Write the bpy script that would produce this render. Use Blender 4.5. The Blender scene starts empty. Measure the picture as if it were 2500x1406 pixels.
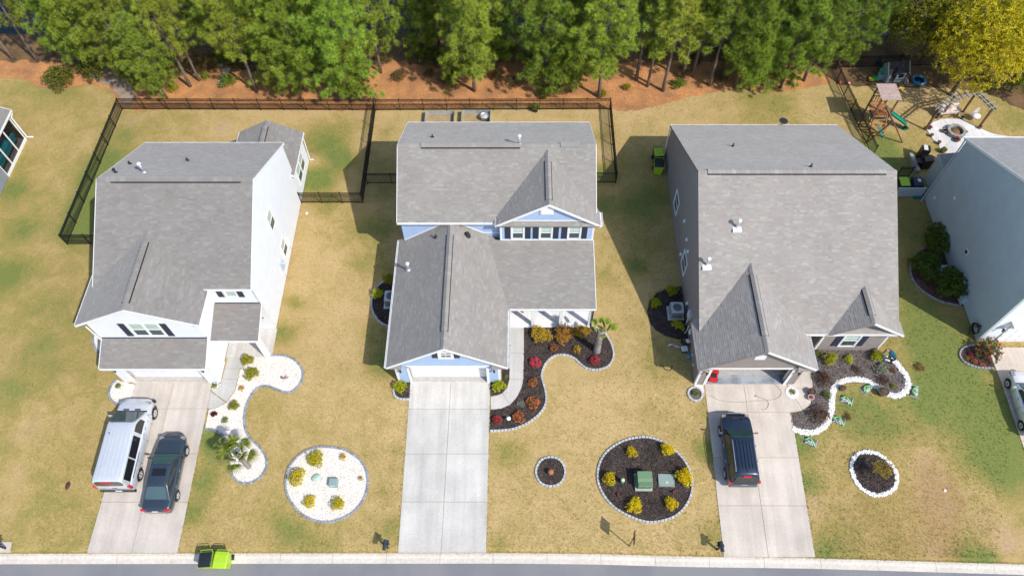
import bpy, math, random
from mathutils import Vector, Matrix
from mathutils.geometry import tessellate_polygon
R = math.radians
rnd = random.Random(7)
sc = bpy.context.scene
COL = sc.collection

# ---------------------------------------------------------------- camera, sky, sun, exposure
F, TH, CX, CY, CAMH = 1800.0, R(58.2), 1266.0, 703.0, 44.0      # focal length and centre in photo pixels (2500 wide)
cam_d = bpy.data.cameras.new('camera'); cam = bpy.data.objects.new('camera', cam_d); COL.objects.link(cam)
cam.location = (0, 0, CAMH); cam.rotation_euler = (R(90) - TH, 0, 0)
cam_d.sensor_width = 36; cam_d.lens = 36 * F / 2500; cam_d.shift_x = (1250 - CX) / 2500
cam_d.clip_start = 0.5; cam_d.clip_end = 2000
sc.camera = cam
SUN = Vector((0.72, -0.60, 1.0)).normalized()                    # towards the sun
w = bpy.data.worlds.new('World'); sc.world = w; w.use_nodes = True
nt = w.node_tree; nt.nodes.clear()
sky = nt.nodes.new('ShaderNodeTexSky'); sky.sky_type = 'NISHITA'; sky.sun_disc = False
sky.sun_elevation = math.asin(SUN.z); sky.sun_rotation = math.atan2(SUN.x, SUN.y)
bg = nt.nodes.new('ShaderNodeBackground'); bg.inputs[1].default_value = 0.15
wo = nt.nodes.new('ShaderNodeOutputWorld')
nt.links.new(sky.outputs[0], bg.inputs[0]); nt.links.new(bg.outputs[0], wo.inputs[0])
sl = bpy.data.lights.new('sun', 'SUN'); sl.energy = 3.3; sl.angle = R(0.55); sl.color = (1.0, 0.945, 0.865)
so = bpy.data.objects.new('sun', sl); COL.objects.link(so); so.location = (40, -40, 80)
so.rotation_euler = SUN.to_track_quat('Z', 'Y').to_euler()
vs = sc.view_settings; vs.view_transform = 'Standard'; vs.look = 'None'; vs.gamma = 1; vs.use_curve_mapping = False
vs.exposure = 0.45
sc.cycles.max_bounces = 8; sc.cycles.transparent_max_bounces = 12
sc.cycles.use_denoising = True

# ---------------------------------------------------------------- photo pixel -> place
_s, _c = math.sin(TH), math.cos(TH)
def ray(px, py):
    u = (px - CX) / F; v = (py - CY) / F
    return Vector((u, _c - v * _s, -_s - v * _c))
def P(px, py, z=0.0):
    d = ray(px, py); t = (z - CAMH) / d.z
    return Vector((d.x * t, d.y * t, z))
def PX(px, py, x):
    d = ray(px, py); t = x / d.x
    return Vector((x, d.y * t, CAMH + d.z * t))
def PY(px, py, y):
    d = ray(px, py); t = y / d.y
    return Vector((d.x * t, y, CAMH + d.z * t))
KERB = [(-60, 9.5)] + [(P(a, b, -0.8).x, P(a, b, -0.8).y) for a, b in ((0, 1351), (600, 1350), (1250, 1349.5), (1450, 1351.5), (1660, 1357.5), (1988, 1362), (2500, 1377))] + [(60, 7.6)]
KW = 0.56
def kerb_y(x):
    for (a, b), (c, d) in zip(KERB, KERB[1:]):
        if a <= x <= c: return b + (d - b) * (x - a) / (c - a)
    return KERB[0][1] if x < 0 else KERB[-1][1]
def gz(x, y):                                   # the front yards fall about 0.8 m to the street
    k = kerb_y(x)
    if y >= 20: return 0.0
    if y >= k: return -0.8 * (20 - y) / (20 - k)
    return -0.8
def G(px, py, dz=0.0):
    z = 0.0
    for _ in range(8):
        p = P(px, py, z); z = gz(p.x, p.y)
    p = P(px, py, z + dz); p.z = gz(p.x, p.y) + dz
    return p

# ---------------------------------------------------------------- materials
MATS = {}
def nodes(m): 
    m.use_nodes = True; n = m.node_tree; n.nodes.clear(); return n, n.nodes.new, n.links.new
def pmat(name, col, rough=0.7, var=0.12, scale=6.0, metal=0.0, bump=0.0, bscale=40.0, attr=False, coat=0.0, spec=0.5, var2=0.0, scale2=0.7, detail=4, sheen=0.0, streak=0.0):
    """principled material: base colour (or the 'Col' attribute) broken up by two sizes of noise, optional fine relief"""
    m = bpy.data.materials.new(name); n, N, L = nodes(m)
    out = N('ShaderNodeOutputMaterial'); b = N('ShaderNodeBsdfPrincipled'); L(b.outputs[0], out.inputs[0])
    b.inputs['Roughness'].default_value = rough; b.inputs['Metallic'].default_value = metal
    b.inputs['Specular IOR Level'].default_value = spec; b.inputs['Coat Weight'].default_value = coat; b.inputs['Sheen Weight'].default_value = sheen; b.inputs['Sheen Roughness'].default_value = 0.5
    tc = N('ShaderNodeTexCoord')
    if attr:
        src = N('ShaderNodeAttribute'); src.attribute_name = 'Col'
    else:
        src = N('ShaderNodeRGB'); src.outputs[0].default_value = (*col, 1)
    cur = src.outputs[0]
    for vv, ss in ((var, scale), (var2, scale2)):
        if vv <= 0: continue
        no = N('ShaderNodeTexNoise'); no.inputs['Scale'].default_value = ss; no.inputs['Detail'].default_value = detail
        L(tc.outputs['Object'], no.inputs['Vector'])
        mr = N('ShaderNodeMapRange'); mr.inputs[1].default_value = 0.3; mr.inputs[2].default_value = 0.7
        mr.inputs[3].default_value = 1 - vv; mr.inputs[4].default_value = 1 + vv; L(no.outputs[0], mr.inputs[0])
        mx = N('ShaderNodeMix'); mx.data_type = 'RGBA'; mx.blend_type = 'MULTIPLY'; mx.inputs[0].default_value = 1
        L(cur, mx.inputs[6]); L(mr.outputs[0], mx.inputs[7]); cur = mx.outputs[2]
    if streak > 0:                                  # wear along the length of the paving
        mp = N('ShaderNodeMapping'); mp.inputs['Scale'].default_value = (1.9, 0.10, 1); L(tc.outputs['Object'], mp.inputs[0])
        no = N('ShaderNodeTexNoise'); no.inputs['Scale'].default_value = 1.0; no.inputs['Detail'].default_value = 6; no.inputs['Roughness'].default_value = 0.65; L(mp.outputs[0], no.inputs['Vector'])
        mr = N('ShaderNodeMapRange'); mr.inputs[1].default_value = 0.32; mr.inputs[2].default_value = 0.6; mr.inputs[3].default_value = 1 - streak; mr.inputs[4].default_value = 1 + streak * .4; L(no.outputs[0], mr.inputs[0])
        mx = N('ShaderNodeMix'); mx.data_type = 'RGBA'; mx.blend_type = 'MULTIPLY'; mx.inputs[0].default_value = 1
        L(cur, mx.inputs[6]); L(mr.outputs[0], mx.inputs[7]); cur = mx.outputs[2]
    L(cur, b.inputs['Base Color'])
    if bump > 0:
        no = N('ShaderNodeTexNoise'); no.inputs['Scale'].default_value = bscale; no.inputs['Detail'].default_value = 5
        L(tc.outputs['Object'], no.inputs['Vector'])
        bp = N('ShaderNodeBump'); bp.inputs['Strength'].default_value = bump; bp.inputs['Distance'].default_value = 0.02
        L(no.outputs[0], bp.inputs['Height']); L(bp.outputs[0], b.inputs['Normal'])
    MATS[name] = m; return m
def leafmat(name, trans=0.3, rough=0.55, hv=.006, lo=.88, hi=1.14):
    m = bpy.data.materials.new(name); n, N, L = nodes(m)
    out = N('ShaderNodeOutputMaterial'); a = N('ShaderNodeAttribute'); a.attribute_name = 'Col'
    b = N('ShaderNodeBsdfPrincipled'); b.inputs['Roughness'].default_value = rough; b.inputs['Specular IOR Level'].default_value = 0.3
    t = N('ShaderNodeBsdfTranslucent'); mx = N('ShaderNodeMixShader'); mx.inputs[0].default_value = trans
    oi = N('ShaderNodeObjectInfo'); hs = N('ShaderNodeHueSaturation')
    mr = N('ShaderNodeMapRange'); mr.inputs[3].default_value = lo; mr.inputs[4].default_value = hi; L(oi.outputs['Random'], mr.inputs[0]); L(mr.outputs[0], hs.inputs['Value'])
    mr2 = N('ShaderNodeMapRange'); mr2.inputs[3].default_value = .5 - hv; mr2.inputs[4].default_value = .5 + hv; wn = N('ShaderNodeTexWhiteNoise'); wn.noise_dimensions = '1D'; L(oi.outputs['Random'], wn.inputs['W']); L(wn.outputs['Value'], mr2.inputs[0]); L(mr2.outputs[0], hs.inputs['Hue'])
    L(a.outputs[0], hs.inputs['Color']); L(hs.outputs[0], b.inputs['Base Color']); L(hs.outputs[0], t.inputs[0])
    L(b.outputs[0], mx.inputs[1]); L(t.outputs[0], mx.inputs[2]); L(mx.outputs[0], out.inputs[0])
    MATS[name] = m; return m
leafmat('leaf', 0.42); leafmat('needle', 0.10, 0.5, .022, .72, 1.15); leafmat('petal', 0.3, 0.6)
pmat('shingle', (0.3, 0.29, 0.28), 0.95, 0.10, 30, attr=True, bump=0.5, bscale=220, var2=0.06, scale2=0.6, spec=0.3, sheen=0.38)
pmat('roof_deck', (0.16, 0.15, 0.14), 0.9)
pmat('vent_gap', (0.02, 0.02, 0.02), 0.9)
pmat('siding_white', (0.66, 0.685, 0.71), 0.55, 0.03, 1.5, spec=0.35)
pmat('siding_blue', (0.33, 0.44, 0.63), 0.55, 0.05, 2.0, spec=0.35)
pmat('siding_taupe', (0.245, 0.215, 0.20), 0.55, 0.05, 2.0, spec=0.35)
pmat('siding_teal', (0.40, 0.485, 0.515), 0.5, 0.05, 1.2, spec=0.4)
pmat('siding_slate', (0.22, 0.24, 0.27), 0.5, 0.05, 2.0, spec=0.4)
pmat('trim_white', (0.76, 0.765, 0.77), 0.5, 0.03, 3, spec=0.4)
pmat('gutter_white', (0.78, 0.79, 0.80), 0.4, 0.10, 5, spec=0.5)
pmat('shutter', (0.022, 0.028, 0.05), 0.5, 0.15, 8)
pmat('glass_dark', (0.055, 0.08, 0.09), 0.06, 0.2, 1.0, spec=0.8)
pmat('glass_blind', (0.42, 0.55, 0.49), 0.12, 0.06, 2.0, spec=0.8)
pmat('metal_dark', (0.03, 0.03, 0.035), 0.45, 0.1, 10)
pmat('fence_black', (0.010, 0.010, 0.012), 0.45, 0.1, 10, spec=0.4)
pmat('galvanised', (0.62, 0.65, 0.68), 0.38, 0.12, 8, metal=0.75)
pmat('pipe_white', (0.80, 0.81, 0.82), 0.45, 0.05, 8)
pmat('rubber', (0.018, 0.018, 0.02), 0.75, 0.15, 20)
pmat('concrete', (0.53, 0.52, 0.50), 0.85, 0.06, 9, attr=True, bump=0.25, bscale=150, var2=0.11, scale2=0.6, spec=0.25, streak=0.13)
pmat('kerb_concrete', (0.58, 0.53, 0.46), 0.85, 0.10, 6, bump=0.25, bscale=120, var2=0.08, scale2=0.5, spec=0.2)
pmat('foundation', (0.42, 0.40, 0.38), 0.9, 0.12, 6, bump=0.2)
pmat('bark', (0.17, 0.13, 0.105), 0.95, 0.35, 9, bump=0.9, bscale=22)
pmat('bark_grey', (0.27, 0.24, 0.22), 0.95, 0.3, 9, bump=0.8, bscale=25)
pmat('stone_white', (0.8, 0.78, 0.74), 0.8, 0.06, 14, attr=True, spec=0.3)
pmat('mulch', (0.05, 0.04, 0.04), 0.95, 0.3, 35, attr=True, bump=0.8, bscale=60, var2=0.2, scale2=1.5, spec=0.2)
pmat('edging_pale', (0.47, 0.49, 0.51), 0.85, 0.14, 14, bump=0.3, bscale=80, attr=True, spec=0.25)
pmat('plastic', (0.5, 0.5, 0.5), 0.4, 0.05, 8, attr=True)
pmat('paint', (0.5, 0.5, 0.5), 0.7, 0.08, 6, attr=True)
pmat('wood', (0.3, 0.17, 0.08), 0.75, 0.25, 9, attr=True, bump=0.3, bscale=30)
pmat('terracotta', (0.33, 0.12, 0.05), 0.8, 0.2, 8)
pmat('skin', (0.55, 0.33, 0.22), 0.6, 0.05, 8)
def c3(m): return MATS[m]

# lawn: dry tan / olive / green / bare soil, amounts painted per place, broken up by several sizes of noise
def lawn_mat():
    m = bpy.data.materials.new('lawn'); n, N, L = nodes(m)
    out = N('ShaderNodeOutputMaterial'); b = N('ShaderNodeBsdfPrincipled'); L(b.outputs[0], out.inputs[0])
    b.inputs['Roughness'].default_value = 0.95; b.inputs['Specular IOR Level'].default_value = 0.1
    tc = N('ShaderNodeTexCoord')
    def noise(s, d=5, rough=0.6, dist=0.0):
        o = N('ShaderNodeTexNoise'); o.inputs['Scale'].default_value = s; o.inputs['Detail'].default_value = d
        o.inputs['Roughness'].default_value = rough; o.inputs['Distortion'].default_value = dist
        L(tc.outputs['Object'], o.inputs['Vector']); return o.outputs[0]
    def rng(s, a, b_, c, d):
        o = N('ShaderNodeMapRange'); L(s, o.inputs[0])
        for i, v in enumerate((a, b_, c, d)): o.inputs[i + 1].default_value = v
        return o.outputs[0]
    def math_(op, a, b_):
        o = N('ShaderNodeMath'); o.operation = op
        for i, v in enumerate((a, b_)):
            if isinstance(v, (int, float)): o.inputs[i].default_value = v
            else: L(v, o.inputs[i])
        return o.outputs[0]
    def mix(f, a, b_, t='MIX'):
        o = N('ShaderNodeMix'); o.data_type = 'RGBA'; o.blend_type = t
        if isinstance(f, (int, float)): o.inputs[0].default_value = f
        else: L(f, o.inputs[0])
        for i, v in ((6, a), (7, b_)):
            if isinstance(v, tuple): o.inputs[i].default_value = (*v, 1)
            else: L(v, o.inputs[i])
        return o.outputs[2]
    at = N('ShaderNodeAttribute'); at.attribute_name = 'Col'
    sp = N('ShaderNodeSeparateColor'); L(at.outputs[0], sp.inputs[0])
    g = math_('ADD', sp.outputs[0], rng(noise(0.6, 8, 0.72, 0.6), 0.3, 0.7, -0.28, 0.28))
    g = math_('ADD', g, rng(noise(5.5, 5, 0.75), 0.25, 0.75, -0.20, 0.20))
    g = math_('ADD', g, rng(noise(24, 3, 0.7), 0.25, 0.75, -0.20, 0.20))
    br = math_('ADD', sp.outputs[1], rng(noise(1.6, 7, 0.75, 0.6), 0.3, 0.7, -0.34, 0.34))
    c = mix(rng(g, 0.0, 0.5, 0, 1), (0.495, 0.357, 0.168), (0.345, 0.262, 0.088))
    c = mix(rng(g, 0.42, 1.0, 0, 1), c, (0.175, 0.205, 0.055))
    c = mix(rng(br, 0.25, 0.8, 0, 0.85), c, (0.46, 0.31, 0.205))
    c = mix(rng(math_('ADD', math_('ADD', sp.outputs[2], 0.14), rng(noise(1.7, 7, .75, .5), .3, .7, -.28, .28)), 0.25, 0.75, 0, 0.65), c, (0.33, 0.215, 0.085))
    c = mix(1.0, c, rng(noise(22, 4, 0.9), 0.28, 0.72, 0.58, 1.42), 'MULTIPLY')
    c = mix(1.0, c, rng(noise(9, 5, 0.85), 0.28, 0.72, 0.76, 1.24), 'MULTIPLY')
    L(c, b.inputs['Base Color'])
    bp = N('ShaderNodeBump'); bp.inputs['Strength'].default_value = 0.7; bp.inputs['Distance'].default_value = 0.05
    L(noise(26, 5, 0.8), bp.inputs['Height']); L(bp.outputs[0], b.inputs['Normal'])
    MATS['lawn'] = m
lawn_mat()
def two_tone(name, ca, cb, s1, s2, rough=0.95, bump=0.6, stretch=None, spec=0.1, fine=0.35, lo=0.4, hi=0.6):
    m = bpy.data.materials.new(name); n, N, L = nodes(m)
    out = N('ShaderNodeOutputMaterial'); b = N('ShaderNodeBsdfPrincipled'); L(b.outputs[0], out.inputs[0])
    b.inputs['Roughness'].default_value = rough; b.inputs['Specular IOR Level'].default_value = spec
    tc = N('ShaderNodeTexCoord'); n1 = N('ShaderNodeTexNoise'); n1.inputs['Scale'].default_value = s1; n1.inputs['Detail'].default_value = 6
    n2 = N('ShaderNodeTexNoise'); n2.inputs['Scale'].default_value = s2; n2.inputs['Detail'].default_value = 4; n2.inputs['Roughness'].default_value = 0.8
    for q in (n1, n2): L(tc.outputs['Object'], q.inputs['Vector'])
    r1 = N('ShaderNodeMapRange'); L(n1.outputs[0], r1.inputs[0]); r1.inputs[1].default_value = lo; r1.inputs[2].default_value = hi
    mx = N('ShaderNodeMix'); mx.data_type = 'RGBA'; L(r1.outputs[0], mx.inputs[0]); mx.inputs[6].default_value = (*ca, 1); mx.inputs[7].default_value = (*cb, 1)
    r2 = N('ShaderNodeMapRange'); L(n2.outputs[0], r2.inputs[0]); r2.inputs[1].default_value = 0.28; r2.inputs[2].default_value = 0.72; r2.inputs[3].default_value = 1 - fine; r2.inputs[4].default_value = 1 + fine
    m2 = N('ShaderNodeMix'); m2.data_type = 'RGBA'; m2.blend_type = 'MULTIPLY'; m2.inputs[0].default_value = 1; L(mx.outputs[2], m2.inputs[6]); L(r2.outputs[0], m2.inputs[7])
    L(m2.outputs[2], b.inputs['Base Color'])
    if bump:
        bp = N('ShaderNodeBump'); bp.inputs['Strength'].default_value = bump; bp.inputs['Distance'].default_value = 0.04
        L(n2.outputs[0], bp.inputs['Height']); L(bp.outputs[0], b.inputs['Normal'])
    MATS[name] = m
two_tone('pine_straw', (0.54, 0.26, 0.105), (0.32, 0.165, 0.078), 0.7, 14, fine=0.55, lo=.35, hi=.68)
two_tone('leaf_litter', (0.20, 0.12, 0.06), (0.115, 0.075, 0.04), 0.6, 20, fine=0.5)
two_tone('asphalt', (0.20, 0.20, 0.215), (0.235, 0.232, 0.238), 0.35, 60, rough=0.9, bump=0.5, fine=0.30, spec=0.25)
two_tone('stained_concrete', (0.36, 0.39, 0.42), (0.17, 0.19, 0.22), 1.2, 30, fine=0.15, lo=0.38, hi=0.66, bump=0.1)
two_tone('water', (0.010, 0.020, 0.028), (0.014, 0.026, 0.032), 0.2, 1.5, rough=0.2, bump=0.05, spec=0.2, fine=0.1)
two_tone('gravel_soil', (0.36, 0.29, 0.22), (0.22, 0.16, 0.11), 0.9, 25, fine=0.4)

# ---------------------------------------------------------------- mesh builder and object helpers
def wloc(o):
    v = Vector((0, 0, 0))
    while o is not None: v += o.location; o = o.parent
    return v
class MB:
    def __init__(s): s.v = []; s.f = []; s.m = []; s.c = []; s.sm = []
    def poly(s, pts, mi=0, col=(1, 1, 1), smooth=False):
        b = len(s.v); s.v.extend([tuple(p) for p in pts]); s.f.append(tuple(range(b, b + len(pts)))); s.m.append(mi); s.c.append(col); s.sm.append(smooth)
    def grid(s, verts, faces, mi=0, col=(1, 1, 1), smooth=False):
        b = len(s.v); s.v.extend([tuple(p) for p in verts])
        for f in faces: s.f.append(tuple(b + i for i in f)); s.m.append(mi); s.c.append(col); s.sm.append(smooth)
    def obox(s, o, a, b, c, mi=0, col=(1, 1, 1)):       # corner + three edge vectors (right-handed)
        o, a, b, c = Vector(o), Vector(a), Vector(b), Vector(c)
        vs_ = [o, o + a, o + a + b, o + b, o + c, o + a + c, o + a + b + c, o + b + c]
        s.grid(vs_, [(0, 3, 2, 1), (4, 5, 6, 7), (0, 1, 5, 4), (1, 2, 6, 5), (2, 3, 7, 6), (3, 0, 4, 7)], mi, col)
    def bx(s, x0, x1, y0, y1, z0, z1, mi=0, col=(1, 1, 1)):
        s.obox((x0, y0, z0), (x1 - x0, 0, 0), (0, y1 - y0, 0), (0, 0, z1 - z0), mi, col)
    def rbox(s, cx, cy, z0, sx, sy, sz, rot=0, mi=0, col=(1, 1, 1)):
        a = Vector((math.cos(rot), math.sin(rot), 0)); b = Vector((-a.y, a.x, 0))
        s.obox(Vector((cx, cy, z0)) - a * sx / 2 - b * sy / 2, a * sx, b * sy, (0, 0, sz), mi, col)
    def tbox(s, cx, cy, z0, z1, sx0, sy0, sx1, sy1, mi=0, col=(1, 1, 1)):   # tapered box
        v = [(cx + i * a / 2, cy + j * b / 2, z) for z, a, b in ((z0, sx0, sy0), (z1, sx1, sy1)) for i, j in ((-1, -1), (1, -1), (1, 1), (-1, 1))]
        s.grid(v, [(0, 3, 2, 1), (4, 5, 6, 7), (0, 1, 5, 4), (1, 2, 6, 5), (2, 3, 7, 6), (3, 0, 4, 7)], mi, col)
    def tube(s, pts, rad, n=6, mi=0, col=(1, 1, 1), caps=True, smooth=True):
        pts = [Vector(p) for p in pts]; rad = rad if isinstance(rad, (list, tuple)) else [rad] * len(pts)
        base = len(s.v); prev = None
        for i, p in enumerate(pts):
            t = (pts[min(i + 1, len(pts) - 1)] - pts[max(i - 1, 0)])
            t = t.normalized() if t.length > 1e-9 else Vector((0, 0, 1))
            ref = Vector((1, 0, 0)) if abs(t.x) < 0.8 else Vector((0, 1, 0))
            if prev is None: e1 = (ref - t * ref.dot(t)).normalized()
            else:
                e1 = prev - t * prev.dot(t); e1 = e1.normalized() if e1.length > 1e-6 else (ref - t * ref.dot(t)).normalized()
            prev = e1; e2 = t.cross(e1)
            for k in range(n):
                a = 2 * math.pi * k / n; s.v.append(tuple(p + (e1 * math.cos(a) + e2 * math.sin(a)) * rad[i]))
        for i in range(len(pts) - 1):
            for k in range(n):
                a = base + i * n + k; b = base + i * n + (k + 1) % n
                s.f.append((a, b, b + n, a + n)); s.m.append(mi); s.c.append(col); s.sm.append(smooth)
        if caps:
            s.f.append(tuple(base + k for k in reversed(range(n)))); s.m.append(mi); s.c.append(col); s.sm.append(False)
            q = base + (len(pts) - 1) * n
            s.f.append(tuple(q + k for k in range(n))); s.m.append(mi); s.c.append(col); s.sm.append(False)
    def lathe(s, prof, n=16, o=(0, 0, 0), mi=0, col=(1, 1, 1), smooth=True):     # prof: (r, z) bottom to top
        o = Vector(o); base = len(s.v)
        for r, z in prof:
            for k in range(n):
                a = 2 * math.pi * k / n; s.v.append((o.x + r * math.cos(a), o.y + r * math.sin(a), o.z + z))
        for i in range(len(prof) - 1):
            for k in range(n):
                a = base + i * n + k; b = base + i * n + (k + 1) % n
                s.f.append((a, b, b + n, a + n)); s.m.append(mi); s.c.append(col); s.sm.append(smooth)
        s.f.append(tuple(base + k for k in reversed(range(n)))); s.m.append(mi); s.c.append(col); s.sm.append(False)
        q = base + (len(prof) - 1) * n
        s.f.append(tuple(q + k for k in range(n))); s.m.append(mi); s.c.append(col); s.sm.append(False)
    def prism(s, poly, off, mi=0, col=(1, 1, 1)):       # planar polygon + offset vector
        poly = [Vector(p) for p in poly]; off = Vector(off); n = len(poly)
        s.grid(poly + [p + off for p in poly], [tuple(reversed(range(n))), tuple(range(n, 2 * n))] + [(i, (i + 1) % n, n + (i + 1) % n, n + i) for i in range(n)], mi, col)
    def build(s, name, mats, parent=None, local=False, loc=None):
        me = bpy.data.meshes.new(name)
        off = Vector((0, 0, 0))
        if parent is not None and not local: off = wloc(parent)
        if loc is not None and not local: off = off + Vector(loc) if parent is None else off
        vv = s.v if off.length == 0 else [(a - off.x, b - off.y, c - off.z) for a, b, c in s.v]
        me.from_pydata(vv, [], s.f)
        for mname in ([mats] if isinstance(mats, str) else mats): me.materials.append(MATS[mname])
        me.polygons.foreach_set('material_index', s.m)
        me.polygons.foreach_set('use_smooth', s.sm)
        if any(c != (1, 1, 1) for c in s.c):
            ca = me.color_attributes.new('Col', 'FLOAT_COLOR', 'CORNER'); dat = []
            for f, c in zip(s.f, s.c): dat.extend((c[0], c[1], c[2], 1.0) * len(f))
            ca.data.foreach_set('color', dat)
        me.update()
        o = bpy.data.objects.new(name, me); COL.objects.link(o)
        if parent is not None: o.parent = parent
        if loc is not None: o.location = loc
        return o
def share(name, me, loc=(0, 0, 0), rot=(0, 0, 0), scale=(1, 1, 1), parent=None, kind=None):
    o = bpy.data.objects.new(name, me); COL.objects.link(o)
    if parent is not None: o.parent = parent; loc = Vector(loc) - wloc(parent)
    o.location = loc; o.rotation_euler = rot; o.scale = scale
    if kind: o['kind'] = kind
    return o
def tag(o, label=None, cat=None, group=None, kind=None):
    if label: o['label'] = label
    if cat: o['category'] = cat
    if group: o['group'] = group
    if kind: o['kind'] = kind
    return o
def thing(name, label, cat, loc=(0, 0, 0), rz=0, group=None):
    o = bpy.data.objects.new(name, None); COL.objects.link(o); o.location = loc; o.rotation_euler = (0, 0, rz); o.empty_display_size = 0.2
    return tag(o, label, cat, group)
def copy_tree(o, parent=None):
    c = o.copy(); COL.objects.link(c); c.parent = parent
    for ch in [q for q in o.children]: copy_tree(ch, c)
    return c
def smooth_path(pts, step=0.12, closed=False):
    pts = [Vector(p) for p in pts]; n = len(pts); out = []
    rngi = range(n if closed else n - 1)
    for i in rngi:
        if closed: p0, p1, p2, p3 = pts[(i - 1) % n], pts[i], pts[(i + 1) % n], pts[(i + 2) % n]
        else: p0, p1, p2, p3 = pts[max(i - 1, 0)], pts[i], pts[i + 1], pts[min(i + 2, n - 1)]
        k = max(2, int((p2 - p1).length / step))
        for j in range(k):
            t = j / k; t2 = t * t; t3 = t2 * t
            out.append(0.5 * ((2 * p1) + (p2 - p0) * t + (2 * p0 - 5 * p1 + 4 * p2 - p3) * t2 + (3 * p1 - p0 - 3 * p2 + p3) * t3))
    if not closed: out.append(pts[-1])
    return out
def resample(path, d):
    cum = [0.0]
    for a, b in zip(path, path[1:]): cum.append(cum[-1] + (b - a).length)
    n = max(1, round(cum[-1] / d)); out = []; j = 0
    for i in range(n + 1):
        t = cum[-1] * i / n
        while j < len(cum) - 2 and cum[j + 1] < t: j += 1
        L_ = cum[j + 1] - cum[j]
        out.append(path[j] + (path[j + 1] - path[j]) * ((t - cum[j]) / L_ if L_ > 1e-9 else 0))
    return out
def inpoly(x, y, poly):
    c = False; j = len(poly) - 1
    for i in range(len(poly)):
        xi, yi = poly[i][0], poly[i][1]; xj, yj = poly[j][0], poly[j][1]
        if (yi > y) != (yj > y) and x < (xj - xi) * (y - yi) / (yj - yi) + xi: c = not c
        j = i
    return c
def area(poly): return abs(sum(a[0] * b[1] - b[0] * a[1] for a, b in zip(poly, poly[1:] + poly[:1]))) / 2
def clip(poly, conv):            # Sutherland-Hodgman, 2D, conv counter-clockwise
    out = poly
    for (ax, ay), (bx_, by_) in zip(conv, conv[1:] + conv[:1]):
        inp = out; out = []
        if not inp: return []
        def side(p): return (bx_ - ax) * (p[1] - ay) - (by_ - ay) * (p[0] - ax)
        for i in range(len(inp)):
            p, q = inp[i], inp[(i + 1) % len(inp)]; sp, sq = side(p), side(q)
            if sp >= -1e-9: out.append(p)
            if (sp > 1e-9 and sq < -1e-9) or (sp < -1e-9 and sq > 1e-9):
                t = sp / (sp - sq); out.append((p[0] + (q[0] - p[0]) * t, p[1] + (q[1] - p[1]) * t))
    return out
def half(poly, y0, above):
    out = []
    for i in range(len(poly)):
        p, q = poly[i], poly[(i + 1) % len(poly)]; sp = (p[1] - y0) * (1 if above else -1); sq = (q[1] - y0) * (1 if above else -1)
        if sp >= 0: out.append((p[0], p[1]))
        if (sp > 0 and sq < 0) or (sp < 0 and sq > 0):
            t = sp / (sp - sq); out.append((p[0] + (q[0] - p[0]) * t, y0))
    return out
def sheet(mb, poly, dz, mi=0, col=(1, 1, 1), thick=0.0):
    """ground-hugging polygon (list of xy) at gz+dz, split where the slope begins, with a skirt of the given thickness"""
    for part in (half(poly, 20.0, True), half(poly, 20.0, False)):
        if len(part) < 3 or area(part) < 1e-4: continue
        pts = [Vector((p[0], p[1], gz(p[0], p[1]) + dz)) for p in part]
        if sum(a[0] * b[1] - b[0] * a[1] for a, b in zip(pts, pts[1:] + pts[:1])) < 0: pts.reverse()
        tris = tessellate_polygon([[(p.x, p.y, 0) for p in pts]])
        b = len(mb.v); mb.v.extend([tuple(p) for p in pts])
        for t in tris:
            a_, b_, c_ = (pts[i].xy for i in t)
            if (b_ - a_).cross(c_ - a_) < 0: t = (t[0], t[2], t[1])
            mb.f.append(tuple(b + i for i in t)); mb.m.append(mi); mb.c.append(col); mb.sm.append(False)
        if thick > 0:
            n = len(pts); mb.v.extend([(p.x, p.y, p.z - thick) for p in pts])
            for i in range(n):
                j = (i + 1) % n; mb.f.append((b + n + i, b + n + j, b + j, b + i)); mb.m.append(mi); mb.c.append(col); mb.sm.append(False)

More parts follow.
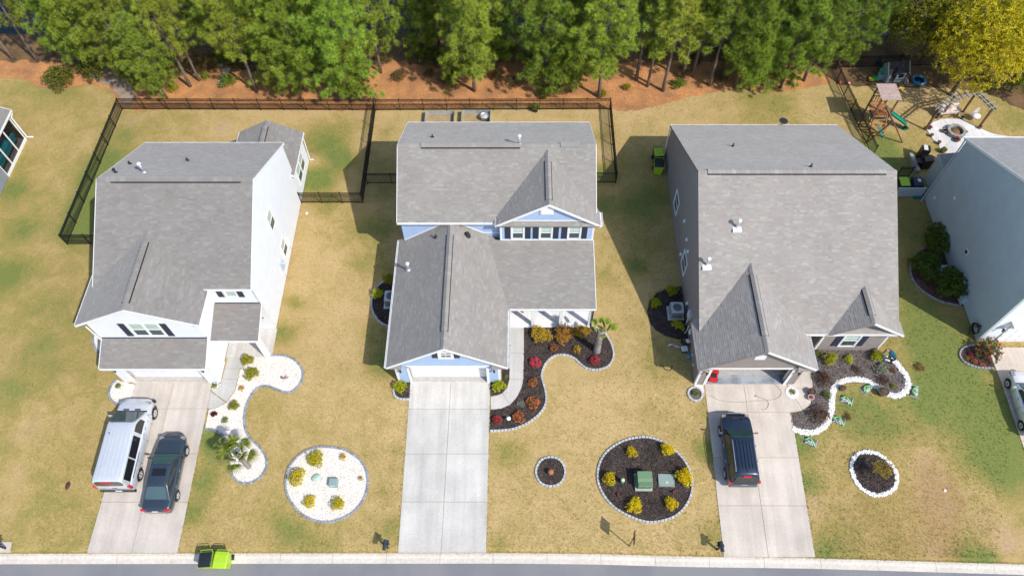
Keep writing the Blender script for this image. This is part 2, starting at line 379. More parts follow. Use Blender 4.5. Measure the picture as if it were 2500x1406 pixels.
# ================================================================ the setting: lawn, straw, pond, road, kerb, drives, walks
PATCH = [  # photo pixel x, y, radius px, green, bare, rust
 (10,680,70,.55,0,0),(55,560,55,.45,0,0),(35,465,50,.5,0,0),(110,850,90,.2,0,0),(30,960,80,.25,0,0),(60,1050,60,-.1,.3,0),(40,1165,40,0,.4,0),(95,1000,60,-.05,.15,.1),
 (300,330,50,.35,0,0),(255,400,55,.75,0,0),(215,500,55,.8,0,0),(190,560,50,.85,0,0),(225,450,40,.7,0,0),(375,290,40,.0,.35,.15),(310,300,35,-.1,.45,0),(530,320,40,-.15,.35,0),(550,310,18,0,.6,0),(880,270,30,0,.5,0),
 (790,350,70,.75,0,0),(770,440,60,.8,0,0),(835,390,35,.8,0,0),(700,470,35,.4,0,0),(760,395,30,-.6,.3,0),(850,300,50,.25,0,0),(800,500,40,.35,0,0),
 (950,320,50,.25,0,0),(930,400,60,.25,0,.15),(940,470,40,.35,0,0),(1470,330,40,.35,0,0),(1465,420,40,.6,0,0),(1475,500,35,.5,0,0),(1480,380,25,-.4,.45,0),(1475,680,40,.3,0,0),
 (1560,560,120,.30,0,.1),(1555,650,28,.8,0,0),(1545,500,40,.5,0,0),(1600,480,50,.45,0,0),(1560,400,80,.25,0,.1),(1600,870,60,.3,0,0),(1580,330,60,.15,0,0),
 (850,560,60,.2,0,0),(760,650,90,-.15,.1,0),(720,740,25,.5,0,0),(690,810,40,.55,0,.15),(830,780,80,-.15,.12,0),(640,990,60,.1,0,0),(820,1000,120,-.1,.05,.1),(900,950,60,-.05,.12,0),
 (910,640,70,.3,0,.15),(920,560,50,.45,0,0),(930,830,60,.35,0,.1),(935,900,40,.5,0,0),
 (520,1075,45,.75,0,0),(540,1120,30,.3,.4,0),(500,1170,45,.45,0,0),(465,1250,40,.5,0,0),(660,1240,60,.1,.1,0),(750,1320,60,.25,0,0),(700,1280,40,.3,0,0),(600,1330,30,0,.3,0),(940,1200,25,.35,0,.2),(970,1100,20,.4,0,0),(930,1060,60,-.05,.15,.1),(960,1290,40,.3,0,0),
 (1240,1110,50,.35,0,0),(1440,960,60,-.15,.0,0),(1500,1000,70,-.1,.1,0),(1580,1000,60,.1,0,0),(1640,1040,50,.15,0,0),(1590,1350,60,-.05,.1,0),(1330,1300,80,.0,.05,0),(1220,1330,30,.35,0,0),(1740,1310,40,.3,0,.1),(1720,1010,30,.3,0,.1),(1725,1100,35,.65,0,0),(1560,800,60,.05,0,0),(1620,930,40,.1,0,0),
 (1950,1080,40,.8,0,0),(1970,1180,40,.55,0,0),(2070,990,70,.35,0,.25),(2120,1010,60,.45,0,0),(2140,1050,60,.15,0,.2),(2260,1000,70,.35,0,0),(2300,940,110,.5,0,0),(2330,870,90,.55,0,0),(2270,830,60,.45,0,.1),(2440,1050,70,.75,0,0),(2420,1000,60,.7,0,0),(2470,1150,70,.6,0,0),(2380,1100,80,.35,0,0),
 (2275,1048,20,-.1,.4,0),(2292,1080,20,-.1,.35,0),(2250,1110,50,-.1,.3,.1),(2275,1170,70,-.2,.4,.5),(2310,1210,60,-.1,.35,.6),(2270,1230,50,-.1,.4,.4),(2310,1280,60,0,.3,.6),(2280,1340,50,-.1,.5,.3),(2330,1350,50,0,.1,.55),(2080,1260,80,0,.25,.35),(2200,1260,90,-.05,.1,.5),(1990,1230,50,-.1,.4,0),(2060,1340,60,.25,0,.3),(2180,1340,70,.15,0,.5),(2360,1355,45,.65,0,0),(2420,1365,25,.6,0,0),(2010,1350,40,.4,0,.1),(2420,1280,70,-.15,.35,.1),(2470,1330,60,-.1,.35,.1),(2240,890,40,.0,.25,0),(2180,1050,60,.2,0,.2),(2100,1160,90,.1,.0,.3),(2270,1145,20,.5,0,0),
 (2240,560,90,.4,0,.35),(2220,700,60,.35,0,.35),(2250,780,80,.5,0,.1),(2220,530,40,.2,0,.4),
 (1850,270,120,.15,0,0),(1900,255,60,.25,0,0),(1560,255,60,-.1,.25,0),(1960,250,60,-.1,.15,0),(2080,260,50,.1,0,.1),(2160,370,60,.5,0,0),(2140,350,40,.75,0,0),(2190,300,40,-.2,.45,0),(2230,330,50,.15,.1,0),(2250,240,70,-.1,.55,.1),(2180,410,50,.55,0,0),(2470,290,60,.35,0,.1),(2420,260,60,.1,.25,.1),
 (130,330,140,-.05,.05,0),(60,230,60,.15,0,0),(150,230,60,.2,0,0),(240,280,70,.05,.1,0),(180,640,80,.0,.1,.1),(150,720,100,.05,0,.2),(180,900,100,.05,0,.2),(120,760,60,.15,0,0),(200,1080,80,.0,.05,.2),(150,1280,120,.1,.0,.1)]
PT = []
for a, b, r, g_, br, ru in PATCH:
    p = G(a, b); q = G(a + r, b); PT.append((p.x, p.y, (q.x - p.x), g_ * (1.3 if g_ > 0 else 1), br, ru * .8))
def lawn_col(x, y):
    ramp = lambda v, a, b: (lambda t: t * t * (3 - 2 * t))(max(0.0, min(1.0, (v - a) / (b - a))))
    base = 0.16 - 0.08 * ramp(y, 36, 41); base += (0.29 - base) * (1 - ramp(y, 17, 23)) * (1 - ramp(x, -10, -6)); base += (0.38 - base) * (1 - ramp(x, -29, -21)); base += (0.36 - base) * ramp(x, 13, 20) * (1 - .45 * ramp(y, 37, 41))
    g_, b, r = base, 0.0, 0.0
    for px, py, rr, pg, pb, pr in PT:
        d2 = ((x - px) ** 2 + (y - py) ** 2) / (rr * rr)
        if d2 < 4: e = math.exp(-d2 * 1.4); g_ += pg * e; b += pb * e; r += pr * e
    return (max(0, g_), max(0, b), max(0, r))
def build_ground():
    xs = [-400, -200, -100, -70] + [-55 + 0.45 * i for i in range(230)] + [70, 100, 200, 400]
    mb = MB(); nx = len(xs); rows = []
    ss = [-0.0] + [i / 26 for i in range(1, 27)]
    for yy in [500, 250, 120, 80, 66] + [60 - 0.5 * i for i in range(80)]: rows.append(('y', yy))
    for s_ in [i / 26 for i in range(27)]: rows.append(('s', s_))
    for off, z in ((0.02, -1.25), (12.0, -1.25), (12.4, -0.85), (60, -0.85), (400, -0.85)): rows.append(('k', off, z))
    cols = []
    for r in rows:
        for x in xs:
            if r[0] == 'y': y = r[1]; z = 0.0 if y < 52.2 else max(-1.2, -(y - 52.2) * 0.55)
            elif r[0] == 's': y = 20 - r[1] * (20 - kerb_y(x)); z = -0.8 * r[1]
            else: y = kerb_y(x) - r[1]; z = r[2]
            mb.v.append((x, y, z)); cols.append(lawn_col(x, y) if -56 < x < 50 and 5 < y < 60 else (0.3, 0, 0))
    for j in range(len(rows) - 1):
        for i in range(nx - 1):
            a = j * nx + i; mb.f.append((a, a + nx, a + nx + 1, a + 1)); mb.m.append(0); mb.c.append((1, 1, 1)); mb.sm.append(True)
    o = mb.build('ground', 'lawn')
    ca = o.data.color_attributes.new('Col', 'FLOAT_COLOR', 'POINT')
    ca.data.foreach_set('color', [q for c in cols for q in (*c, 1.0)])
    o['kind'] = 'structure'
build_ground()
mb = MB(); mb.poly([(-400, 53.6, -0.62), (400, 53.6, -0.62), (400, 240, -0.62), (-400, 240, -0.62)]); tag(mb.build('pond', 'water'), kind='structure')

def px_poly(pts, close=False): return [G(a, b) for a, b in pts]
def xy(ps): return [(p.x, p.y) for p in ps]
# pine straw under the trees (edge follows the photo) and leaf litter behind it
def soft_edge(pts, amp=0.12, step=0.3):
    out = []
    for p in smooth_path(pts, step):
        out.append((p.x + rnd.uniform(-amp, amp), p.y + rnd.uniform(-amp, amp)))
    return out
edge = soft_edge(px_poly([(-260, 205), (-120, 195), (0, 191), (50, 194), (100, 212), (150, 218), (200, 208), (240, 212), (283, 232), (300, 267), (420, 268), (600, 268), (800, 270), (917, 271), (1050, 266), (1200, 262), (1350, 262), (1487, 266), (1530, 272), (1600, 262), (1680, 238), (1740, 228), (1790, 218), (1850, 222), (1920, 222), (1985, 212), (2045, 198)]))
edge_straw = edge + [(22.2, 53.4), (-62, 53.4)]; mb = MB(); sheet(mb, edge_straw, 0.02); tag(mb.build('pine_straw_ground', 'pine_straw'), kind='structure')
edge = soft_edge(px_poly([(-260, 150), (0, 150), (120, 155), (240, 175), (300, 195), (420, 190), (540, 165), (700, 190), (860, 170), (960, 150), (1080, 165), (1200, 150), (1350, 165), (1500, 150), (1700, 150), (1900, 150), (2080, 120)]), 0.3, 0.5)
mb = MB(); sheet(mb, edge + [(24, 53.9), (-62, 53.9)], 0.035); tag(mb.build('leaf_litter_ground', 'leaf_litter'), kind='structure')
edge = soft_edge(px_poly([(2046, 206), (2090, 212), (2150, 208), (2220, 214), (2330, 218), (2420, 232), (2500, 268), (2700, 300)]), 0.1)
mb = MB(); sheet(mb, edge + [(48, 53.4), (22.3, 53.4)], 0.028); tag(mb.build('play_yard_ground', 'leaf_litter'), kind='structure')
# bare sandy strip at the left end of the straw
mb = MB(); sheet(mb, soft_edge(px_poly([(225, 165), (290, 160), (315, 200), (330, 235), (320, 262), (300, 262), (285, 230), (255, 205), (222, 190), (225, 165)]), 0.1), 0.045); tag(mb.build('bare_soil', 'gravel_soil'), kind='structure')

# road and kerb
mb = MB()
kx = [-400, -60] + [-50 + 2 * i for i in range(51)] + [60, 400]
for a, b in zip(kx, kx[1:]):
    mb.poly([(a, kerb_y(a) - KW - 9.0, -0.9), (b, kerb_y(b) - KW - 9.0, -0.9), (b, kerb_y(b) - KW + 0.02, -0.9), (a, kerb_y(a) - KW + 0.02, -0.9)])
tag(mb.build('road', 'asphalt'), kind='structure')
kerb = bpy.data.objects.new('kerb', None); COL.objects.link(kerb); kerb['kind'] = 'structure'
joints = [-33.5] + [P(x, 1360, -0.8).x for x in (-150, 18, 152, 286, 419, 552, 684, 812, 943, 1074, 1204, 1335, 1467, 1600, 1731, 1864, 2002, 2140, 2280, 2420, 2570, 2720)] + [42]
for a, b in zip(joints, joints[1:]):
    mb = MB(); g_ = 0.008; n = 3; prev = None
    for i in range(n):
        x0 = a + g_ + (b - a - 2 * g_) * i / n; x1 = a + g_ + (b - a - 2 * g_) * (i + 1) / n
        sec = [(0.0, -0.797), (-0.14, -0.80), (-0.30, -0.865), (-KW, -0.888), (-KW, -1.1), (0, -1.1)]
        v = [(x, kerb_y(x) + d, z) for x in (x0, x1) for d, z in sec]; k = len(sec)
        fs = [(j, k + j, k + (j + 1) % k, (j + 1) % k) for j in range(k)]
        if i == 0: fs.append(tuple(range(k)))
        if i == n - 1: fs.append(tuple(reversed(range(k, 2 * k))))
        mb.grid(v, fs)
    mb.build('kerb_section', 'kerb_concrete', kerb)

def slab_col(base, v=0.04):
    k = 1 + rnd.uniform(-v, v); return (base[0] * k, base[1] * k, base[2] * k)
EXCL = []
def slabs(name, polys, base, dz=0.03, gap=0.012, thick=0.12, v=0.04):
    """concrete poured in bays: one child slab per bay, joints recessed between them"""
    root = bpy.data.objects.new(name, None); COL.objects.link(root); root['kind'] = 'structure'
    for poly in polys:
        poly = [Vector((p[0], p[1])) for p in poly]; n = len(poly)
        if sum(poly[i].cross(poly[(i + 1) % n]) for i in range(n)) < 0: poly.reverse()
        ins = []
        for i in range(n):
            p0, p1, p2 = poly[i - 1], poly[i], poly[(i + 1) % n]
            d1 = (p1 - p0); d2 = (p2 - p1)
            if d1.length < 1e-6 or d2.length < 1e-6: continue
            n1 = Vector((-d1.y, d1.x)).normalized(); n2 = Vector((-d2.y, d2.x)).normalized()
            q = (n1 + n2); q = q.normalized() if q.length > 0.3 else n1
            ins.append(tuple(p1 + q * gap / max(0.5, q.dot(n1))))
        EXCL.append([tuple(p) for p in poly]); mb = MB(); sheet(mb, ins, dz, col=slab_col(base, v), thick=thick); mb.build('slab', 'concrete', root)
    return root
CG = (0.515, 0.495, 0.460); CT = (0.54, 0.478, 0.415); CP = (0.51, 0.458, 0.405)
def lerp(a, b, t): return (a[0] + (b[0] - a[0]) * t, a[1] + (b[1] - a[1]) * t)
def drive(l, r, mid, rowsy):
    """l, r, mid: (top xy, bottom xy) of left edge, right edge, centre joint; rowsy: y of the cross joints top to bottom"""
    def at(e, y): t = (y - e[0][1]) / (e[1][1] - e[0][1]); return (e[0][0] + (e[1][0] - e[0][0]) * t, y)
    out = []
    for a, b in zip(rowsy, rowsy[1:]):
        for e, f in ((l, mid), (mid, r)): out.append([at(e, a), at(f, a), at(f, b), at(e, b)])
    return out
g2 = lambda x, y: tuple(G(x, y).xy)
ky = lambda x: kerb_y(x)
def rows_px(x, ys): return [G(x, y).y for y in ys]
bot = lambda a: (a, ky(a))
x1 = lambda px: P(px, 1349, -0.8).x
slabs('driveway', drive((g2(331, 935), bot(x1(212.4))), (g2(519, 935), bot(x1(434))), (g2(424, 935), bot(x1(322))), [G(424, 928).y] + rows_px(400, (997.7, 1107, 1225)) + [ky(-25) + 0.01]), CP)
slabs('driveway', drive((g2(1001.6, 935), bot(x1(971.3))), (g2(1196.8, 935), bot(x1(1187))), (g2(1100.9, 935), bot(x1(1076.8))), [G(1100, 928).y] + rows_px(1090, (999, 1108, 1225)) + [ky(-4.5) + 0.01]), CG)
slabs('driveway', drive((g2(1720, 940), bot(P(1766.9, 1359, -.8).x)), (g2(1920.5, 940), bot(P(1990.5, 1361.5, -.8).x)), (g2(1815.5, 940), bot(P(1876, 1360, -.8).x)), [G(1815, 933).y] + rows_px(1850, (1006.5, 1117, 1234)) + [ky(15) + 0.01]), CT)
q = [g2(2410, 848), g2(2428, 904), g2(2449, 965), g2(2500, 1097)]
dxl = (q[3][0] - q[0][0]) / (q[3][1] - q[0][1])
l4 = (q[0], (q[0][0] + dxl * (ky(34) - q[0][1]), ky(34))); sh = lambda e, d: ((e[0][0] + d, e[0][1]), (e[1][0] + d, e[1][1]))
slabs('driveway', drive(l4, sh(l4, 5.0), sh(l4, 2.5), [q[0][1], 19.0, 16.2, 13.4, ky(34) + 0.01]), (0.58, 0.50, 0.43))
slabs('mailbox_pad', [[g2(-60, 1322), g2(30, 1322), g2(26, 1349), g2(-62, 1349)]], CT)
# walkways and porch floors
W2R = [(1279, 799), (1279.5, 862), (1278, 926), (1274, 946.5), (1262, 970), (1245, 989), (1223, 997.7), (1198, 1000)]
W2L = [(1244, 799), (1244, 862), (1243.4, 926), (1238, 946.5), (1226, 960), (1212.7, 965), (1198, 967)]
w2r, w2l = [g2(*p) for p in W2R], [g2(*p) for p in W2L]
slabs('walkway', [[w2l[0], w2r[0], w2r[1], w2l[1]], [w2l[1], w2r[1], w2r[2], w2l[2]], w2l[2:5] + list(reversed(w2r[2:6])), w2l[4:] + list(reversed(w2r[5:]))], CG)
slabs('walkway', [[g2(556, 869), g2(603, 869), g2(595, 900), g2(549, 900)], [g2(549, 900), g2(586, 900), g2(580, 926), g2(542, 926)],
   [g2(542, 926), g2(580, 926), g2(573.6, 953), g2(553, 982), g2(515.3, 954)], [g2(514.8, 955), g2(552, 983), g2(522, 998), g2(506.5, 997.7)]], (0.475, 0.46, 0.43))
slabs('walkway', [[g2(1952, 880), g2(1976, 880), g2(1979, 904), g2(1984, 939), g2(1984, 955), g2(1921, 942)], [g2(1921, 942), g2(1984, 955), g2(1983, 972), g2(1977, 989), g2(1960, 1001)], [g2(1921, 942), g2(1960, 1001), g2(1945, 1005.5), g2(1929, 1006.5)]], CT)

# ================================================================ houses
def courses(mb, poly3, u, v, n, expo, width=None, thick=0.012, cols=None, seed=0, jit=0.0, mi=0):
    """overlapping courses (shingles or lap boards) cut to a convex planar polygon; u along, v up the slope, n outward"""
    rr = random.Random(seed); o = Vector(poly3[0]); u, v, n = Vector(u).normalized(), Vector(v).normalized(), Vector(n).normalized()
    p2 = [((Vector(p) - o).dot(u), (Vector(p) - o).dot(v)) for p in poly3]
    if sum(a[0] * b[1] - b[0] * a[1] for a, b in zip(p2, p2[1:] + p2[:1])) < 0: p2.reverse()
    u0 = min(p[0] for p in p2); u1 = max(p[0] for p in p2); v0 = min(p[1] for p in p2); v1 = max(p[1] for p in p2)
    flip = u.cross(v).dot(n) < 0
    r = 0; vv = v0
    while vv < v1 - 1e-4:
        ve = vv + expo; uu = u0 - (rr.random() * width if width else 0)
        while uu < u1 - 1e-4:
            ue = u1 if not width else uu + width * rr.choice((0.6, 0.8, 1.0, 1.0, 1.3, 1.7))
            th = thick * (1 if not width else rr.choice((0.6, 0.8, 1.2)))
            for va, vb in ([(vv, ve)] if width else [(vv, vv + expo * .6), (vv + expo * .6, ve)]):
                pc = clip([(uu, va), (ue, va), (ue, vb), (uu, vb)], p2)
                if len(pc) < 3: continue
                col = cols(rr) if cols else (1, 1, 1)
                pts = [o + u * a + v * b + n * (0.002 + th * max(0, 1 - (b - vv) / expo)) for a, b in pc]
                if not width: pts = [o + u * a + v * b + n * (0.002 + th * (1 if b < vv + expo * .61 else max(0, (ve - b) / (expo * .4)))) for a, b in pc]
                if flip: pts.reverse()
                mb.poly(pts, mi, col)
                lo = [q for q in pc if abs(q[1] - vv) < 1e-5]
                if len(lo) >= 2:
                    a0 = min(q[0] for q in lo); a1 = max(q[0] for q in lo)
                    B = [o + u * a0 + v * vv, o + u * a1 + v * vv]
                    f = [B[0], B[1], B[1] + n * (0.002 + th), B[0] + n * (0.002 + th)]
                    if flip: f.reverse()
                    mb.poly(f, mi, col)
            uu = ue
        vv = ve; r += 1
def shcol(base):
    def f(rr):
        k = rr.random()
        if k < 0.15: c = (1.09, 1.12, 1.105)
        elif k < 0.34: c = (1.0, 0.955, 0.94)
        elif k < 0.48: c = (0.93, 0.92, 0.92)
        else: c = (1, 0.985, 0.98)
        j = rr.uniform(0.95, 1.05)
        return tuple(b * a * j for a, b in zip(c, base))
    return f
SH1 = shcol((0.220, 0.209, 0.196)); SH2 = shcol((0.262, 0.248, 0.228)); SH3 = shcol((0.298, 0.279, 0.257)); SH4 = shcol((0.26, 0.252, 0.245))
SEED = [1]
def roof(house, poly, cols, name='roof', thick=0.14, edge='trim_white', trim=(), tw=0.14):
    """one roof plane: poly[0]-poly[1] is the eave, all points in the plane; solid deck with shingle courses on it"""
    poly = [Vector(p) for p in poly]; u = (poly[1] - poly[0]).normalized()
    n = None
    for k in range(2, len(poly)):
        c = (poly[1] - poly[0]).cross(poly[k] - poly[0])
        if c.length > 1e-6: n = c.normalized(); break
    if n.z < 0: n = -n
    v = n.cross(u)
    if v.z < 0: v = -v
    mb = MB(); mb.prism(poly, (0, 0, -thick)); d = mb.build(name, 'roof_deck', house)
    mb = MB(); SEED[0] += 1; courses(mb, poly, u, v, n, 0.14, 0.27, 0.014, cols, SEED[0])
    tag(mb.build('shingles', 'shingle', d), kind='stuff')
    for i in trim:                                           # white rake or fascia boards on chosen edges
        a, b = poly[i], poly[(i + 1) % len(poly)]; t = (b - a).normalized()
        cen = sum(poly, Vector()) / len(poly)
        outw = Vector((t.y, -t.x, 0)).normalized()
        if outw.dot((a + b) / 2 - cen) < 0: outw = -outw
        mb = MB(); p = a + outw * 0.004 + Vector((0, 0, -thick - 0.04))
        ax = (b - a); bv = outw * 0.035; cv = Vector((0, 0, thick + 0.055))
        if ax.cross(bv).dot(cv) < 0: p = p + ax; ax = -ax
        mb.obox(p, ax, bv, cv); mb.build('rake_board', edge, d)
    return d
def ridge(house, a, b, cols, vent=None, w=0.17, pitch=0.6):
    """cap shingles along a ridge; vent=(t0,t1) adds the raised ridge vent"""
    a, b = Vector(a), Vector(b); t = (b - a).normalized(); s = Vector((-t.y, t.x, 0)).normalized()
    L_ = (b - a).length; rr = random.Random(int(L_ * 1000)); mb = MB(); k = 0; x = 0.0
    def cap(mb, x, e, lift, w, col):
        for sg in (-1, 1):
            q = [a + t * x + Vector((0, 0, lift + 0.012)), a + t * e + Vector((0, 0, lift)), a + t * e + s * sg * w + Vector((0, 0, lift - w * pitch)), a + t * x + s * sg * w + Vector((0, 0, lift - w * pitch + 0.012))]
            if sg > 0: q.reverse()
            nn = (q[1] - q[0]).cross(q[2] - q[0])
            if nn.z < 0: q.reverse()
            mb.poly(q, 0, col)
            mb.poly([q[0], q[1], q[1] - Vector((0, 0, .03)), q[0] - Vector((0, 0, .03))], 0, col)
    while x < L_ - 0.01:
        e = min(L_, x + 0.2); cap(mb, x, e, 0.035, w, cols(rr)); x = e
    rc = mb.build('ridge_cap', 'shingle', house)
    if vent:
        v0, v1 = vent; mb = MB()
        for sg in (-1, 1):
            o = a + t * v0 + s * sg * 0.232 + Vector((0, 0, -0.232 * pitch + 0.015)); ax = t * (v1 - v0); bv = s * sg * -0.08; cv = Vector((0, 0, 0.06))
            if ax.cross(bv).dot(cv) < 0: o = o + ax; ax = -ax
            mb.obox(o, ax, bv, cv)
        vb = mb.build('ridge_vent', 'vent_gap', house)
        mb = MB(); x = v0
        while x < v1 - 0.01:
            e = min(v1, x + 0.3); cap(mb, x, e, 0.095, 0.19, cols(rr)); x = e
        mb.build('vent_cap', 'shingle', vb)
def wall(house, poly, n, mat, thick=0.16, lap=0.115, name='wall', base=None):
    """solid wall (convex polygon in a vertical plane) clad in lap siding on its outward side n"""
    poly = [Vector(p) for p in poly]; n = Vector(n).normalized()
    mb = MB(); mb.prism(poly, -n * thick); w_ = mb.build(name, mat, house)
    u = Vector((-n.y, n.x, 0)); mb = MB()
    courses(mb, poly, u, (0, 0, 1), n, lap, None, 0.024, None, 0)
    tag(mb.build('siding', mat, w_), kind='stuff')
    return w_
def rect(house, a, b, z0, z1, n, mat, **k):
    return wall(house, [(a[0], a[1], z0), (b[0], b[1], z0), (b[0], b[1], z1), (a[0], a[1], z1)], n, mat, **k)
def window(house, c, n, w, h, cols_=1, trim=0.09, glass=('glass_blind', 'glass_dark'), rows=2, mun=False, tm='trim_white', label=None):
    """double-hung window on a wall: trim frame as the part, sash bars and panes below it"""
    c = Vector(c); n = Vector(n).normalized(); u = Vector((-n.y, n.x, 0)); z = Vector((0, 0, 1))
    mb = MB(); t = trim; pr = 0.075
    def bar(mb, u0, u1, z0, z1, d0, d1): mb.obox(c + u * u0 + z * z0 + n * d0, u * (u1 - u0), n * (d1 - d0) * -1 if False else z * (z1 - z0), n * (d1 - d0))
    W, H = w / 2, h / 2
    bar(mb, -W - t, W + t, H, H + t * 1.2, 0.0, pr); bar(mb, -W - t, W + t, -H - t, -H, 0.0, pr)
    bar(mb, -W - t, -W, -H, H, 0.0, pr); bar(mb, W, W + t, -H, H, 0.0, pr)
    cw = w / cols_
    for i in range(1, cols_): bar(mb, -W + cw * i - t * .6, -W + cw * i + t * .6, -H, H, 0.0, pr)
    o = mb.build('window', tm, house)
    for i in range(cols_):
        a = -W + cw * i + (t * .6 if i else 0); b = -W + cw * (i + 1) - (t * .6 if i < cols_ - 1 else 0)
        mb = MB()
        if rows == 2: bar(mb, a, b, -0.025, 0.025, 0.03, 0.06)
        bar(mb, a, a + .03, -H, H, 0.03, 0.055); bar(mb, b - .03, b, -H, H, 0.03, 0.055)
        if mun:
            bar(mb, (a + b) / 2 - .012, (a + b) / 2 + .012, 0.02 if mun == 1 else -H, H, 0.03, 0.052)
            bar(mb, a, b, H / 2 - .012, H / 2 + .012, 0.03, 0.050)
        mb.build('sash', tm, o)
        for r in range(rows):
            z0 = -H + h * r / rows; z1 = -H + h * (r + 1) / rows; mb = MB()
            bar(mb, a + .031, b - .031, z0 + .027, z1 - .027, 0.03, 0.038)
            mb.build('pane', glass[0] if r == rows - 1 else glass[-1], o)
    return o
def shutter(house, c, n, w, h):
    c = Vector(c); n = Vector(n).normalized(); u = Vector((-n.y, n.x, 0)); z = Vector((0, 0, 1)); mb = MB()
    mb.obox(c - u * w / 2 - z * h / 2 + n * .02, u * w, z * h, n * 0.03)
    o = mb.build('shutter', 'shutter', house); mb = MB(); k = int(h / 0.075)
    for i in range(k):
        z0 = -h / 2 + .05 + (h - .1) * i / k
        if abs(z0 + 0.03) < 0.05: continue
        p = c - u * (w / 2 - .05) + z * z0 + n * 0.051
        mb.poly([p, p + u * (w - .1), p + u * (w - .1) + z * .05 + n * .002, p + z * .05 + n * .002])
        mb.poly([p + n * .014, p + u * (w - .1) + n * .014, p + u * (w - .1) + z * .05 + n * .002, p + z * .05 + n * .002])
    tag(mb.build('louvres', 'shutter', o), kind='stuff')
def strip(house, p, q, w, d, n, mat='trim_white', name='corner_trim'):
    """a board from p to q, w wide across the wall, d proud along n"""
    p, q, n = Vector(p), Vector(q), Vector(n).normalized(); t = (q - p); s = n.cross(t).normalized(); mb = MB()
    mb.obox(p - s * w / 2, t, n * 0 + s * w, n * d) if t.cross(s).dot(n) > 0 else mb.obox(p + s * w / 2, t, -s * w, n * d)
    return mb.build(name, mat, house)
def corner(house, x, y, z0, z1, sx, sy, w=0.12, mat='trim_white'):
    """corner post wrapped round an outside corner, sx, sy: outward signs"""
    mb = MB(); x0, x1 = sorted((x + sx * 0.028, x - sx * w)); y0, y1 = sorted((y + sy * 0.028, y - sy * w)); mb.bx(x0, x1, y0, y1, z0, z1)
    return mb.build('corner_trim', mat, house)
def gutter(house, a, b, out, mat='gutter_white'):
    a, b, out = Vector(a), Vector(b), Vector(out).normalized(); t = b - a; mb = MB()
    sec = [(0, 0), (0.09, 0), (0.12, 0.11), (0.105, 0.11), (0.08, 0.018), (0.012, 0.018), (0.012, 0.10), (0, 0.10)]
    pa = [a + out * d + Vector((0, 0, z - 0.12)) for d, z in sec]; k = len(sec)
    fs = [(i, (i + 1) % k, k + (i + 1) % k, k + i) for i in range(k)] + [tuple(reversed(range(k))), tuple(range(k, 2 * k))]
    mb.grid(pa + [p + t for p in pa], fs)
    return mb.build('gutter', mat, house)
def downspout(house, pts, mat='gutter_white', r=0.045):
    mb = MB(); mb.tube(pts, r, 4, smooth=False); return mb.build('downspout', mat, house)
def vent_pipe(house, x, y, z, h=0.75, r=0.09, white=True, square=False, cap=True):
    """flue or plumbing stack standing on the roof"""
    mb = MB(); mb.tube([(x, y, z - 0.15), (x, y, z + h)], r, 10); o = mb.build('vent_pipe', 'galvanised' if white else 'rubber', house)
    mb = MB()
    if square: mb.bx(x - .28, x + .28, y - .30, y + .16, z - .12, z + .035)
    else: mb.lathe([(r * 2.6, -0.10), (r * 2.3, 0.03), (r * 1.15, 0.12)], 10, (x, y, z))
    mb.build('flashing', ('pipe_white' if square else 'galvanised') if white else 'rubber', o)
    if cap:
        mb = MB(); mb.lathe([(r * 1.65, h - .02), (r * 1.7, h + .08), (r * 1.1, h + .14), (0.01, h + .155)], 12, (x, y, z)); mb.build('vent_cap', 'pipe_white' if white else 'rubber', o)
def lamp(house, c, n):
    c = Vector(c); n = Vector(n).normalized(); mb = MB()
    mb.obox(c - Vector((0, 0, .05)) - n.cross(Vector((0, 0, 1))) * .06, n.cross(Vector((0, 0, 1))) * .12, Vector((0, 0, .16)), n * .03) if False else mb.rbox(c.x, c.y, c.z - .06, .14, .14, .16)
    o = mb.build('wall_lamp', 'trim_white', house)
    mb = MB(); q = c + n * .17; mb.lathe([(.05, -.18), (.075, .02), (.09, .05), (.03, .11)], 8, q); mb.tube([c, q + Vector((0, 0, .09))], .015, 4); mb.build('lantern', 'metal_dark', o)
def garage_door(house, x0, x1, y, z1, mat='trim_white', rows=4, cols_=8):
    """sectional door facing -y: panels with raised fields"""
    root = None; h = z1 / rows
    for r in range(rows):
        mb = MB(); mb.bx(x0, x1, y, y + .05, r * h + .004 + .02, (r + 1) * h - .004 + .02)
        if root is None:
            root = mb.build('garage_door', mat, house)
            p = root
        else: p = mb.build('door_section', mat, root)
        mb = MB(); cw = (x1 - x0) / cols_
        for i in range(cols_): mb.bx(x0 + i * cw + .07, x0 + (i + 1) * cw - .07, y - .012, y + .001, r * h + .10, (r + 1) * h - .08)
        mb.build('raised_fields', mat, root)
    return root
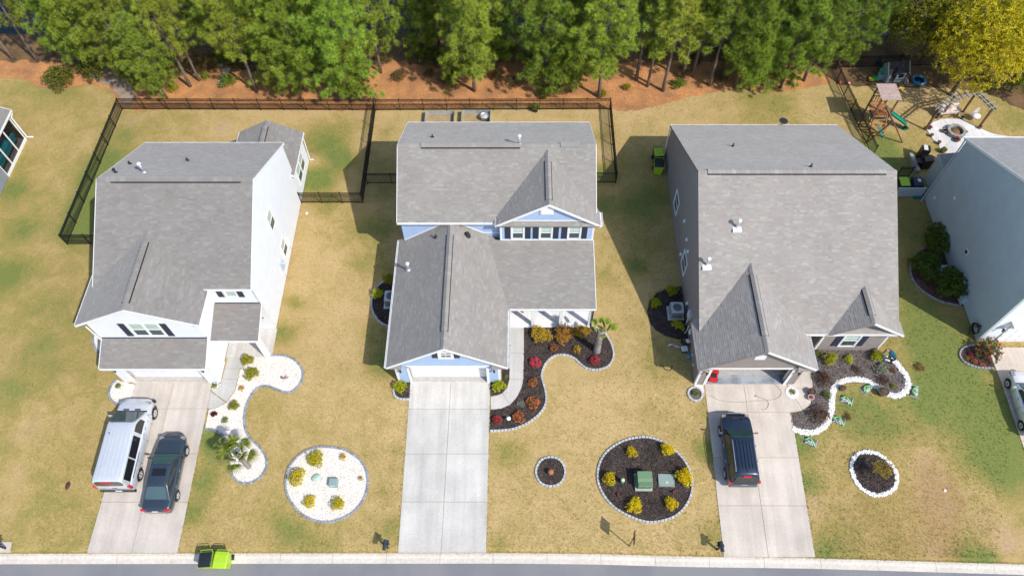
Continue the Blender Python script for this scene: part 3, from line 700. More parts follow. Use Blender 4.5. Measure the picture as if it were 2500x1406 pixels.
def ac_unit(loc, label, sz=0.78, h=0.85):
    t = thing('air_conditioner', label, 'air conditioner', loc, group='outdoor air conditioners')
    mb = MB(); mb.bx(-.55, .55, -.55, .55, 0, .09, col=(.5, .5, .48)); mb.build('pad', 'concrete', t, True)
    s = sz / 2; mb = MB(); g = (.30, .33, .36)
    mb.bx(-s, s, -s, s, .09, h * .96, col=(.10, .12, .13)); b = mb.build('coil', 'plastic', t, True)
    mb = MB()
    for i in range(15):
        q = -s + .05 + (sz - .1) * i / 14
        for a in (-1, 1):
            mb.bx(q - .008, q + .008, a * s - .012, a * s + .012, .14, h * .93, col=g); mb.bx(a * s - .012, a * s + .012, q - .008, q + .008, .14, h * .93, col=g)
    for a in (-1, 1):
        for c in (-1, 1): mb.rbox(a * s, c * s, .09, .07, .07, h * .87, 0, col=g)
    tag(mb.build('guard_bars', 'plastic', b, True), kind='stuff')
    mb = MB(); n = 24; k = s + .03; top = h
    ring = [(.3 * math.cos(2 * math.pi * i / n), .3 * math.sin(2 * math.pi * i / n)) for i in range(n)]
    outr = []
    for i in range(n):
        a = 2 * math.pi * i / n; m = max(abs(math.cos(a)), abs(math.sin(a))); f = k / m * (0.97 if m < .75 else 1); outr.append((math.cos(a) * f, math.sin(a) * f))
    for i in range(n):
        j = (i + 1) % n
        mb.poly([(*ring[i], top), (*outr[i], top), (*outr[j], top), (*ring[j], top)], 0, (.46, .48, .5))
        mb.poly([(*outr[i], top), (*outr[i], top - .08), (*outr[j], top - .08), (*outr[j], top)], 0, (.4, .42, .44))
        mb.poly([(*ring[j], top), (*ring[j], top - .1), (*ring[i], top - .1), (*ring[i], top)], 0, (.2, .2, .22))
    mb.build('top_panel', 'plastic', t, True)
    mb = MB()
    for i in range(3):
        a = i * 2.094; mb.poly([(.03 * math.cos(a - 1), .03 * math.sin(a - 1), top - .09), (.27 * math.cos(a), .27 * math.sin(a), top - .11), (.27 * math.cos(a + .9), .27 * math.sin(a + .9), top - .08), (.03 * math.cos(a + 1.5), .03 * math.sin(a + 1.5), top - .06)], 0, (.14, .15, .16))
    mb.lathe([(.09, -.12), (.09, -.05), (.02, -.03)], 10, (0, 0, top), col=(.30, .31, .33)); mb.build('fan', 'plastic', t, True)
    mb = MB()
    for i in range(1, 6): mb.tube([(i * .055 * math.cos(2 * math.pi * j / 20), i * .055 * math.sin(2 * math.pi * j / 20), top + .012) for j in range(21)], .006, 3, col=(.35, .37, .39), caps=False)
    for i in range(6): a = i * math.pi / 3; mb.tube([(0, 0, top + .014), (.32 * math.cos(a), .32 * math.sin(a), top + .012)], .006, 3, col=(.35, .37, .39))
    mb.build('fan_guard', 'plastic', t, True)
    return t

FX, BX, LX, RX = (0, -1, 0), (0, 1, 0), (-1, 0, 0), (1, 0, 0)
def plinth(house, x0, x1, y0, y1):
    mb = MB(); mb.bx(x0, x1, y0, y1, -0.25, 0.08); return mb.build('foundation', 'foundation', house)

# ---------------------------------------------------------------- white house
h = thing('white_house', 'white sided two storey house with front gable over garage, van in its drive', 'house', (-21.2, 28, 0))
SW = 'siding_white'
plinth(h, -25.95, -16.5, 24.05, 35.35); plinth(h, -25.5, -19.45, 20.15, 24.0)
HE, HR, YF, YR, YB = 5.62, 8.85, 23.7, 29.7, 35.7
z_at = lambda y: HE + (HR - HE) * (1 - abs(y - YR) / 6.0) - 0.16
for x, n in ((-16.45, RX), (-26.0, LX)):
    wall(h, [(x, 24.0, 0.1), (x, 35.4, 0.1), (x, 35.4, z_at(35.4)), (x, YR, z_at(YR)), (x, 24.0, z_at(24.0))], n, SW)
rect(h, (-26, 35.4), (-16.45, 35.4), 0.1, 5.4, BX, SW); rect(h, (-19.5, 24.0), (-16.45, 24.0), 0.1, 5.45, FX, SW)
roof(h, [(-26.05, YF, HE), (-16.4, YF, HE), (-16.4, YR, HR), (-26.05, YR, HR)], SH1, trim=(0, 1, 3))
roof(h, [(-16.4, YB, HE), (-26.05, YB, HE), (-26.05, YR, HR), (-16.4, YR, HR)], SH1, trim=(0, 1, 3))
ridge(h, (-26.05, YR, HR), (-16.4, YR, HR), SH1, (0.9, 8.9), pitch=.54)
# front gable over the garage
gx0, gx1, gc, gy, ge, gr = -26.45, -19.05, -22.75, 21.25, 5.5, 7.33
roof(h, [(gx0, gy, ge), (gx0, 24.8, ge), (gc, 27.1, gr), (gc, gy, gr)], SH1, trim=(0, 3))
roof(h, [(gx1, 23.95, ge), (gx1, gy, ge), (gc, gy, gr), (gc, 27.1, gr)], SH1, trim=(0, 1))
ridge(h, (gc, gy, gr), (gc, 26.9, gr), SH1, (0.5, 4.8), pitch=.5)
gzw = lambda x: ge + (gr - ge) * (1 - abs(x - gc) / 3.7) - 0.15
wall(h, [(-25.9, 21.5, 3.3), (-19.45, 21.5, 3.3), (-19.45, 21.5, gzw(-19.45)), (gc, 21.5, gzw(gc)), (-25.9, 21.5, gzw(-25.9))], FX, SW)
rect(h, (-19.45, 21.5), (-19.45, 24.0), 0.1, gzw(-19.45), RX, SW); rect(h, (-25.9, 21.5), (-25.9, 24.0), 0.1, gzw(-25.9), LX, SW)
mb = MB(); mb.bx(gc + .25, gc + .95, 21.44, 21.5, 6.45, 6.85); mb.build('gable_vent', 'trim_white', h)
for a, b in ((gx0 + .05, -25.9), (-19.45, gx1 - .05)):
    mb = MB(); mb.poly([(a, gy + .02, ge - .10), (b, gy + .02, ge - .10), (b, 21.49, ge + .05), (a, 21.49, ge + .05)]); mb.poly([(a, gy + .02, ge - .18), (a, 21.49, ge - .18), (b, 21.49, ge - .18), (b, gy + .02, ge - .18)]); mb.poly([(a, gy + .02, ge - .18), (b, gy + .02, ge - .18), (b, gy + .02, ge - .1), (a, gy + .02, ge - .1)]); mb.build('eave_return', 'shingle' if False else 'roof_deck', h)
wc = PY(358, 803, 21.5)
window(h, (wc.x, 21.5, wc.z), FX, 1.75, 1.45, cols_=2)
for px in (307, 408): q = PY(px, 804, 21.5); shutter(h, (q.x, 21.5, q.z), FX, 0.40, 1.55)
# skirt roof and garage front
roof(h, [(-25.85, 19.7, 2.78), (-19.3, 19.7, 2.78), (-19.3, 21.5, 3.5), (-25.85, 21.5, 3.5)], SH1, trim=(0, 1, 3))
mb = MB(); mb.bx(-25.85, -19.35, 21.44, 21.5, 3.5, 3.58); mb.build('flashing', 'shutter', h)
gl, gr_ = G(331, 925).x, G(516, 925).x
for a, b in ((-25.55, gl), (gr_, -19.4)): rect(h, (a, 20.07), (b, 20.07), 0.05, 2.7, FX, SW)
rect(h, (-25.55, 20.07), (-19.4, 20.07), 2.25, 2.7, FX, SW)
for x, n in ((-19.4, RX), (-25.55, LX)): wall(h, [(x, 20.07, .05), (x, 21.5, .05), (x, 21.5, 3.33), (x, 20.07, 2.75)], n, SW)
garage_door(h, gl, gr_, 20.42, 2.25)
for x in (gl, gr_): strip(h, (x, 20.05, 0.03), (x, 20.05, 2.3), 0.16, 0.04, FX, name='door_trim')
mb = MB(); mb.bx(gl, gr_, 20.0, 20.45, -0.02, 0.032, col=CP); mb.build('apron', 'concrete', h)
for x, y, sx, sy, z0, z1 in ((-25.55, 20.07, -1, -1, .05, 2.7), (-19.4, 20.07, 1, -1, .05, 2.7), (-25.9, 21.5, -1, -1, 3.3, 5.5), (-19.45, 21.5, 1, -1, 3.2, 5.5), (-16.45, 24, 1, -1, .1, 5.5), (-16.45, 35.4, 1, 1, .1, 5.5)): corner(h, x, y, z0, z1, sx, sy, 0.14)
lamp(h, (-25.2, 20.0, 2.2), FX); lamp(h, (-19.7, 20.0, 2.2), FX)
downspout(h, [(-25.97, 21.35, 5.3), (-25.97, 21.42, 3.6), (-25.8, 21.3, 3.55)]); downspout(h, [(-16.38, 23.85, 5.4), (-16.38, 23.9, 3.6)])
# entry: small upper window, shed roof, post, door
q = PY(564, 716, 24.0); window(h, (q.x, 24.0, q.z), FX, 0.62, 0.62, rows=1, glass=('glass_blind',))
for px in (537, 587): q2 = PY(px, 716, 24.0); shutter(h, (q2.x, 24.0, q2.z), FX, 0.36, 0.78)
roof(h, [(-19.42, 21.65, 2.75), (-16.42, 21.65, 2.75), (-16.42, 24.0, 3.5), (-19.42, 24.0, 3.5)], SH1, trim=(0, 1))
mb = MB(); mb.bx(-19.35, -16.5, 23.94, 24.0, 3.5, 3.58); mb.build('flashing', 'shutter', h)
mb = MB(); mb.bx(-16.82, -16.5, 21.85, 22.15, 0.03, 2.62); mb.build('post', 'trim_white', h)
mb = MB(); mb.bx(-19.4, -16.5, 21.75, 22.0, 2.35, 2.62); mb.build('beam', 'trim_white', h)
mb = MB(); mb.bx(-19.4, -16.38, 21.85, 24.0, -0.1, 0.06, col=(.56, .53, .50)); mb.build('porch_slab', 'concrete', h)
mb = MB(); mb.bx(-18.4, -17.45, 23.93, 23.99, 0.1, 2.2, col=(.55, .56, .58)); d = mb.build('door', 'paint', h)
mb = MB(); mb.lathe([(.03, 0), (.03, .06)], 8, (-17.55, 23.9, 1.0)); mb.build('handle', 'metal_dark', d)
mb = MB(); mb.lathe([(.03, 0), (.045, .05), (.03, .10)], 8, (-16.85, 23.94, 1.6)); mb.build('door_bell', 'metal_dark', h)
# side windows, meters
for (px, py, w_, hh) in ((660, 537, 0.85, 1.45), (692.5, 603, 0.85, 1.30)):
    q = PX(px, py, -16.45); window(h, (-16.45, q.y, q.z), RX, w_, hh)
q = PX(688, 652, -16.45); mb = MB(); mb.bx(-16.44, -16.28, q.y - .25, q.y + .25, 1.1, 1.9, col=(.45, .55, .65)); mb.tube([(-16.28, q.y, 1.7), (-16.18, q.y, 1.7)], .1, 10, col=(.5, .6, .68)); o = mb.build('electric_meter', 'plastic', h)
mb = MB(); mb.tube([(-16.36, q.y - .1, 1.1), (-16.36, q.y - .1, 0.05)], .035, 6); mb.build('conduit', 'pipe_white', o)
q = PX(698, 583, -16.45); mb = MB(); mb.bx(-16.44, -16.3, q.y - .12, q.y + .12, 1.35, 1.6); mb.tube([(-16.38, q.y, 1.35), (-16.38, q.y, 0.1)], .025, 5); mb.build('service_box', 'pipe_white', h)
# rear sunroom
z_s = lambda x: 3.0 + 1.25 * (1 - abs(x + 18.6) / 2.4) - 0.15
rect(h, (-16.45, 35.4), (-16.45, 38.95), 0.1, 2.95, RX, SW); rect(h, (-20.75, 35.4), (-20.75, 38.95), 0.1, 2.95, LX, SW)
wall(h, [(-20.75, 38.95, .1), (-16.45, 38.95, .1), (-16.45, 38.95, 2.95), (-18.6, 38.95, z_s(-18.6)), (-20.75, 38.95, 2.95)], BX, SW)
plinth(h, -20.7, -16.5, 35.3, 38.9)
roof(h, [(-16.2, 34.95, 3.0), (-16.2, 39.2, 3.0), (-18.6, 39.2, 4.25), (-18.6, 34.95, 4.25)], SH1, trim=(0, 3))
roof(h, [(-21.0, 39.2, 3.0), (-21.0, 35.3, 3.0), (-18.6, 35.3, 4.25), (-18.6, 39.2, 4.25)], SH1, trim=(0,))
ridge(h, (-18.6, 35.5, 4.25), (-18.6, 39.2, 4.25), SH1, (0.4, 3.1), pitch=.5)
q = PX(732, 410, -16.45); window(h, (-16.45, q.y + .1, q.z), RX, 2.0, 1.5, cols_=2)
corner(h, -16.45, 38.95, .1, 2.9, 1, 1, .14); downspout(h, [(-16.3, 39.05, 2.9), (-16.36, 39.02, 0.15), (-16.1, 39.1, 0.06)])
# roof stacks
def on_roof(px, py, a, b, c): # photo pixel -> point on the plane z = a + b*y (or x when c)
    d = ray(px, py); k = d.x if c else d.y; t = (a - CAMH) / (d.z - b * k); p = Vector((0, 0, CAMH)) + d * t; return p
sl1 = (HR - HE) / 6.0; rear = lambda px, py: on_roof(px, py, HR + sl1 * YR, -sl1, False)
p = rear(352, 421); vent_pipe(h, p.x, p.y, p.z, .75, .075)
for px, py in ((318, 401), (459, 393), (283, 422)): p = rear(px, py); vent_pipe(h, p.x, p.y, p.z, .28, .05, white=False, cap=(px == 283))

# ---------------------------------------------------------------- blue house
h = thing('blue_house', 'pale blue sided house with garage gable and three shuttered dormer windows, empty driveway', 'house', (-1.5, 29, 0))
SB = 'siding_blue'
plinth(h, -7.7, 4.85, 29.0, 37.35); plinth(h, -7.7, -1.2, 20.15, 29.1); plinth(h, -1.3, 4.8, 26.0, 29.1)
HE, HR, YF, YR, YB = 5.5, 8.0, 28.85, 33.3, 37.75; sl2 = (HR - HE) / (YR - YF)
z_at = lambda y: HR - sl2 * abs(y - YR) - 0.16
for x, n in ((4.9, RX), (-7.75, LX)):
    wall(h, [(x, 29.2, 0.1), (x, 37.4, 0.1), (x, 37.4, z_at(37.4)), (x, YR, z_at(YR)), (x, 29.2, z_at(29.2))], n, SB)
rect(h, (-7.75, 37.4), (4.9, 37.4), 0.1, 5.4, BX, SB); rect(h, (-7.75, 29.2), (-1.2, 29.2), 2.4, 5.4, FX, SB)
roof(h, [(-7.9, YF, HE), (5.05, YF, HE), (5.05, YR, HR), (-7.9, YR, HR)], SH2, trim=(0, 1, 3))
roof(h, [(5.05, YB, HE), (-7.9, YB, HE), (-7.9, YR, HR), (5.05, YR, HR)], SH2, trim=(0, 1, 3))
ridge(h, (-7.9, YR, HR), (5.05, YR, HR), SH2, (1.55, 8.0), pitch=.56)
mb = MB(); mb.bx(2.75, 4.0, YR - .18, YR + .18, HR - .06, HR + .06, col=(.29, .275, .265)); mb.build('ridge_vent', 'shingle', h)
gutter(h, (-7.9, YF, HE), (-1.45, YF, HE), FX)
# upper front gable bay
gx0, gx1, gc, gy, ge = -1.50, 5.30, 1.90, 28.5, 5.66; DW = 28.75
gr = PY(1337, 499.5, gy).z
roof(h, [(gx0, gy, ge), (gx0, 29.4, ge), (gc, 33.6, gr), (gc, gy, gr)], SH2, trim=(0, 3))
roof(h, [(gx1, 29.6, ge), (gx1, gy, ge), (gc, gy, gr), (gc, 33.6, gr)], SH2, trim=(0, 1))
ridge(h, (gc, gy, gr), (gc, min(33.4, YF + (gr - HE) / sl2), gr), SH2, (0.4, 3.6), pitch=.7)
gutter(h, (5.35, 29.6, ge), (5.35, gy, ge), RX)
sg = (gr - ge) / 3.45; gzw = lambda x: gr - sg * abs(x - gc) - 0.16
wall(h, [(-.95, DW - .03, 5.78), (4.75, DW - .03, 5.78), (4.75, DW - .03, max(5.79, gzw(4.75))), (gc, DW - .03, gzw(gc)), (-.95, DW - .03, max(5.79, gzw(-.95)))], FX, SB)
rect(h, (-1.2, DW), (4.95, DW), 3.0, 5.78, FX, SB)
rect(h, (-1.2, DW), (-1.2, 29.2), 3.0, 5.6, LX, SB); rect(h, (4.95, DW), (4.95, 29.3), 3.0, 5.6, RX, SB)
roof(h, [(-1.45, 28.46, 5.62), (5.25, 28.46, 5.62), (5.05, DW - .02, 5.90), (-1.25, DW - .02, 5.90)], SH2, name='pent_roof', thick=.07)
strip(h, (-0.7, DW - .05, 5.95), (4.45, DW - .05, 5.95), .08, .03, FX, name='trim_board')
q0 = PY(1336, 512, DW - .05); mb = MB(); mb.bx(q0.x - .42, q0.x + .42, DW - .11, DW - .035, q0.z - .45, q0.z + .33); o = mb.build('gable_vent', 'trim_white', h)
mb = MB()
for i in range(7): mb.bx(q0.x - .33, q0.x + .33, DW - .125, DW - .108, q0.z - .36 + i * .095, q0.z - .31 + i * .095)
mb.build('slats', 'gutter_white', o)
for px in (1264, 1332.5, 1402):
    q = PY(px, 567, DW); window(h, (q.x, DW, q.z), FX, 0.70, 1.25, mun=1, trim=.11)
    for s_ in (-1, 1): shutter(h, (q.x + s_ * .665, DW, q.z + .03), FX, 0.37, 1.40)
corner(h, -1.2, DW, 3.4, 5.55, -1, -1, .10); corner(h, 4.95, DW, 3.4, 5.55, 1, -1, .10)
strip(h, (-1.2, DW - .02, 3.78), (4.95, DW - .02, 3.78), .09, .03, FX, name='trim_board')
# garage wing
gx0, gx1, gc, gy, ge, gr = -8.18, -0.68, -4.43, 19.78, 2.8, 5.32; sg = (gr - ge) / 3.75
roof(h, [(gx0, gy, ge), (gx0, 29.4, ge), (gc, 29.4, gr), (gc, gy, gr)], SH2, trim=(0, 3))
roof(h, [(gx1, 29.2, ge), (gx1, gy, ge), (gc, gy, gr), (gc, 29.2, gr)], SH2, trim=(1,))
ridge(h, (gc, gy, gr), (gc, 29.15, gr), SH2, (1.2, 8.3), pitch=.67)
gutter(h, (gx0, gy, ge), (gx0, 29.4, ge), LX); gutter(h, (gx1, 24.0, ge), (gx1, gy, ge), RX)
gzw = lambda x: gr - sg * abs(x - gc) - 0.16
FY = 20.08
wall(h, [(-7.76, FY, 2.3), (-1.16, FY, 2.3), (-1.16, FY, gzw(-1.16)), (gc, FY, gzw(gc)), (-7.76, FY, gzw(-7.76))], FX, SB)
gl, gr_ = G(1006, 928).x, G(1193, 928).x
for a, b in ((-7.76, gl), (gr_, -1.16)): rect(h, (a, FY), (b, FY), 0.05, 2.3, FX, SB)
for x in (gl, gr_): strip(h, (x, FY - .02, 0.03), (x, FY - .02, 2.36), .17, .035, FX, name='door_trim')
strip(h, (gl - .08, FY - .02, 2.36), (gr_ + .08, FY - .02, 2.36), .22, .035, FX, name='door_trim')
garage_door(h, gl, gr_, FY + .35, 2.3)
mb = MB(); mb.bx(gl, gr_, FY - .05, FY + .38, -0.02, 0.032, col=CG); mb.build('apron', 'concrete', h)
rect(h, (-7.76, FY), (-7.76, 29.2), 0.1, 2.6, LX, SB); rect(h, (-1.16, FY), (-1.16, 26.0), 0.1, 2.6, RX, SB)
corner(h, -7.76, FY, .05, 2.7, -1, -1, .14); corner(h, -1.16, FY, .05, 2.7, 1, -1, .14)
for a, b in ((gx0 + .06, -7.76 + .5), (-1.16 - .5, gx1 - .06)):
    mb = MB(); mb.prism([(a, gy + .03, ge - .26), (b, gy + .03, ge - .26), (b, FY, ge + .02), (a, FY, ge + .02)], (0, 0, .02)); mb.prism([(a, gy + .03, ge - .27), (b, gy + .03, ge - .27), (b, FY, ge - .27), (a, FY, ge - .27)], (0, 0, -.05)); mb.build('eave_return', 'siding_taupe', h)
q = PY(1088, 865, FY); window(h, (gc + .02, FY, q.z - .02), FX, .62, .62, mun=2, trim=.17, glass=('glass_dark', 'glass_dark'))
for s_ in (-1, 1): shutter(h, (gc + .02 + s_ * .66, FY, q.z - .05), FX, .36, .72)
lamp(h, (gl - .45, FY - .06, 2.1), FX); lamp(h, (gr_ + .42, FY - .06, 2.1), FX)
mb = MB(); mb.bx(-1.2, -1.12, FY + .2, FY + .28, .1, 2.6); mb.build('downspout', 'shutter', h)
# flashing where the garage roof meets the upper wall
for s_ in (-1, 1): strip(h, (gc + s_ * .35, 29.18, gr + .05 - sg * .35), (gc + s_ * (3.3 if s_ < 0 else 2.0), 29.18, gr + .05 - sg * (3.3 if s_ < 0 else 2.0)), .07, .03, FX, name='flashing')
strip(h, (gc + 2.0, 29.18, 3.99), (-1.2, 29.18, 3.99), .07, .03, FX, name='flashing')
# porch roof, porch
roof(h, [(-2.4, 23.96, 2.8), (5.0, 23.96, 2.8), (5.0, 28.77, 3.70), (-2.4, 28.77, 3.70)], SH2, trim=(1,))
gutter(h, (-0.66, 23.96, 2.8), (5.0, 23.96, 2.8), FX)
rect(h, (-1.16, 26.0), (4.9, 26.0), 0.1, 2.7, FX, SB); rect(h, (4.9, 26.0), (4.9, 29.2), 0.1, 3.0, RX, SB)
mb = MB(); mb.bx(-1.1, 4.95, 24.1, 26.0, -.1, .09, col=(.72, .72, .72)); mb.build('porch_slab', 'concrete', h)
for px in (1301, 1367.5, 1438): q = P(px, 792, .1); mb = MB(); mb.bx(q.x - .11, q.x + .11, 24.17, 24.39, .09, 2.55); po = mb.build('post', 'trim_white', h); mb = MB(); mb.bx(q.x - .14, q.x + .14, 24.14, 24.42, .09, .22); mb.build('post_base', 'trim_white', po)
mb = MB(); mb.bx(-1.05, 4.9, 24.18, 24.38, 2.55, 2.72); mb.build('beam', 'trim_white', h)
downspout(h, [(4.98, 24.02, 2.65), (4.9, 24.1, 2.3), (4.9, 24.12, .15), (5.1, 23.9, .06)], 'shutter'); corner(h, 4.9, 26.0, .1, 2.6, 1, -1, .1)
mb = MB(); mb.bx(0.2, 1.15, 25.94, 25.99, .1, 2.2, col=(.12, .10, .09)); d = mb.build('door', 'paint', h); mb = MB(); mb.lathe([(.03, 0), (.03, .06)], 8, (1.05, 25.91, 1.05)); mb.build('handle', 'galvanised', d)
window(h, (3.2, 26.0, 1.5), FX, .9, 1.4, cols_=2)
rear = lambda px, py: on_roof(px, py, HR + sl2 * YR, -sl2, False)
p = rear(1268, 352); vent_pipe(h, p.x, p.y, p.z, .7, .075); p = rear(1056, 336); vent_pipe(h, p.x, p.y, p.z, .26, .05, white=False, cap=False)
lft = lambda px, py: on_roof(px, py, gr - sg * gc, sg, True); rgt = lambda px, py: on_roof(px, py, gr + sg * gc, -sg, True)
p = lft(998, 659); vent_pipe(h, p.x, p.y, p.z, .7, .075); p = lft(1064, 580); vent_pipe(h, p.x, p.y, p.z, .30, .05, white=False, cap=False); p = rgt(1141, 575); vent_pipe(h, p.x, p.y, p.z, .15, .09, white=False)
BLUE = h

# ---------------------------------------------------------------- taupe house
h = thing('taupe_house', 'taupe sided house with large grey roof and open garage, black car in its drive', 'house', (17.7, 30, 0))
ST = 'siding_taupe'; XL, XR = 11.5, 23.85
HE, HR, YF, YR, YB, HB = 3.0, 8.2, 22.0, 30.9, 39.6, 3.35
sf, sb = (HR - HE) / (YR - YF), (HR - HB) / (YB - YR)
z_at = lambda y: (HR - sf * (YR - y) if y < YR else HR - sb * (y - YR)) - 0.16
plinth(h, XL + .05, XR - .05, 22.5, 39.3); plinth(h, XL, 17.8, 20.6, 22.5)
for x, n in ((XR, RX), (XL, LX)):
    wall(h, [(x, 22.4, 0.1), (x, 39.35, 0.1), (x, 39.35, z_at(39.35)), (x, YR, z_at(YR)), (x, 22.4, z_at(22.4))], n, ST)
rect(h, (XL, 39.35), (XR, 39.35), 0.1, 3.3, BX, ST)
roof(h, [(11.38, YF, HE), (23.97, YF, HE), (23.97, YR, HR), (11.38, YR, HR)], SH3, trim=(0,))
roof(h, [(23.97, YB, HB), (11.38, YB, HB), (11.38, YR, HR), (23.97, YR, HR)], SH3, edge='gutter_white', trim=(0,))
ridge(h, (11.38, YR, HR), (23.97, YR, HR), SH3, (0.6, 11.9), pitch=.57)
downspout(h, [(11.42, 39.45, 3.2), (11.42, 39.42, .1)])
# garage gable
gx0, gx1, gc, gy, ge, gr = 11.05, 18.33, 14.68, 19.62, 2.85, 5.25; sg = (gr - ge) / 3.64; FY = 19.95
roof(h, [(gx0, gy, ge), (gx0, 22.9, ge), (gc, 26.9, gr), (gc, gy, gr)], SH3, edge='siding_taupe', trim=(0, 3))
roof(h, [(gx1, 22.2, ge), (gx1, gy, ge), (gc, gy, gr), (gc, 26.9, gr)], SH3, trim=(1,))
ridge(h, (gc, gy, gr), (gc, 26.3, gr), SH3, (1.1, 5.4), pitch=.66)
gutter(h, (gx1, 22.1, ge), (gx1, gy, ge), RX)
gzw = lambda x: gr - sg * abs(x - gc) - 0.16
wall(h, [(11.43, FY, 2.3), (17.83, FY, 2.3), (17.83, FY, gzw(17.83)), (gc, FY, gzw(gc)), (11.43, FY, gzw(11.43))], FX, ST)
gl, gr_ = G(1718, 937).x, G(1913, 937).x
for a, b in ((11.43, gl), (gr_, 17.83)): rect(h, (a, FY), (b, FY), 0.05, 2.3, FX, ST)
for x in (gl, gr_): strip(h, (x, FY - .02, 0.03), (x, FY - .02, 2.34), .18, .035, FX, name='door_trim')
strip(h, (gl - .6, FY - .02, 2.36), (gr_ + .6, FY - .02, 2.36), .16, .035, FX, name='door_trim')
rect(h, (11.43, FY), (11.43, 22.4), 0.05, 2.7, LX, ST); rect(h, (17.83, FY), (17.83, 25.0), 0.05, 2.7, RX, ST)
mb = MB(); mb.bx(11.6, 17.68, FY - .02, 26.0, -0.1, 0.035); mb.build('garage_floor', 'stained_concrete', h)
mb = MB(); mb.bx(11.6, 17.68, 26.0, 26.15, 0.03, 2.7); mb.build('garage_back_wall', 'trim_white', h)
mb = MB(); mb.bx(11.55, 17.7, 20.15, 26.1, 2.62, 2.7); mb.build('garage_ceiling', 'trim_white', h)
mb = MB(); mb.bx(gl - .12, gl, FY + .1, FY + .4, .03, 2.3); mb.bx(gr_, gr_ + .12, FY + .1, FY + .4, .03, 2.3); mb.build('door_jamb', 'trim_white', h)
corner(h, 11.43, FY, .05, 2.65, -1, -1, .12); corner(h, 17.83, FY, .05, 2.65, 1, -1, .12, mat='siding_taupe')
for a, b in ((gx0 + .06, 11.43 + .3), (17.83 - .55, gx1 - .06)):
    mb = MB(); mb.prism([(a, gy + .03, ge - .26), (b, gy + .03, ge - .26), (b, FY, ge + .0), (a, FY, ge + .0)], (0, 0, .02)); mb.prism([(a, gy + .03, ge - .27), (b, gy + .03, ge - .27), (b, FY, ge - .27), (a, FY, ge - .27)], (0, 0, -.05)); mb.build('eave_return', 'siding_taupe', h)
q = PY(1857, 871, FY); mb = MB(); mb.bx(q.x - .33, q.x + .33, FY - .05, FY - .0, q.z - .3, q.z + .3); mb.build('gable_vent', 'trim_white', h)
lamp(h, (gl - .25, FY - .06, 2.05), FX); lamp(h, (gr_ + .3, FY - .06, 2.05), FX)
# small gable on the right
sx0, sx1, sc_, sy, se, sr = 19.35, 24.33, 21.84, 21.95, 2.9, 4.5; ss_ = (sr - se) / 2.49; WY = 22.38
roof(h, [(sx0, sy, se), (sx0, 22.6, se), (sc_, 25.2, sr), (sc_, sy, sr)], SH3, edge='siding_taupe', trim=(3,))
roof(h, [(sx1, 22.9, se), (sx1, sy, se), (sc_, sy, sr), (sc_, 25.2, sr)], SH3, trim=(1,))
ridge(h, (sc_, sy, sr), (sc_, 24.7, sr), SH3, (0.6, 2.5), pitch=.64)
szw = lambda x: sr - ss_ * abs(x - sc_) - 0.16
wall(h, [(19.65, WY, .1), (23.85, WY, .1), (23.85, WY, szw(23.85)), (sc_, WY, szw(sc_)), (19.65, WY, szw(19.65))], FX, ST)
rect(h, (19.65, WY), (19.65, 25.0), .1, 2.9, LX, ST); rect(h, (17.83, 25.0), (19.65, 25.0), .1, 3.2, FX, ST)
corner(h, 19.65, WY, .1, 2.8, -1, -1, .10); corner(h, 23.85, WY, .1, 2.8, 1, -1, .10)
gutter(h, (18.4, YF, HE), (20.2, YF, HE), FX)
q = PY(2075, 830, WY); window(h, (q.x, WY, q.z), FX, .92, 1.42, mun=1, trim=.12)
for s_ in (-1, 1): shutter(h, (q.x + s_ * .84, WY, q.z), FX, .40, 1.5)
mb = MB(); mb.bx(18.2, 19.15, 24.93, 24.99, .1, 2.2, col=(.12, .06, .04)); d = mb.build('door', 'paint', h); mb = MB(); mb.lathe([(.03, 0), (.03, .06)], 8, (18.3, 24.9, 1.05)); mb.build('handle', 'galvanised', d)
mb = MB(); mb.bx(17.85, 19.65, 21.2, 25.0, -.1, .045, col=CT); mb.build('porch_slab', 'concrete', h)
for sgx in (0,):
    a, b = 23.5, sx1 - .08; mb = MB(); mb.prism([(a, sy + .03, se - .25), (b, sy + .03, se - .25), (b, WY, se), (a, WY, se)], (0, 0, .02)); mb.prism([(a, sy + .03, se - .26), (b, sy + .03, se - .26), (b, WY, se - .26), (a, WY, se - .26)], (0, 0, -.05)); mb.build('eave_return', 'siding_taupe', h)
# left wall: two windows and small wall vents
for px, py in ((1653, 495), (1672, 642)): q = PX(px, py, XL); window(h, (XL, q.y, q.z), LX, 1.15, 1.35, glass=('glass_dark', 'glass_dark'))
for px, py in ((1673.5, 539), (1679.5, 584), (1682.5, 613), (1664.5, 620), (1680, 739.5)):
    q = PX(px, py, XL); mb = MB(); mb.obox((XL - .10, q.y - .09, q.z - .1), (.09, 0, 0), (0, .18, 0), (0, 0, .16)); mb.obox((XL - .14, q.y - .10, q.z - .1), (.06, 0, 0), (0, .20, 0), (.03, 0, .04)); mb.build('wall_vent', 'pipe_white', h)
for px, py in ((1692, 867), (1694, 890)): q = PX(px, py, 11.43); mb = MB(); mb.bx(11.35, 11.42, q.y - .06, q.y + .06, q.z - .06, q.z + .06); mb.build('wall_vent', 'pipe_white', h)
q = PX(1684, 776, 11.5); mb = MB(); mb.bx(11.3, 11.49, q.y - .22, q.y + .22, .95, 1.65, col=(.55, .57, .6)); o = mb.build('electric_meter', 'plastic', h)
mb = MB(); mb.tube([(11.36, q.y - .1, 1.0), (11.36, q.y - .1, .05)], .035, 6); mb.tube([(11.36, q.y - .6, .9), (11.36, q.y - .6, .1), (11.2, q.y - .75, .08)], .03, 6); mb.build('conduit', 'pipe_white', o)
mb = MB(); mb.bx(11.32, 11.43, q.y - 1.2, q.y - .95, .7, 1.05); mb.build('service_box', 'pipe_white', h)
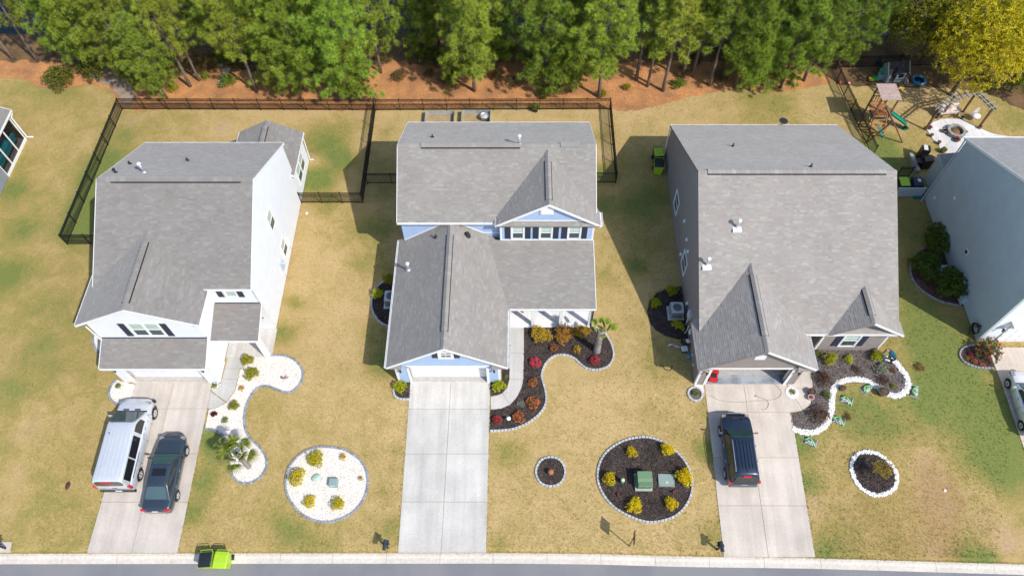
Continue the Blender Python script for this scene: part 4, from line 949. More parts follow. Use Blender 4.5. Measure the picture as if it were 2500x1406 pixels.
frn = lambda px, py: on_roof(px, py, HR - sf * YR, sf, False); rear = lambda px, py: on_roof(px, py, HR + sb * YR, -sb, False)
for px, py in ((1799, 556), (1725, 648)): p = frn(px, py); vent_pipe(h, p.x, p.y, p.z, .7, .078, square=True)
for px, py in ((1789, 358), (1979, 408)): p = rear(px, py); vent_pipe(h, p.x, p.y, p.z, .30, .05, white=False, cap=False)
TAUPE = h

# ---------------------------------------------------------------- teal-grey house at the right edge
h = thing('teal_grey_house', 'teal grey sided two storey house cut by right edge of photo', 'house', (35.5, 29, 0))
SG = 'siding_teal'; XL = 30.75; XR = 40.5
pr_ = PX(2357, 337, XL - .05); YB, HB = pr_.y, pr_.z
p2_ = PX(2500, 437, XL - .05); s4 = (p2_.z - HB) / (YB - p2_.y); YR = 28.4; HR = HB + s4 * (YB - YR)
pf_ = PX(2484.6, 696, 31.4); YF = 22.75; HF = HR - s4 * (YR - YF)
z_at = lambda y: HR - s4 * abs(y - YR) - 0.14
plinth(h, XL + .05, XR, 23.2, 35.1)
wall(h, [(XL, 23.1, .1), (XL, 35.2, .1), (XL, 35.2, z_at(35.2)), (XL, YR, z_at(YR)), (XL, 23.1, z_at(23.1))], LX, SG)
rect(h, (XL, 35.2), (XR, 35.2), .1, HB - .1, BX, SG); rect(h, (XL, 23.1), (XR, 23.1), .05, z_at(23.1), FX, 'siding_white')
rect(h, (XR, 23.1), (XR, 35.2), .1, HB - .2, RX, SG)
roof(h, [(XR + .2, YB, HB), (XL - .06, YB, HB), (XL - .06, YR, HR), (XR + .2, YR, HR)], SH4, trim=(0, 1))
roof(h, [(XL - .06, YF, HF), (XR + .2, YF, HF), (XR + .2, YR, HR), (XL - .06, YR, HR)], SH4, trim=(0, 3))
ridge(h, (XL, YR, HR), (XR, YR, HR), SH4, (1, 8), pitch=.5)
gutter(h, (XR, YB, HB), (XL - .06, YB, HB), BX)
downspout(h, [(XL - .04, 35.35, HB - .15), (XL - .08, 35.26, HB - .6), (XL - .08, 35.26, .25), (XL - .35, 34.9, .1)], 'siding_teal', .06)
corner(h, XL, 23.1, .05, z_at(23.1), -1, -1, .16, 'siding_teal')
garage_door(h, 31.9, 36.7, 23.02, 2.3); lamp(h, (31.4, 23.0, 2.0), FX)
mb = MB(); mb.bx(31.6, 40, 22.6, 23.08, 2.55, 2.75); mb.build('lintel', 'trim_white', h)
q = PX(2485, 696, XL)
for px, py in ((2284, 483), (2333, 484), (2356, 689)): q = PX(px, py, XL); mb = MB(); mb.obox((XL - .10, q.y - .10, q.z - .1), (.09, 0, 0), (0, .2, 0), (0, 0, .18)); mb.build('wall_vent', 'pipe_white', h)
q = PX(2361.5, 615, XL); mb = MB(); mb.bx(XL - .07, XL - .01, q.y - .2, q.y + .2, q.z - .2, q.z + .2); o = mb.build('wall_vent', 'trim_white', h); mb = MB(); mb.bx(XL - .09, XL - .06, q.y - .13, q.y + .13, q.z - .13, q.z + .13); mb.build('grille', 'metal_dark', o)
for px, py, s_ in ((2355, 677, .28), (2352, 713, .26)): q = PX(px, py, XL); mb = MB(); mb.bx(XL - .14, XL - .01, q.y - s_ / 2, q.y + s_ / 2, q.z - .25, q.z + .2, col=(.42, .52, .56)); o = mb.build('electric_meter', 'plastic', h)
q = PX(2346, 742, XL); mb = MB(); mb.tube([(XL - .06, q.y + .4, 1.5), (XL - .06, q.y + .4, .1)], .03, 5, col=(.5, .58, .62)); mb.bx(XL - .3, XL - .02, q.y - .2, q.y + .25, .15, .75, col=(.42, .55, .62)); mb.build('gas_meter', 'plastic', h)
q = PX(2291, 556, XL); mb = MB(); mb.tube([(XL - .05, q.y, q.z), (XL - .12, q.y, q.z - .1), (XL - .12, q.y - .1, .3)], .025, 5); mb.bx(XL - .15, XL - .02, q.y - .08, q.y + .08, q.z - .05, q.z + .12); mb.build('service_pipe', 'pipe_white', h)
# rear privacy wall with shed roof
a_, b_ = P(2262, 436, 0), P(2288, 395, 2.2)
rect(h, (31.4, 35.2), (31.4, 37.3), .05, 2.42, LX, SG)
roof(h, [(31.3, 37.45, 2.5), (31.3, 35.25, 2.5), (34.6, 35.25, 3.0), (34.6, 37.45, 3.0)], SH4, name='porch_roof', trim=(0,), edge='siding_teal')

# ---------------------------------------------------------------- house at the left edge with a screened porch
h = thing('slate_grey_house', 'slate grey house corner with black screened porch at left edge of photo', 'house', (-42, 37, 0))
XE, Y0, Y1 = -39.45, 37.35, 41.3; SS = 'siding_slate'
for y in (Y1, Y1 - 1.37, Y1 - 2.72, Y0):
    mb = MB(); mb.bx(XE - .1, XE, y - (.1 if y > Y0 else 0), y + (0 if y > Y0 else .1), .05, 2.55); mb.build('post', 'trim_white', h)
mb = MB(); mb.bx(XE - .12, XE + .02, Y0, Y1, .0, .22); mb.build('sill', 'trim_white', h)
mb = MB(); mb.bx(XE - .12, XE + .02, Y0, Y1, 2.5, 2.65); mb.bx(XE - 6, XE + .02, Y1 - .1, Y1 + .02, 2.5, 2.65); mb.build('beam', 'trim_white', h)
m = bpy.data.materials.new('insect_screen'); n_, N_, L_ = nodes(m); o_ = N_('ShaderNodeOutputMaterial'); t_ = N_('ShaderNodeBsdfTransparent'); d_ = N_('ShaderNodeBsdfDiffuse'); d_.inputs[0].default_value = (.012, .012, .014, 1); mm = N_('ShaderNodeMixShader'); mm.inputs[0].default_value = .34; L_(t_.outputs[0], mm.inputs[1]); L_(d_.outputs[0], mm.inputs[2]); L_(mm.outputs[0], o_.inputs[0]); MATS['insect_screen'] = m
for a, b in ((Y1 - 1.27 - .1, Y1 - .1), (Y1 - 2.72, Y1 - 1.47), (Y0 + .1, Y1 - 2.82)):
    mb = MB(); mb.bx(XE - .055, XE - .05, a, b, .22, 2.5); mb.build('screen', 'insect_screen', h)
mb = MB(); mb.bx(XE - 6, XE - .1, Y1 - .055, Y1 - .05, .22, 2.5); mb.build('screen', 'insect_screen', h)
mb = MB(); mb.bx(XE - 6, XE, Y0, Y1, -.1, .05, col=(.30, .27, .25)); mb.build('porch_slab', 'concrete', h)
rect(h, (XE, 24.0), (XE, Y0), .05, 2.7, LX if False else RX, SS); rect(h, (XE - 6, Y0), (XE, Y0), .05, 2.7, BX, SS)
plinth(h, XE - 9, XE - .05, 24.0, Y0)
roof(h, [(XE + .15, 23.5, 2.75), (XE + .15, 41.75, 2.75), (XE - 6, 41.75, 5.6), (XE - 6, 23.5, 5.6)], SH1, trim=(0, 1))
gutter(h, (XE + .15, 23.5, 2.75), (XE + .15, 41.75, 2.75), RX)
downspout(h, [(XE + .2, 41.6, 2.6), (XE + .05, 41.42, 2.3), (XE + .05, 41.42, .15), (XE + .5, 41.5, .06)], r=.06)
q = PX(3, 430, XE); mb = MB(); mb.bx(XE, XE + .12, q.y - .08, q.y + .08, 1.5, 1.7); mb.build('wall_vent', 'pipe_white', h)
sofa = thing('porch_sofa', 'teal cushioned sofa inside the screened porch at left edge', 'sofa', (-40.45, 39.6, 0.05))
tl = (.02, .42, .50); mb = MB(); mb.bx(-.45, .4, -1.5, 1.5, 0, .28, col=(.08, .06, .05)); mb.build('base', 'plastic', sofa, True)
for i in range(3): mb = MB(); mb.bx(-.40, .42, -1.48 + i * 1.0, -.54 + i * 1.0, .28, .46, col=tl); mb.build('seat_cushion', 'paint', sofa, True); mb = MB(); mb.obox((.25, -1.48 + i, .46), (.2, 0, 0), (0, .94, 0), (.12, 0, .45), col=tl); mb.build('back_cushion', 'paint', sofa, True)

# ================================================================ planting beds and their edging
BLK = MB(); BLK.tbox(0, 0, -0.06, 0.095, 0.215, 0.14, 0.20, 0.125, col=(.5, .51, .53)); BLK.tbox(0, 0, 0.095, 0.11, 0.20, 0.125, 0.175, 0.10, col=(.5, .51, .53))
def blk_mesh(col):
    m_ = MB(); m_.v = list(BLK.v); m_.f = list(BLK.f); m_.m = list(BLK.m); m_.sm = list(BLK.sm); m_.c = [col] * len(BLK.f)
    o = m_.build('edging_block', 'edging_pale'); me = o.data; bpy.data.objects.remove(o); return me
PALE = [blk_mesh((.44 * k, .455 * k, .47 * k)) for k in (0.9, 1.0, 1.08, 1.15)]
SLATE = [blk_mesh((.25 * k, .275 * k, .315 * k)) for k in (0.85, 1.0, 1.12, 1.25)]
BROWN = [blk_mesh((.30 * k, .31 * k, .33 * k)) for k in (0.8, 0.95, 1.05)]
def edging(label, pts, meshes, closed=False, step=0.225, group=None):
    path = smooth_path([p if isinstance(p, Vector) else G(*p) for p in pts], 0.08, closed)
    if closed: path.append(path[0].copy())
    ps = resample(path, step); c = sum(ps, Vector()) / len(ps); c.z = gz(c.x, c.y)
    t = thing('garden_edging', label, 'edging', c, group=group)
    for a, b in zip(ps, ps[1:]):
        m_ = (a + b) / 2; d = b - a; z = gz(m_.x, m_.y); sx = d.length / step
        share('edging_block', rnd.choice(meshes), (m_.x, m_.y, z + rnd.uniform(-.006, .006)), (0, 0, math.atan2(d.y, d.x) + rnd.uniform(-.03, .03)), (sx * .97, 1, 1), t)
    return path
def stones(mb, poly, dens, size, colf, dz=0.02, flat=0.6):
    xs = [p[0] for p in poly]; ys = [p[1] for p in poly]; A = (max(xs) - min(xs)) * (max(ys) - min(ys)); n = int(A * dens)
    for _ in range(n):
        x, y = rnd.uniform(min(xs), max(xs)), rnd.uniform(min(ys), max(ys))
        if not inpoly(x, y, poly): continue
        stone(mb, x, y, gz(x, y) + dz, size * rnd.uniform(.6, 1.4), colf(), flat)
OCT = [(0, 2, 4), (2, 1, 4), (1, 3, 4), (3, 0, 4), (2, 0, 5), (1, 2, 5), (3, 1, 5), (0, 3, 5)]
def stone(mb, x, y, z, s, col, flat=.6):
    a = rnd.uniform(0, 6.28); ca, sa = math.cos(a), math.sin(a); e = [rnd.uniform(.7, 1.3) * s for _ in range(6)]
    v = [(x + ca * e[0], y + sa * e[0], z), (x - ca * e[1], y - sa * e[1], z), (x - sa * e[2] * .75, y + ca * e[2] * .75, z + s * .1), (x + sa * e[3] * .75, y - ca * e[3] * .75, z), (x + rnd.uniform(-.3, .3) * s, y + rnd.uniform(-.3, .3) * s, z + e[4] * flat), (x, y, z - e[5] * .4)]
    mb.grid(v, OCT, 0, col)
def chips(mb, poly, dens, cols_, L0=0.07, dz=0.02):
    xs = [p[0] for p in poly]; ys = [p[1] for p in poly]; n = int((max(xs) - min(xs)) * (max(ys) - min(ys)) * dens)
    for _ in range(n):
        x, y = rnd.uniform(min(xs), max(xs)), rnd.uniform(min(ys), max(ys))
        if not inpoly(x, y, poly): continue
        a = rnd.uniform(0, 6.28); l = L0 * rnd.uniform(.5, 1.5); w_ = l * rnd.uniform(.18, .4); z = gz(x, y) + dz; ca, sa = math.cos(a), math.sin(a)
        h1, h2 = rnd.uniform(.004, .035), rnd.uniform(.004, .035)
        mb.grid([(x - ca * l - sa * w_, y - sa * l + ca * w_, z), (x - ca * l + sa * w_, y - sa * l - ca * w_, z), (x + ca * l, y + sa * l, z + h2), (x - ca * l * .6, y - sa * l * .6, z + h1 + .01)], [(0, 1, 2), (0, 2, 3), (2, 1, 3), (1, 0, 3)], 0, rnd.choice(cols_))
def bed(name, poly, kind, dz=0.03):
    poly = [(p[0], p[1]) for p in poly]; EXCL.append(poly); mb = MB()
    if kind == 'rock':
        sheet(mb, poly, dz, col=(.70, .66, .60), thick=.08); o = tag(mb.build(name, 'stone_white'), kind='structure'); mb = MB()
        def cf():
            k = rnd.random(); b = rnd.uniform(.62, .86)
            return (b, b * .935, b * .865) if k < .8 else ((b * .85, b * .68, b * .55) if k < .92 else (b * .6, b * .57, b * .55))
        stones(mb, poly, 330, .034, cf, dz + .012); tag(mb.build('pebbles', 'stone_white', o), kind='stuff')
    else:
        base, cols_ = {'mulch': ((.060, .047, .043), [(.050, .039, .036), (.082, .064, .058), (.115, .088, .078), (.034, .027, .025), (.17, .125, .10)]),
                       'grey': ((.15, .128, .118), [(.13, .11, .104), (.195, .17, .158), (.26, .225, .205), (.085, .072, .068), (.33, .28, .24)]),
                       'brown': ((.12, .07, .055), [(.10, .055, .045), (.15, .09, .07), (.19, .12, .09), (.06, .035, .03)])}[kind]
        sheet(mb, poly, dz, col=base, thick=.08); o = tag(mb.build(name, 'mulch'), kind='structure'); mb = MB()
        chips(mb, poly, 260, cols_, .06, dz + .004); tag(mb.build('bark_chips', 'mulch', o), kind='stuff')
    return o
# blue house front bed
E2 = [(1443, 795), (1462, 803), (1479, 817), (1493, 842), (1498, 868), (1488, 891), (1465, 902), (1436, 901), (1417, 889), (1402, 875), (1381, 867), (1357, 868), (1338, 880), (1327, 898), (1322, 918), (1326, 934), (1332, 957), (1333.5, 977), (1327, 997), (1310, 1017), (1284, 1035), (1253.6, 1047), (1223, 1051), (1196, 1052)]
path = edging('pale block edging snaking round the dark bed beside blue house porch', E2, PALE)
bed('mulch_bed', xy([G(1280, 797.5)] + [G(1440, 797)]) + xy(path) + [g2(1197.5, 1001)] + list(reversed(w2r[1:-1])), 'mulch')
bed('mulch_bed', [g2(1226, 897), g2(1243.5, 800), w2l[1], w2l[2], w2l[3], w2l[4], w2l[5], w2l[6], g2(1197.5, 934), g2(1226, 934)], 'mulch')
path = edging('short pale block edging left of the blue house garage door', [(968, 934), (962, 945), (961, 957), (965, 968), (977, 974.5), (1000, 975)], PALE)
bed('mulch_bed', xy(path) + [g2(1001, 934), g2(975, 933)], 'mulch')
path = edging('pale block edging round bed on left side of blue house', [(952, 683), (938, 687), (920, 702), (909, 726), (908, 753), (918, 775), (933, 790), (958, 799)], PALE)
bed('mulch_bed', xy(path) + [(-7.8, G(958, 799).y), (-7.8, G(952, 683).y)], 'mulch')
def ellipse(pts): return pts
path = edging('small pale block ring round the pumpkin bed on centre lawn', [(1344, 1115.5), (1368, 1124), (1380, 1151), (1369, 1178), (1344, 1187), (1319, 1178), (1308, 1151), (1320, 1124)], PALE, True)
bed('mulch_bed', xy(path), 'mulch')
path = edging('large pale block oval round the dark bed with green transformer', [(1566, 1067), (1604, 1073), (1640, 1093), (1670, 1124), (1687, 1158), (1690, 1190), (1678, 1228), (1650, 1258), (1610, 1272), (1575, 1273), (1535, 1259), (1497, 1236), (1471, 1204), (1459, 1170), (1463, 1133), (1482, 1102), (1520, 1077)], PALE, True)
bed('mulch_bed', xy(path), 'mulch')
path = edging('slate block oval round the white rock bed on left lawn', [(798, 1091), (840, 1098), (875, 1119), (895, 1150), (898, 1185), (886, 1222), (860, 1252), (822, 1270), (785, 1274), (745, 1260), (716, 1232), (700, 1200), (698, 1168), (708, 1138), (732, 1110), (765, 1094)], SLATE, True)
bed('rock_bed', xy(path), 'rock')
# white house rock bed
E1 = [(661, 868), (690, 868), (711, 874), (728, 887), (738, 902), (740, 917), (735, 935), (723, 949), (706, 958.5), (684, 954), (662, 945), (645, 942.5), (627, 949), (611, 970), (601, 994), (597, 1021.6), (600, 1049), (611, 1069.4), (631, 1088), (647, 1110), (652, 1134), (643, 1157), (627, 1172), (604.4, 1180.5), (582, 1175.7), (568, 1160), (562, 1141), (560, 1118), (560, 1095), (553, 1073), (540, 1059), (522, 1049.5), (500.5, 1047)]
path = edging('slate block edging winding round the white rock bed by white house walk', E1, SLATE)
bed('rock_bed', xy(path) + [g2(511, 999), g2(522, 999), g2(554, 983), g2(575, 953), g2(581.5, 926), g2(587, 902), g2(596, 900), g2(603, 871), g2(655, 871)], 'rock')
path = edging('slate block edging left of white house drive by van nose', [(285, 927), (270, 946.5), (267.5, 963.6), (275, 979), (296, 992)], SLATE)
bed('rock_bed', xy(path) + [g2(318, 992), g2(330, 940), g2(308, 934)], 'rock')
path = edging('slate block edging on left side wall of white house garage', [(236, 806), (229, 818), (228, 832), (233, 850), (246, 866), (262, 872)], SLATE)
bed('rock_bed', xy(path) + [(-25.95, G(262, 872).y), (-25.95, G(236, 806).y)], 'rock')
bed('rock_bed', [g2(520, 935), g2(541, 931), g2(540, 938), g2(520, 957), g2(517, 950)], 'rock')
# taupe house bed with its white stone border
E3 = [(1934, 1046), (1952, 1053), (1973, 1056.5), (1995.6, 1052), (2013.8, 1039), (2025, 1021), (2029.7, 998), (2030, 975.7), (2034, 953), (2045.6, 937), (2066, 928), (2089, 925.6), (2111.6, 929), (2132, 939), (2150, 950.6), (2166, 962), (2186.7, 966.6), (2205, 960), (2216, 944), (2214, 921), (2200, 903), (2189, 887), (2173, 876), (2158, 878)]
path = smooth_path([G(*p) for p in E3], 0.1)
bed('mulch_bed', [g2(1987, 852), g2(2147, 857)] + list(reversed(xy(path))) + [g2(1930, 1009), g2(1957, 1005), g2(1978, 989), g2(1985, 969), g2(1985, 939), g2(1980, 904)], 'grey')
def stone_border(label, path, w_, n_per_m, size=.055):
    c = sum(path, Vector()) / len(path); c.z = gz(c.x, c.y)
    t = thing('stone_border', label, 'stone border', c); mb = MB(); ll = []
    for a, b in zip(path, path[1:]):
        d = b - a; nrm = Vector((-d.y, d.x, 0)).normalized()
        for _ in range(max(1, int(d.length * n_per_m + rnd.random()))):
            q = a + d * rnd.random() + nrm * max(-.55, min(.55, rnd.gauss(0, .36))) * w_ * 1.15; k = rnd.uniform(.72, .9)
            stone(mb, q.x, q.y, gz(q.x, q.y) + .035 + rnd.uniform(0, .02), size * rnd.uniform(.6, 1.35), (k, k * .99, k * .97), .7)
    tag(mb.build('stones', 'stone_white', t), kind='stuff'); mb = MB()
    for a, b in zip(path, path[1:]):
        d = b - a; nrm = Vector((-d.y, d.x, 0)).normalized() * w_ * .52; n2_ = nrm
        pts = [Vector((p.x, p.y, gz(p.x, p.y) + .05)) for p in (a + nrm, a - nrm, b - nrm, b + nrm)]
        pts = [pts[0], pts[1], pts[2], pts[3]]
        if (pts[1] - pts[0]).cross(pts[2] - pts[0]).z < 0: pts.reverse()
        mb.poly(pts, 0, (.72, .715, .70))
    mb.build('stone_base', 'stone_white', t)
stone_border('white stone border snaking round grey bed by taupe house', path, .28, 135)
path = smooth_path([G(*p) for p in ((2114, 1103), (2140, 1107), (2165, 1124), (2184, 1147), (2189, 1172), (2180, 1195), (2150, 1208), (2122, 1204), (2098, 1187), (2082, 1160), (2078, 1132), (2091, 1110))], .1, True); path.append(path[0])
bed('mulch_bed', xy(path), 'mulch'); stone_border('white stone oval round small bare tree on right lawn', path, .18, 95)
def ring(cx, cy, r, n=16):
    c = G(cx, cy); q = []
    for i in range(n + 1): a = 2 * math.pi * i / n; x, y = c.x + r * math.cos(a), c.y + r * math.sin(a); q.append(Vector((x, y, gz(x, y))))
    return q
path = ring(1697, 962, .46); bed('mulch_bed', xy(path[:-1]), 'grey'); edging('round stone ring by left corner of the taupe garage', path[:-1], PALE, True, .2)
mb = MB(); sheet(mb, [g2(1696, 938), g2(1716, 940), g2(1718, 960), g2(1704, 948), g2(1694, 944)], .04, col=(.75, .74, .72), thick=.06); o = tag(mb.build('rock_bed', 'stone_white'), kind='structure'); mb = MB(); stones(mb, [g2(1696, 938), g2(1716, 940), g2(1718, 960), g2(1704, 948), g2(1694, 944)], 350, .04, lambda: (.78, .77, .75), .05); tag(mb.build('pebbles', 'stone_white', o), kind='stuff')
path = ring(1933, 958, .42); mb = MB(); sheet(mb, xy(path[:-1]), .05, col=(.74, .73, .71), thick=.05); o = tag(mb.build('rock_bed', 'stone_white'), kind='structure'); mb = MB(); stones(mb, xy(path[:-1]), 380, .04, lambda: (.8, .79, .77), .06); tag(mb.build('pebbles', 'stone_white', o), kind='stuff')
path = ring(1640, 748, 2.05, 24)
bed('mulch_bed', xy([q for q in path[:-1] if q.x < 11.45]) + [(11.46, G(1640, 748).y - 1.9), (11.46, G(1640, 748).y + 1.9)] if False else [g2(1660, 700), g2(1632, 704), g2(1605, 715), g2(1586, 735), g2(1580, 760), g2(1585, 785), g2(1600, 805), g2(1625, 820), g2(1655, 828), g2(1682, 826), (11.42, G(1682, 826).y), (11.45, G(1660, 700).y)], 'mulch')
path = edging('grey block edging round shrub bed against teal grey wall', [(2254, 607), (2235, 620.5), (2222, 651), (2225, 678.5), (2242, 702.4), (2268, 722), (2302, 738), (2346, 747)], BROWN)
bed('mulch_bed', xy(path) + [(30.7, G(2346, 747).y), (30.7, G(2254, 607).y)], 'brown')
path = edging('grey block edging round red flower bed by teal grey garage', [(2384, 842), (2358, 846), (2345, 856), (2343, 870), (2354, 885), (2380.5, 896), (2404, 899), (2426, 899)], BROWN)
bed('mulch_bed', xy(path) + [g2(2428, 899), g2(2411, 849), g2(2400, 836)], 'brown')

# ================================================================ fences
def post_mesh(hh=1.22, s=.055):
    m_ = MB(); m_.bx(-s / 2, s / 2, -s / 2, s / 2, -.1, hh + .04); o = m_.build('post', 'fence_black'); me = o.data; bpy.data.objects.remove(o)
    m_ = MB(); m_.tbox(0, 0, hh + .04, hh + .075, s * 1.35, s * 1.35, s * 1.2, s * 1.2); o = m_.build('post_cap', 'fence_black'); m2 = o.data; bpy.data.objects.remove(o)
    return me, m2
PM, PC = post_mesh()
def fence(label, runs, bay=1.83, hh=1.2):
    """runs: lists of corner points; posts, rails and pickets between them"""
    c = sum((Vector(p) for r in runs for p in r), Vector()) / sum(len(r) for r in runs); c.z = 0
    t = thing('metal_fence', label, 'fence', c, group='black metal picket fences')
    done = []
    def post(p):
        for q in done:
            if (q - p).length < .12: return
        done.append(p.copy()); o = share('post', PM, p, parent=t); k = share('post_cap', PC, p, parent=t); k.parent = o; k.location = (0, 0, 0)
    for r in runs:
        for a, b in zip(r, r[1:]):
            a, b = Vector(a), Vector(b); n = max(1, round((b - a).length / bay)); d = (b - a) / n; u = d.normalized(); s = Vector((-u.y, u.x, 0))
            for i in range(n):
                p, q = a + d * i, a + d * (i + 1); post(p); post(q)
                mb = MB()
                for z in (hh - .03, hh - .19, .12): mb.obox(p + s * -.016 + Vector((0, 0, z)), q - p, s * .042, (0, 0, .042))
                pan = mb.build('rails', 'fence_black', t); mb = MB(); k = int(d.length / .105)
                for j in range(1, k):
                    w_ = p + d * (j / k); mb.obox(w_ + s * -.009 - u * .009 + Vector((0, 0, .05)), u * .024, s * .024, (0, 0, hh - .03))
                tag(mb.build('pickets', 'fence_black', pan), kind='stuff')
    return t
c1, c2, c3_, c4 = G(300.5, 268), G(917.3, 270.4), G(886.5, 496), G(165.6, 597)
fence('black picket fence round the white house back yard', [[Vector((-26.1, c4.y, 0)), c4, c1, c2, c3_, Vector((-16.4, c3_.y, 0))]])
d1, d2, d3 = c2 + Vector((.15, 0, 0)), G(1487.5, 268), G(1503, 447)
fence('black picket fence round the blue house back yard', [[c2 + Vector((.12, 0, 0)), d2, d3, Vector((5.0, d3.y, 0))], [Vector((P(890, 449).x + .25, P(890, 449).y, 0)), Vector((-7.85, P(890, 449).y, 0))]])
e1 = G(2113, 350); e2 = G(2042, 198); e3 = e2 + (e2 - e1) * .22; e4 = Vector((G(2230, 148).x + 2, e3.y + .3, 0))
fence('black picket fence round the play yard on the right', [[e1 + (e1 - e2) * .2, e1, e2, e3, e4]])
fence('short black fence behind the two bins beside teal grey wall', [[P(2186, 434), Vector((30.1, P(2250, 434).y, 0))]])

# ================================================================ vegetation
def leafblob(mb, c, d, n, L0, W0, cols_, rr, spread=1.0):
    """a tuft of blades round direction d"""
    d = Vector(d).normalized(); a = Vector((1, 0, 0)) if abs(d.x) < .7 else Vector((0, 1, 0)); e1 = d.cross(a).normalized(); e2 = d.cross(e1)
    for _ in range(n):
        th = rr.uniform(0, 6.283); s = spread * math.sqrt(rr.random()); q = (d * (1.0 - .75 * s) + (e1 * math.cos(th) + e2 * math.sin(th)) * s).normalized()
        l = L0 * rr.uniform(.7, 1.2); side = q.cross(Vector((rr.uniform(-1, 1), rr.uniform(-1, 1), rr.uniform(-1, 1)))).normalized() * W0 * .5
        col = rr.choice(cols_); b = len(mb.v); m_ = c + q * l * .5
        mb.v.extend([tuple(c), tuple(m_ + side), tuple(c + q * l), tuple(m_ - side)]); mb.f.append((b, b + 1, b + 2, b + 3)); mb.m.append(0); mb.c.append(col); mb.sm.append(False)
def tuft(mb, c, d, n, L0, W0, cols_, rr, spread):
    """pom-pom of thin needles, biased towards d"""
    d = Vector(d).normalized()
    for _ in range(n):
        q = Vector((rr.gauss(0, 1), rr.gauss(0, 1), rr.gauss(0, 1))).normalized() * spread + d; q = q.normalized(); l = L0 * rr.uniform(.7, 1.15)
        side = q.cross(Vector((rr.uniform(-1, 1), rr.uniform(-1, 1), rr.uniform(-1, 1)))).normalized() * W0 * .5; b = len(mb.v); m_ = c + q * l * .2
        mb.v.extend([tuple(m_ + side), tuple(c + q * l), tuple(m_ - side)]); mb.f.append((b, b + 1, b + 2)); mb.m.append(0); mb.c.append(rr.choice(cols_)); mb.sm.append(False)
def mesh_of(mb, name, mats):
    o = mb.build(name, mats); me = o.data; bpy.data.objects.remove(o); return me
def jit(c, rr, v=.12): k = rr.uniform(1 - v, 1 + v); return (c[0] * k, c[1] * k, c[2] * k)
def pine(seed, H, Rc, bare=.2, dens=1.0, sparse=False):
    rr = random.Random(seed); tr = MB(); cr = MB()
    ph = rr.uniform(0, 6); pts = [Vector((math.sin(ph + i * .9) * .10 * i / 8, math.cos(ph + i * .7) * .10 * i / 8, H * i / 8 - (.3 if i == 0 else 0))) for i in range(9)]
    r0 = .011 * H + .02
    tr.tube(pts, [r0 * (1.15 if i == 0 else 1 - .88 * (i / 8)) for i in range(9)], 7)
    def at(z): t = max(0, min(.999, z / H)) * 8; i = int(t); return pts[i].lerp(pts[i + 1], t - i)
    z = H * bare
    base = [(.215, .325, .034), (.260, .375, .038), (.315, .415, .044), (.175, .280, .030), (.375, .445, .055)]
    tone = rr.uniform(.88, 1.12); warm = rr.uniform(.92, 1.16); base = [(a * tone * warm, b * tone, c * tone) for a, b, c in base]
    while z < H * .985:
        f = (z / H - bare) / (1 - bare); L_ = Rc * (.70 + .30 * math.sin(min(1, f * 2.2) * 1.57)) * (1 - max(0, f - .5) / .5 * .80) * rr.uniform(.72, 1.15)
        nb = 4 if f < .8 else 3
        a0 = rr.uniform(0, 6.28)
        for k in range(nb):
            if sparse and rr.random() < .35 and f < .6: continue
            a = a0 + k * 6.283 / nb + rr.uniform(-.4, .4); l = L_ * rr.uniform(.5, 1.2); up = rr.uniform(.02, .35) + .5 * f
            p = at(z + rr.uniform(-.1, .1)); dirv = Vector((math.cos(a), math.sin(a), up)).normalized(); br = [p]
            for i in range(1, 4):
                br.append(p + dirv * l * i / 3 + Vector((rr.uniform(-.08, .08), rr.uniform(-.08, .08), -.10 * l * (i / 3) ** 2 + .08 * (i / 3) ** 3)))
            tr.tube(br, [.030 + .006 * l, .022, .014, .006], 3, caps=False)
            m = max(2, int((l * 1.75 + 1.0) * dens))
            for j in range(m):
                t = (.32 + .68 * (j + rr.random()) / m); i = min(2, int(t * 3)); c0 = br[i].lerp(br[i + 1], t * 3 - i)
                off = Vector((rr.gauss(0, .30), rr.gauss(0, .30), rr.gauss(0, .14))) * (1.25 - .5 * t); c = c0 + off
                if off.length > .3: tr.tube([c0, c], [.008, .004], 3, caps=False)
                ups = Vector((dirv.x * .6 + off.x, dirv.y * .6 + off.y, .75))
                if rr.random() < .94:
                    k1 = rr.uniform(.84, 1.16); kk = [(x[0] * k1, x[1] * k1, x[2] * k1) for x in base]; tuft(cr, c, ups, 135, .48, .024, kk, rr, 1.3)
        z += rr.uniform(.30, .48) * (1 if f < .6 else .8)
    leafblob(cr, pts[-1], (0, 0, 1), 16, .4, .05, base, rr, .9)
    return mesh_of(tr, 'trunk', 'bark'), mesh_of(cr, 'crown', 'needle')
PINES = [pine(11, 12.5, 2.8, .18), pine(12, 13.0, 2.9, .24), pine(13, 10.5, 2.6, .13), pine(14, 13.0, 2.4, .36, .85), pine(15, 11.5, 2.2, .38, .6, True), pine(16, 13.0, 3.3, .09, 1.0)]
def place_pine(k, x, y, s, rz, label, lean=0.0):
    z = 0.0 if y < 52.2 else max(-1.2, -(y - 52.2) * .55)
    t = thing('pine_tree', label, 'tree', (x, y, z), rz, 'pine trees behind the houses')
    t.scale = (s, s, s)
    if lean: t.rotation_euler = (0, lean, rz) if False else (rnd.uniform(-.03, .03), rnd.uniform(-.03, .03), rz)
    for nm, me in zip(('trunk', 'crown'), PINES[k]):
        o = bpy.data.objects.new(nm, me); COL.objects.link(o); o.parent = t
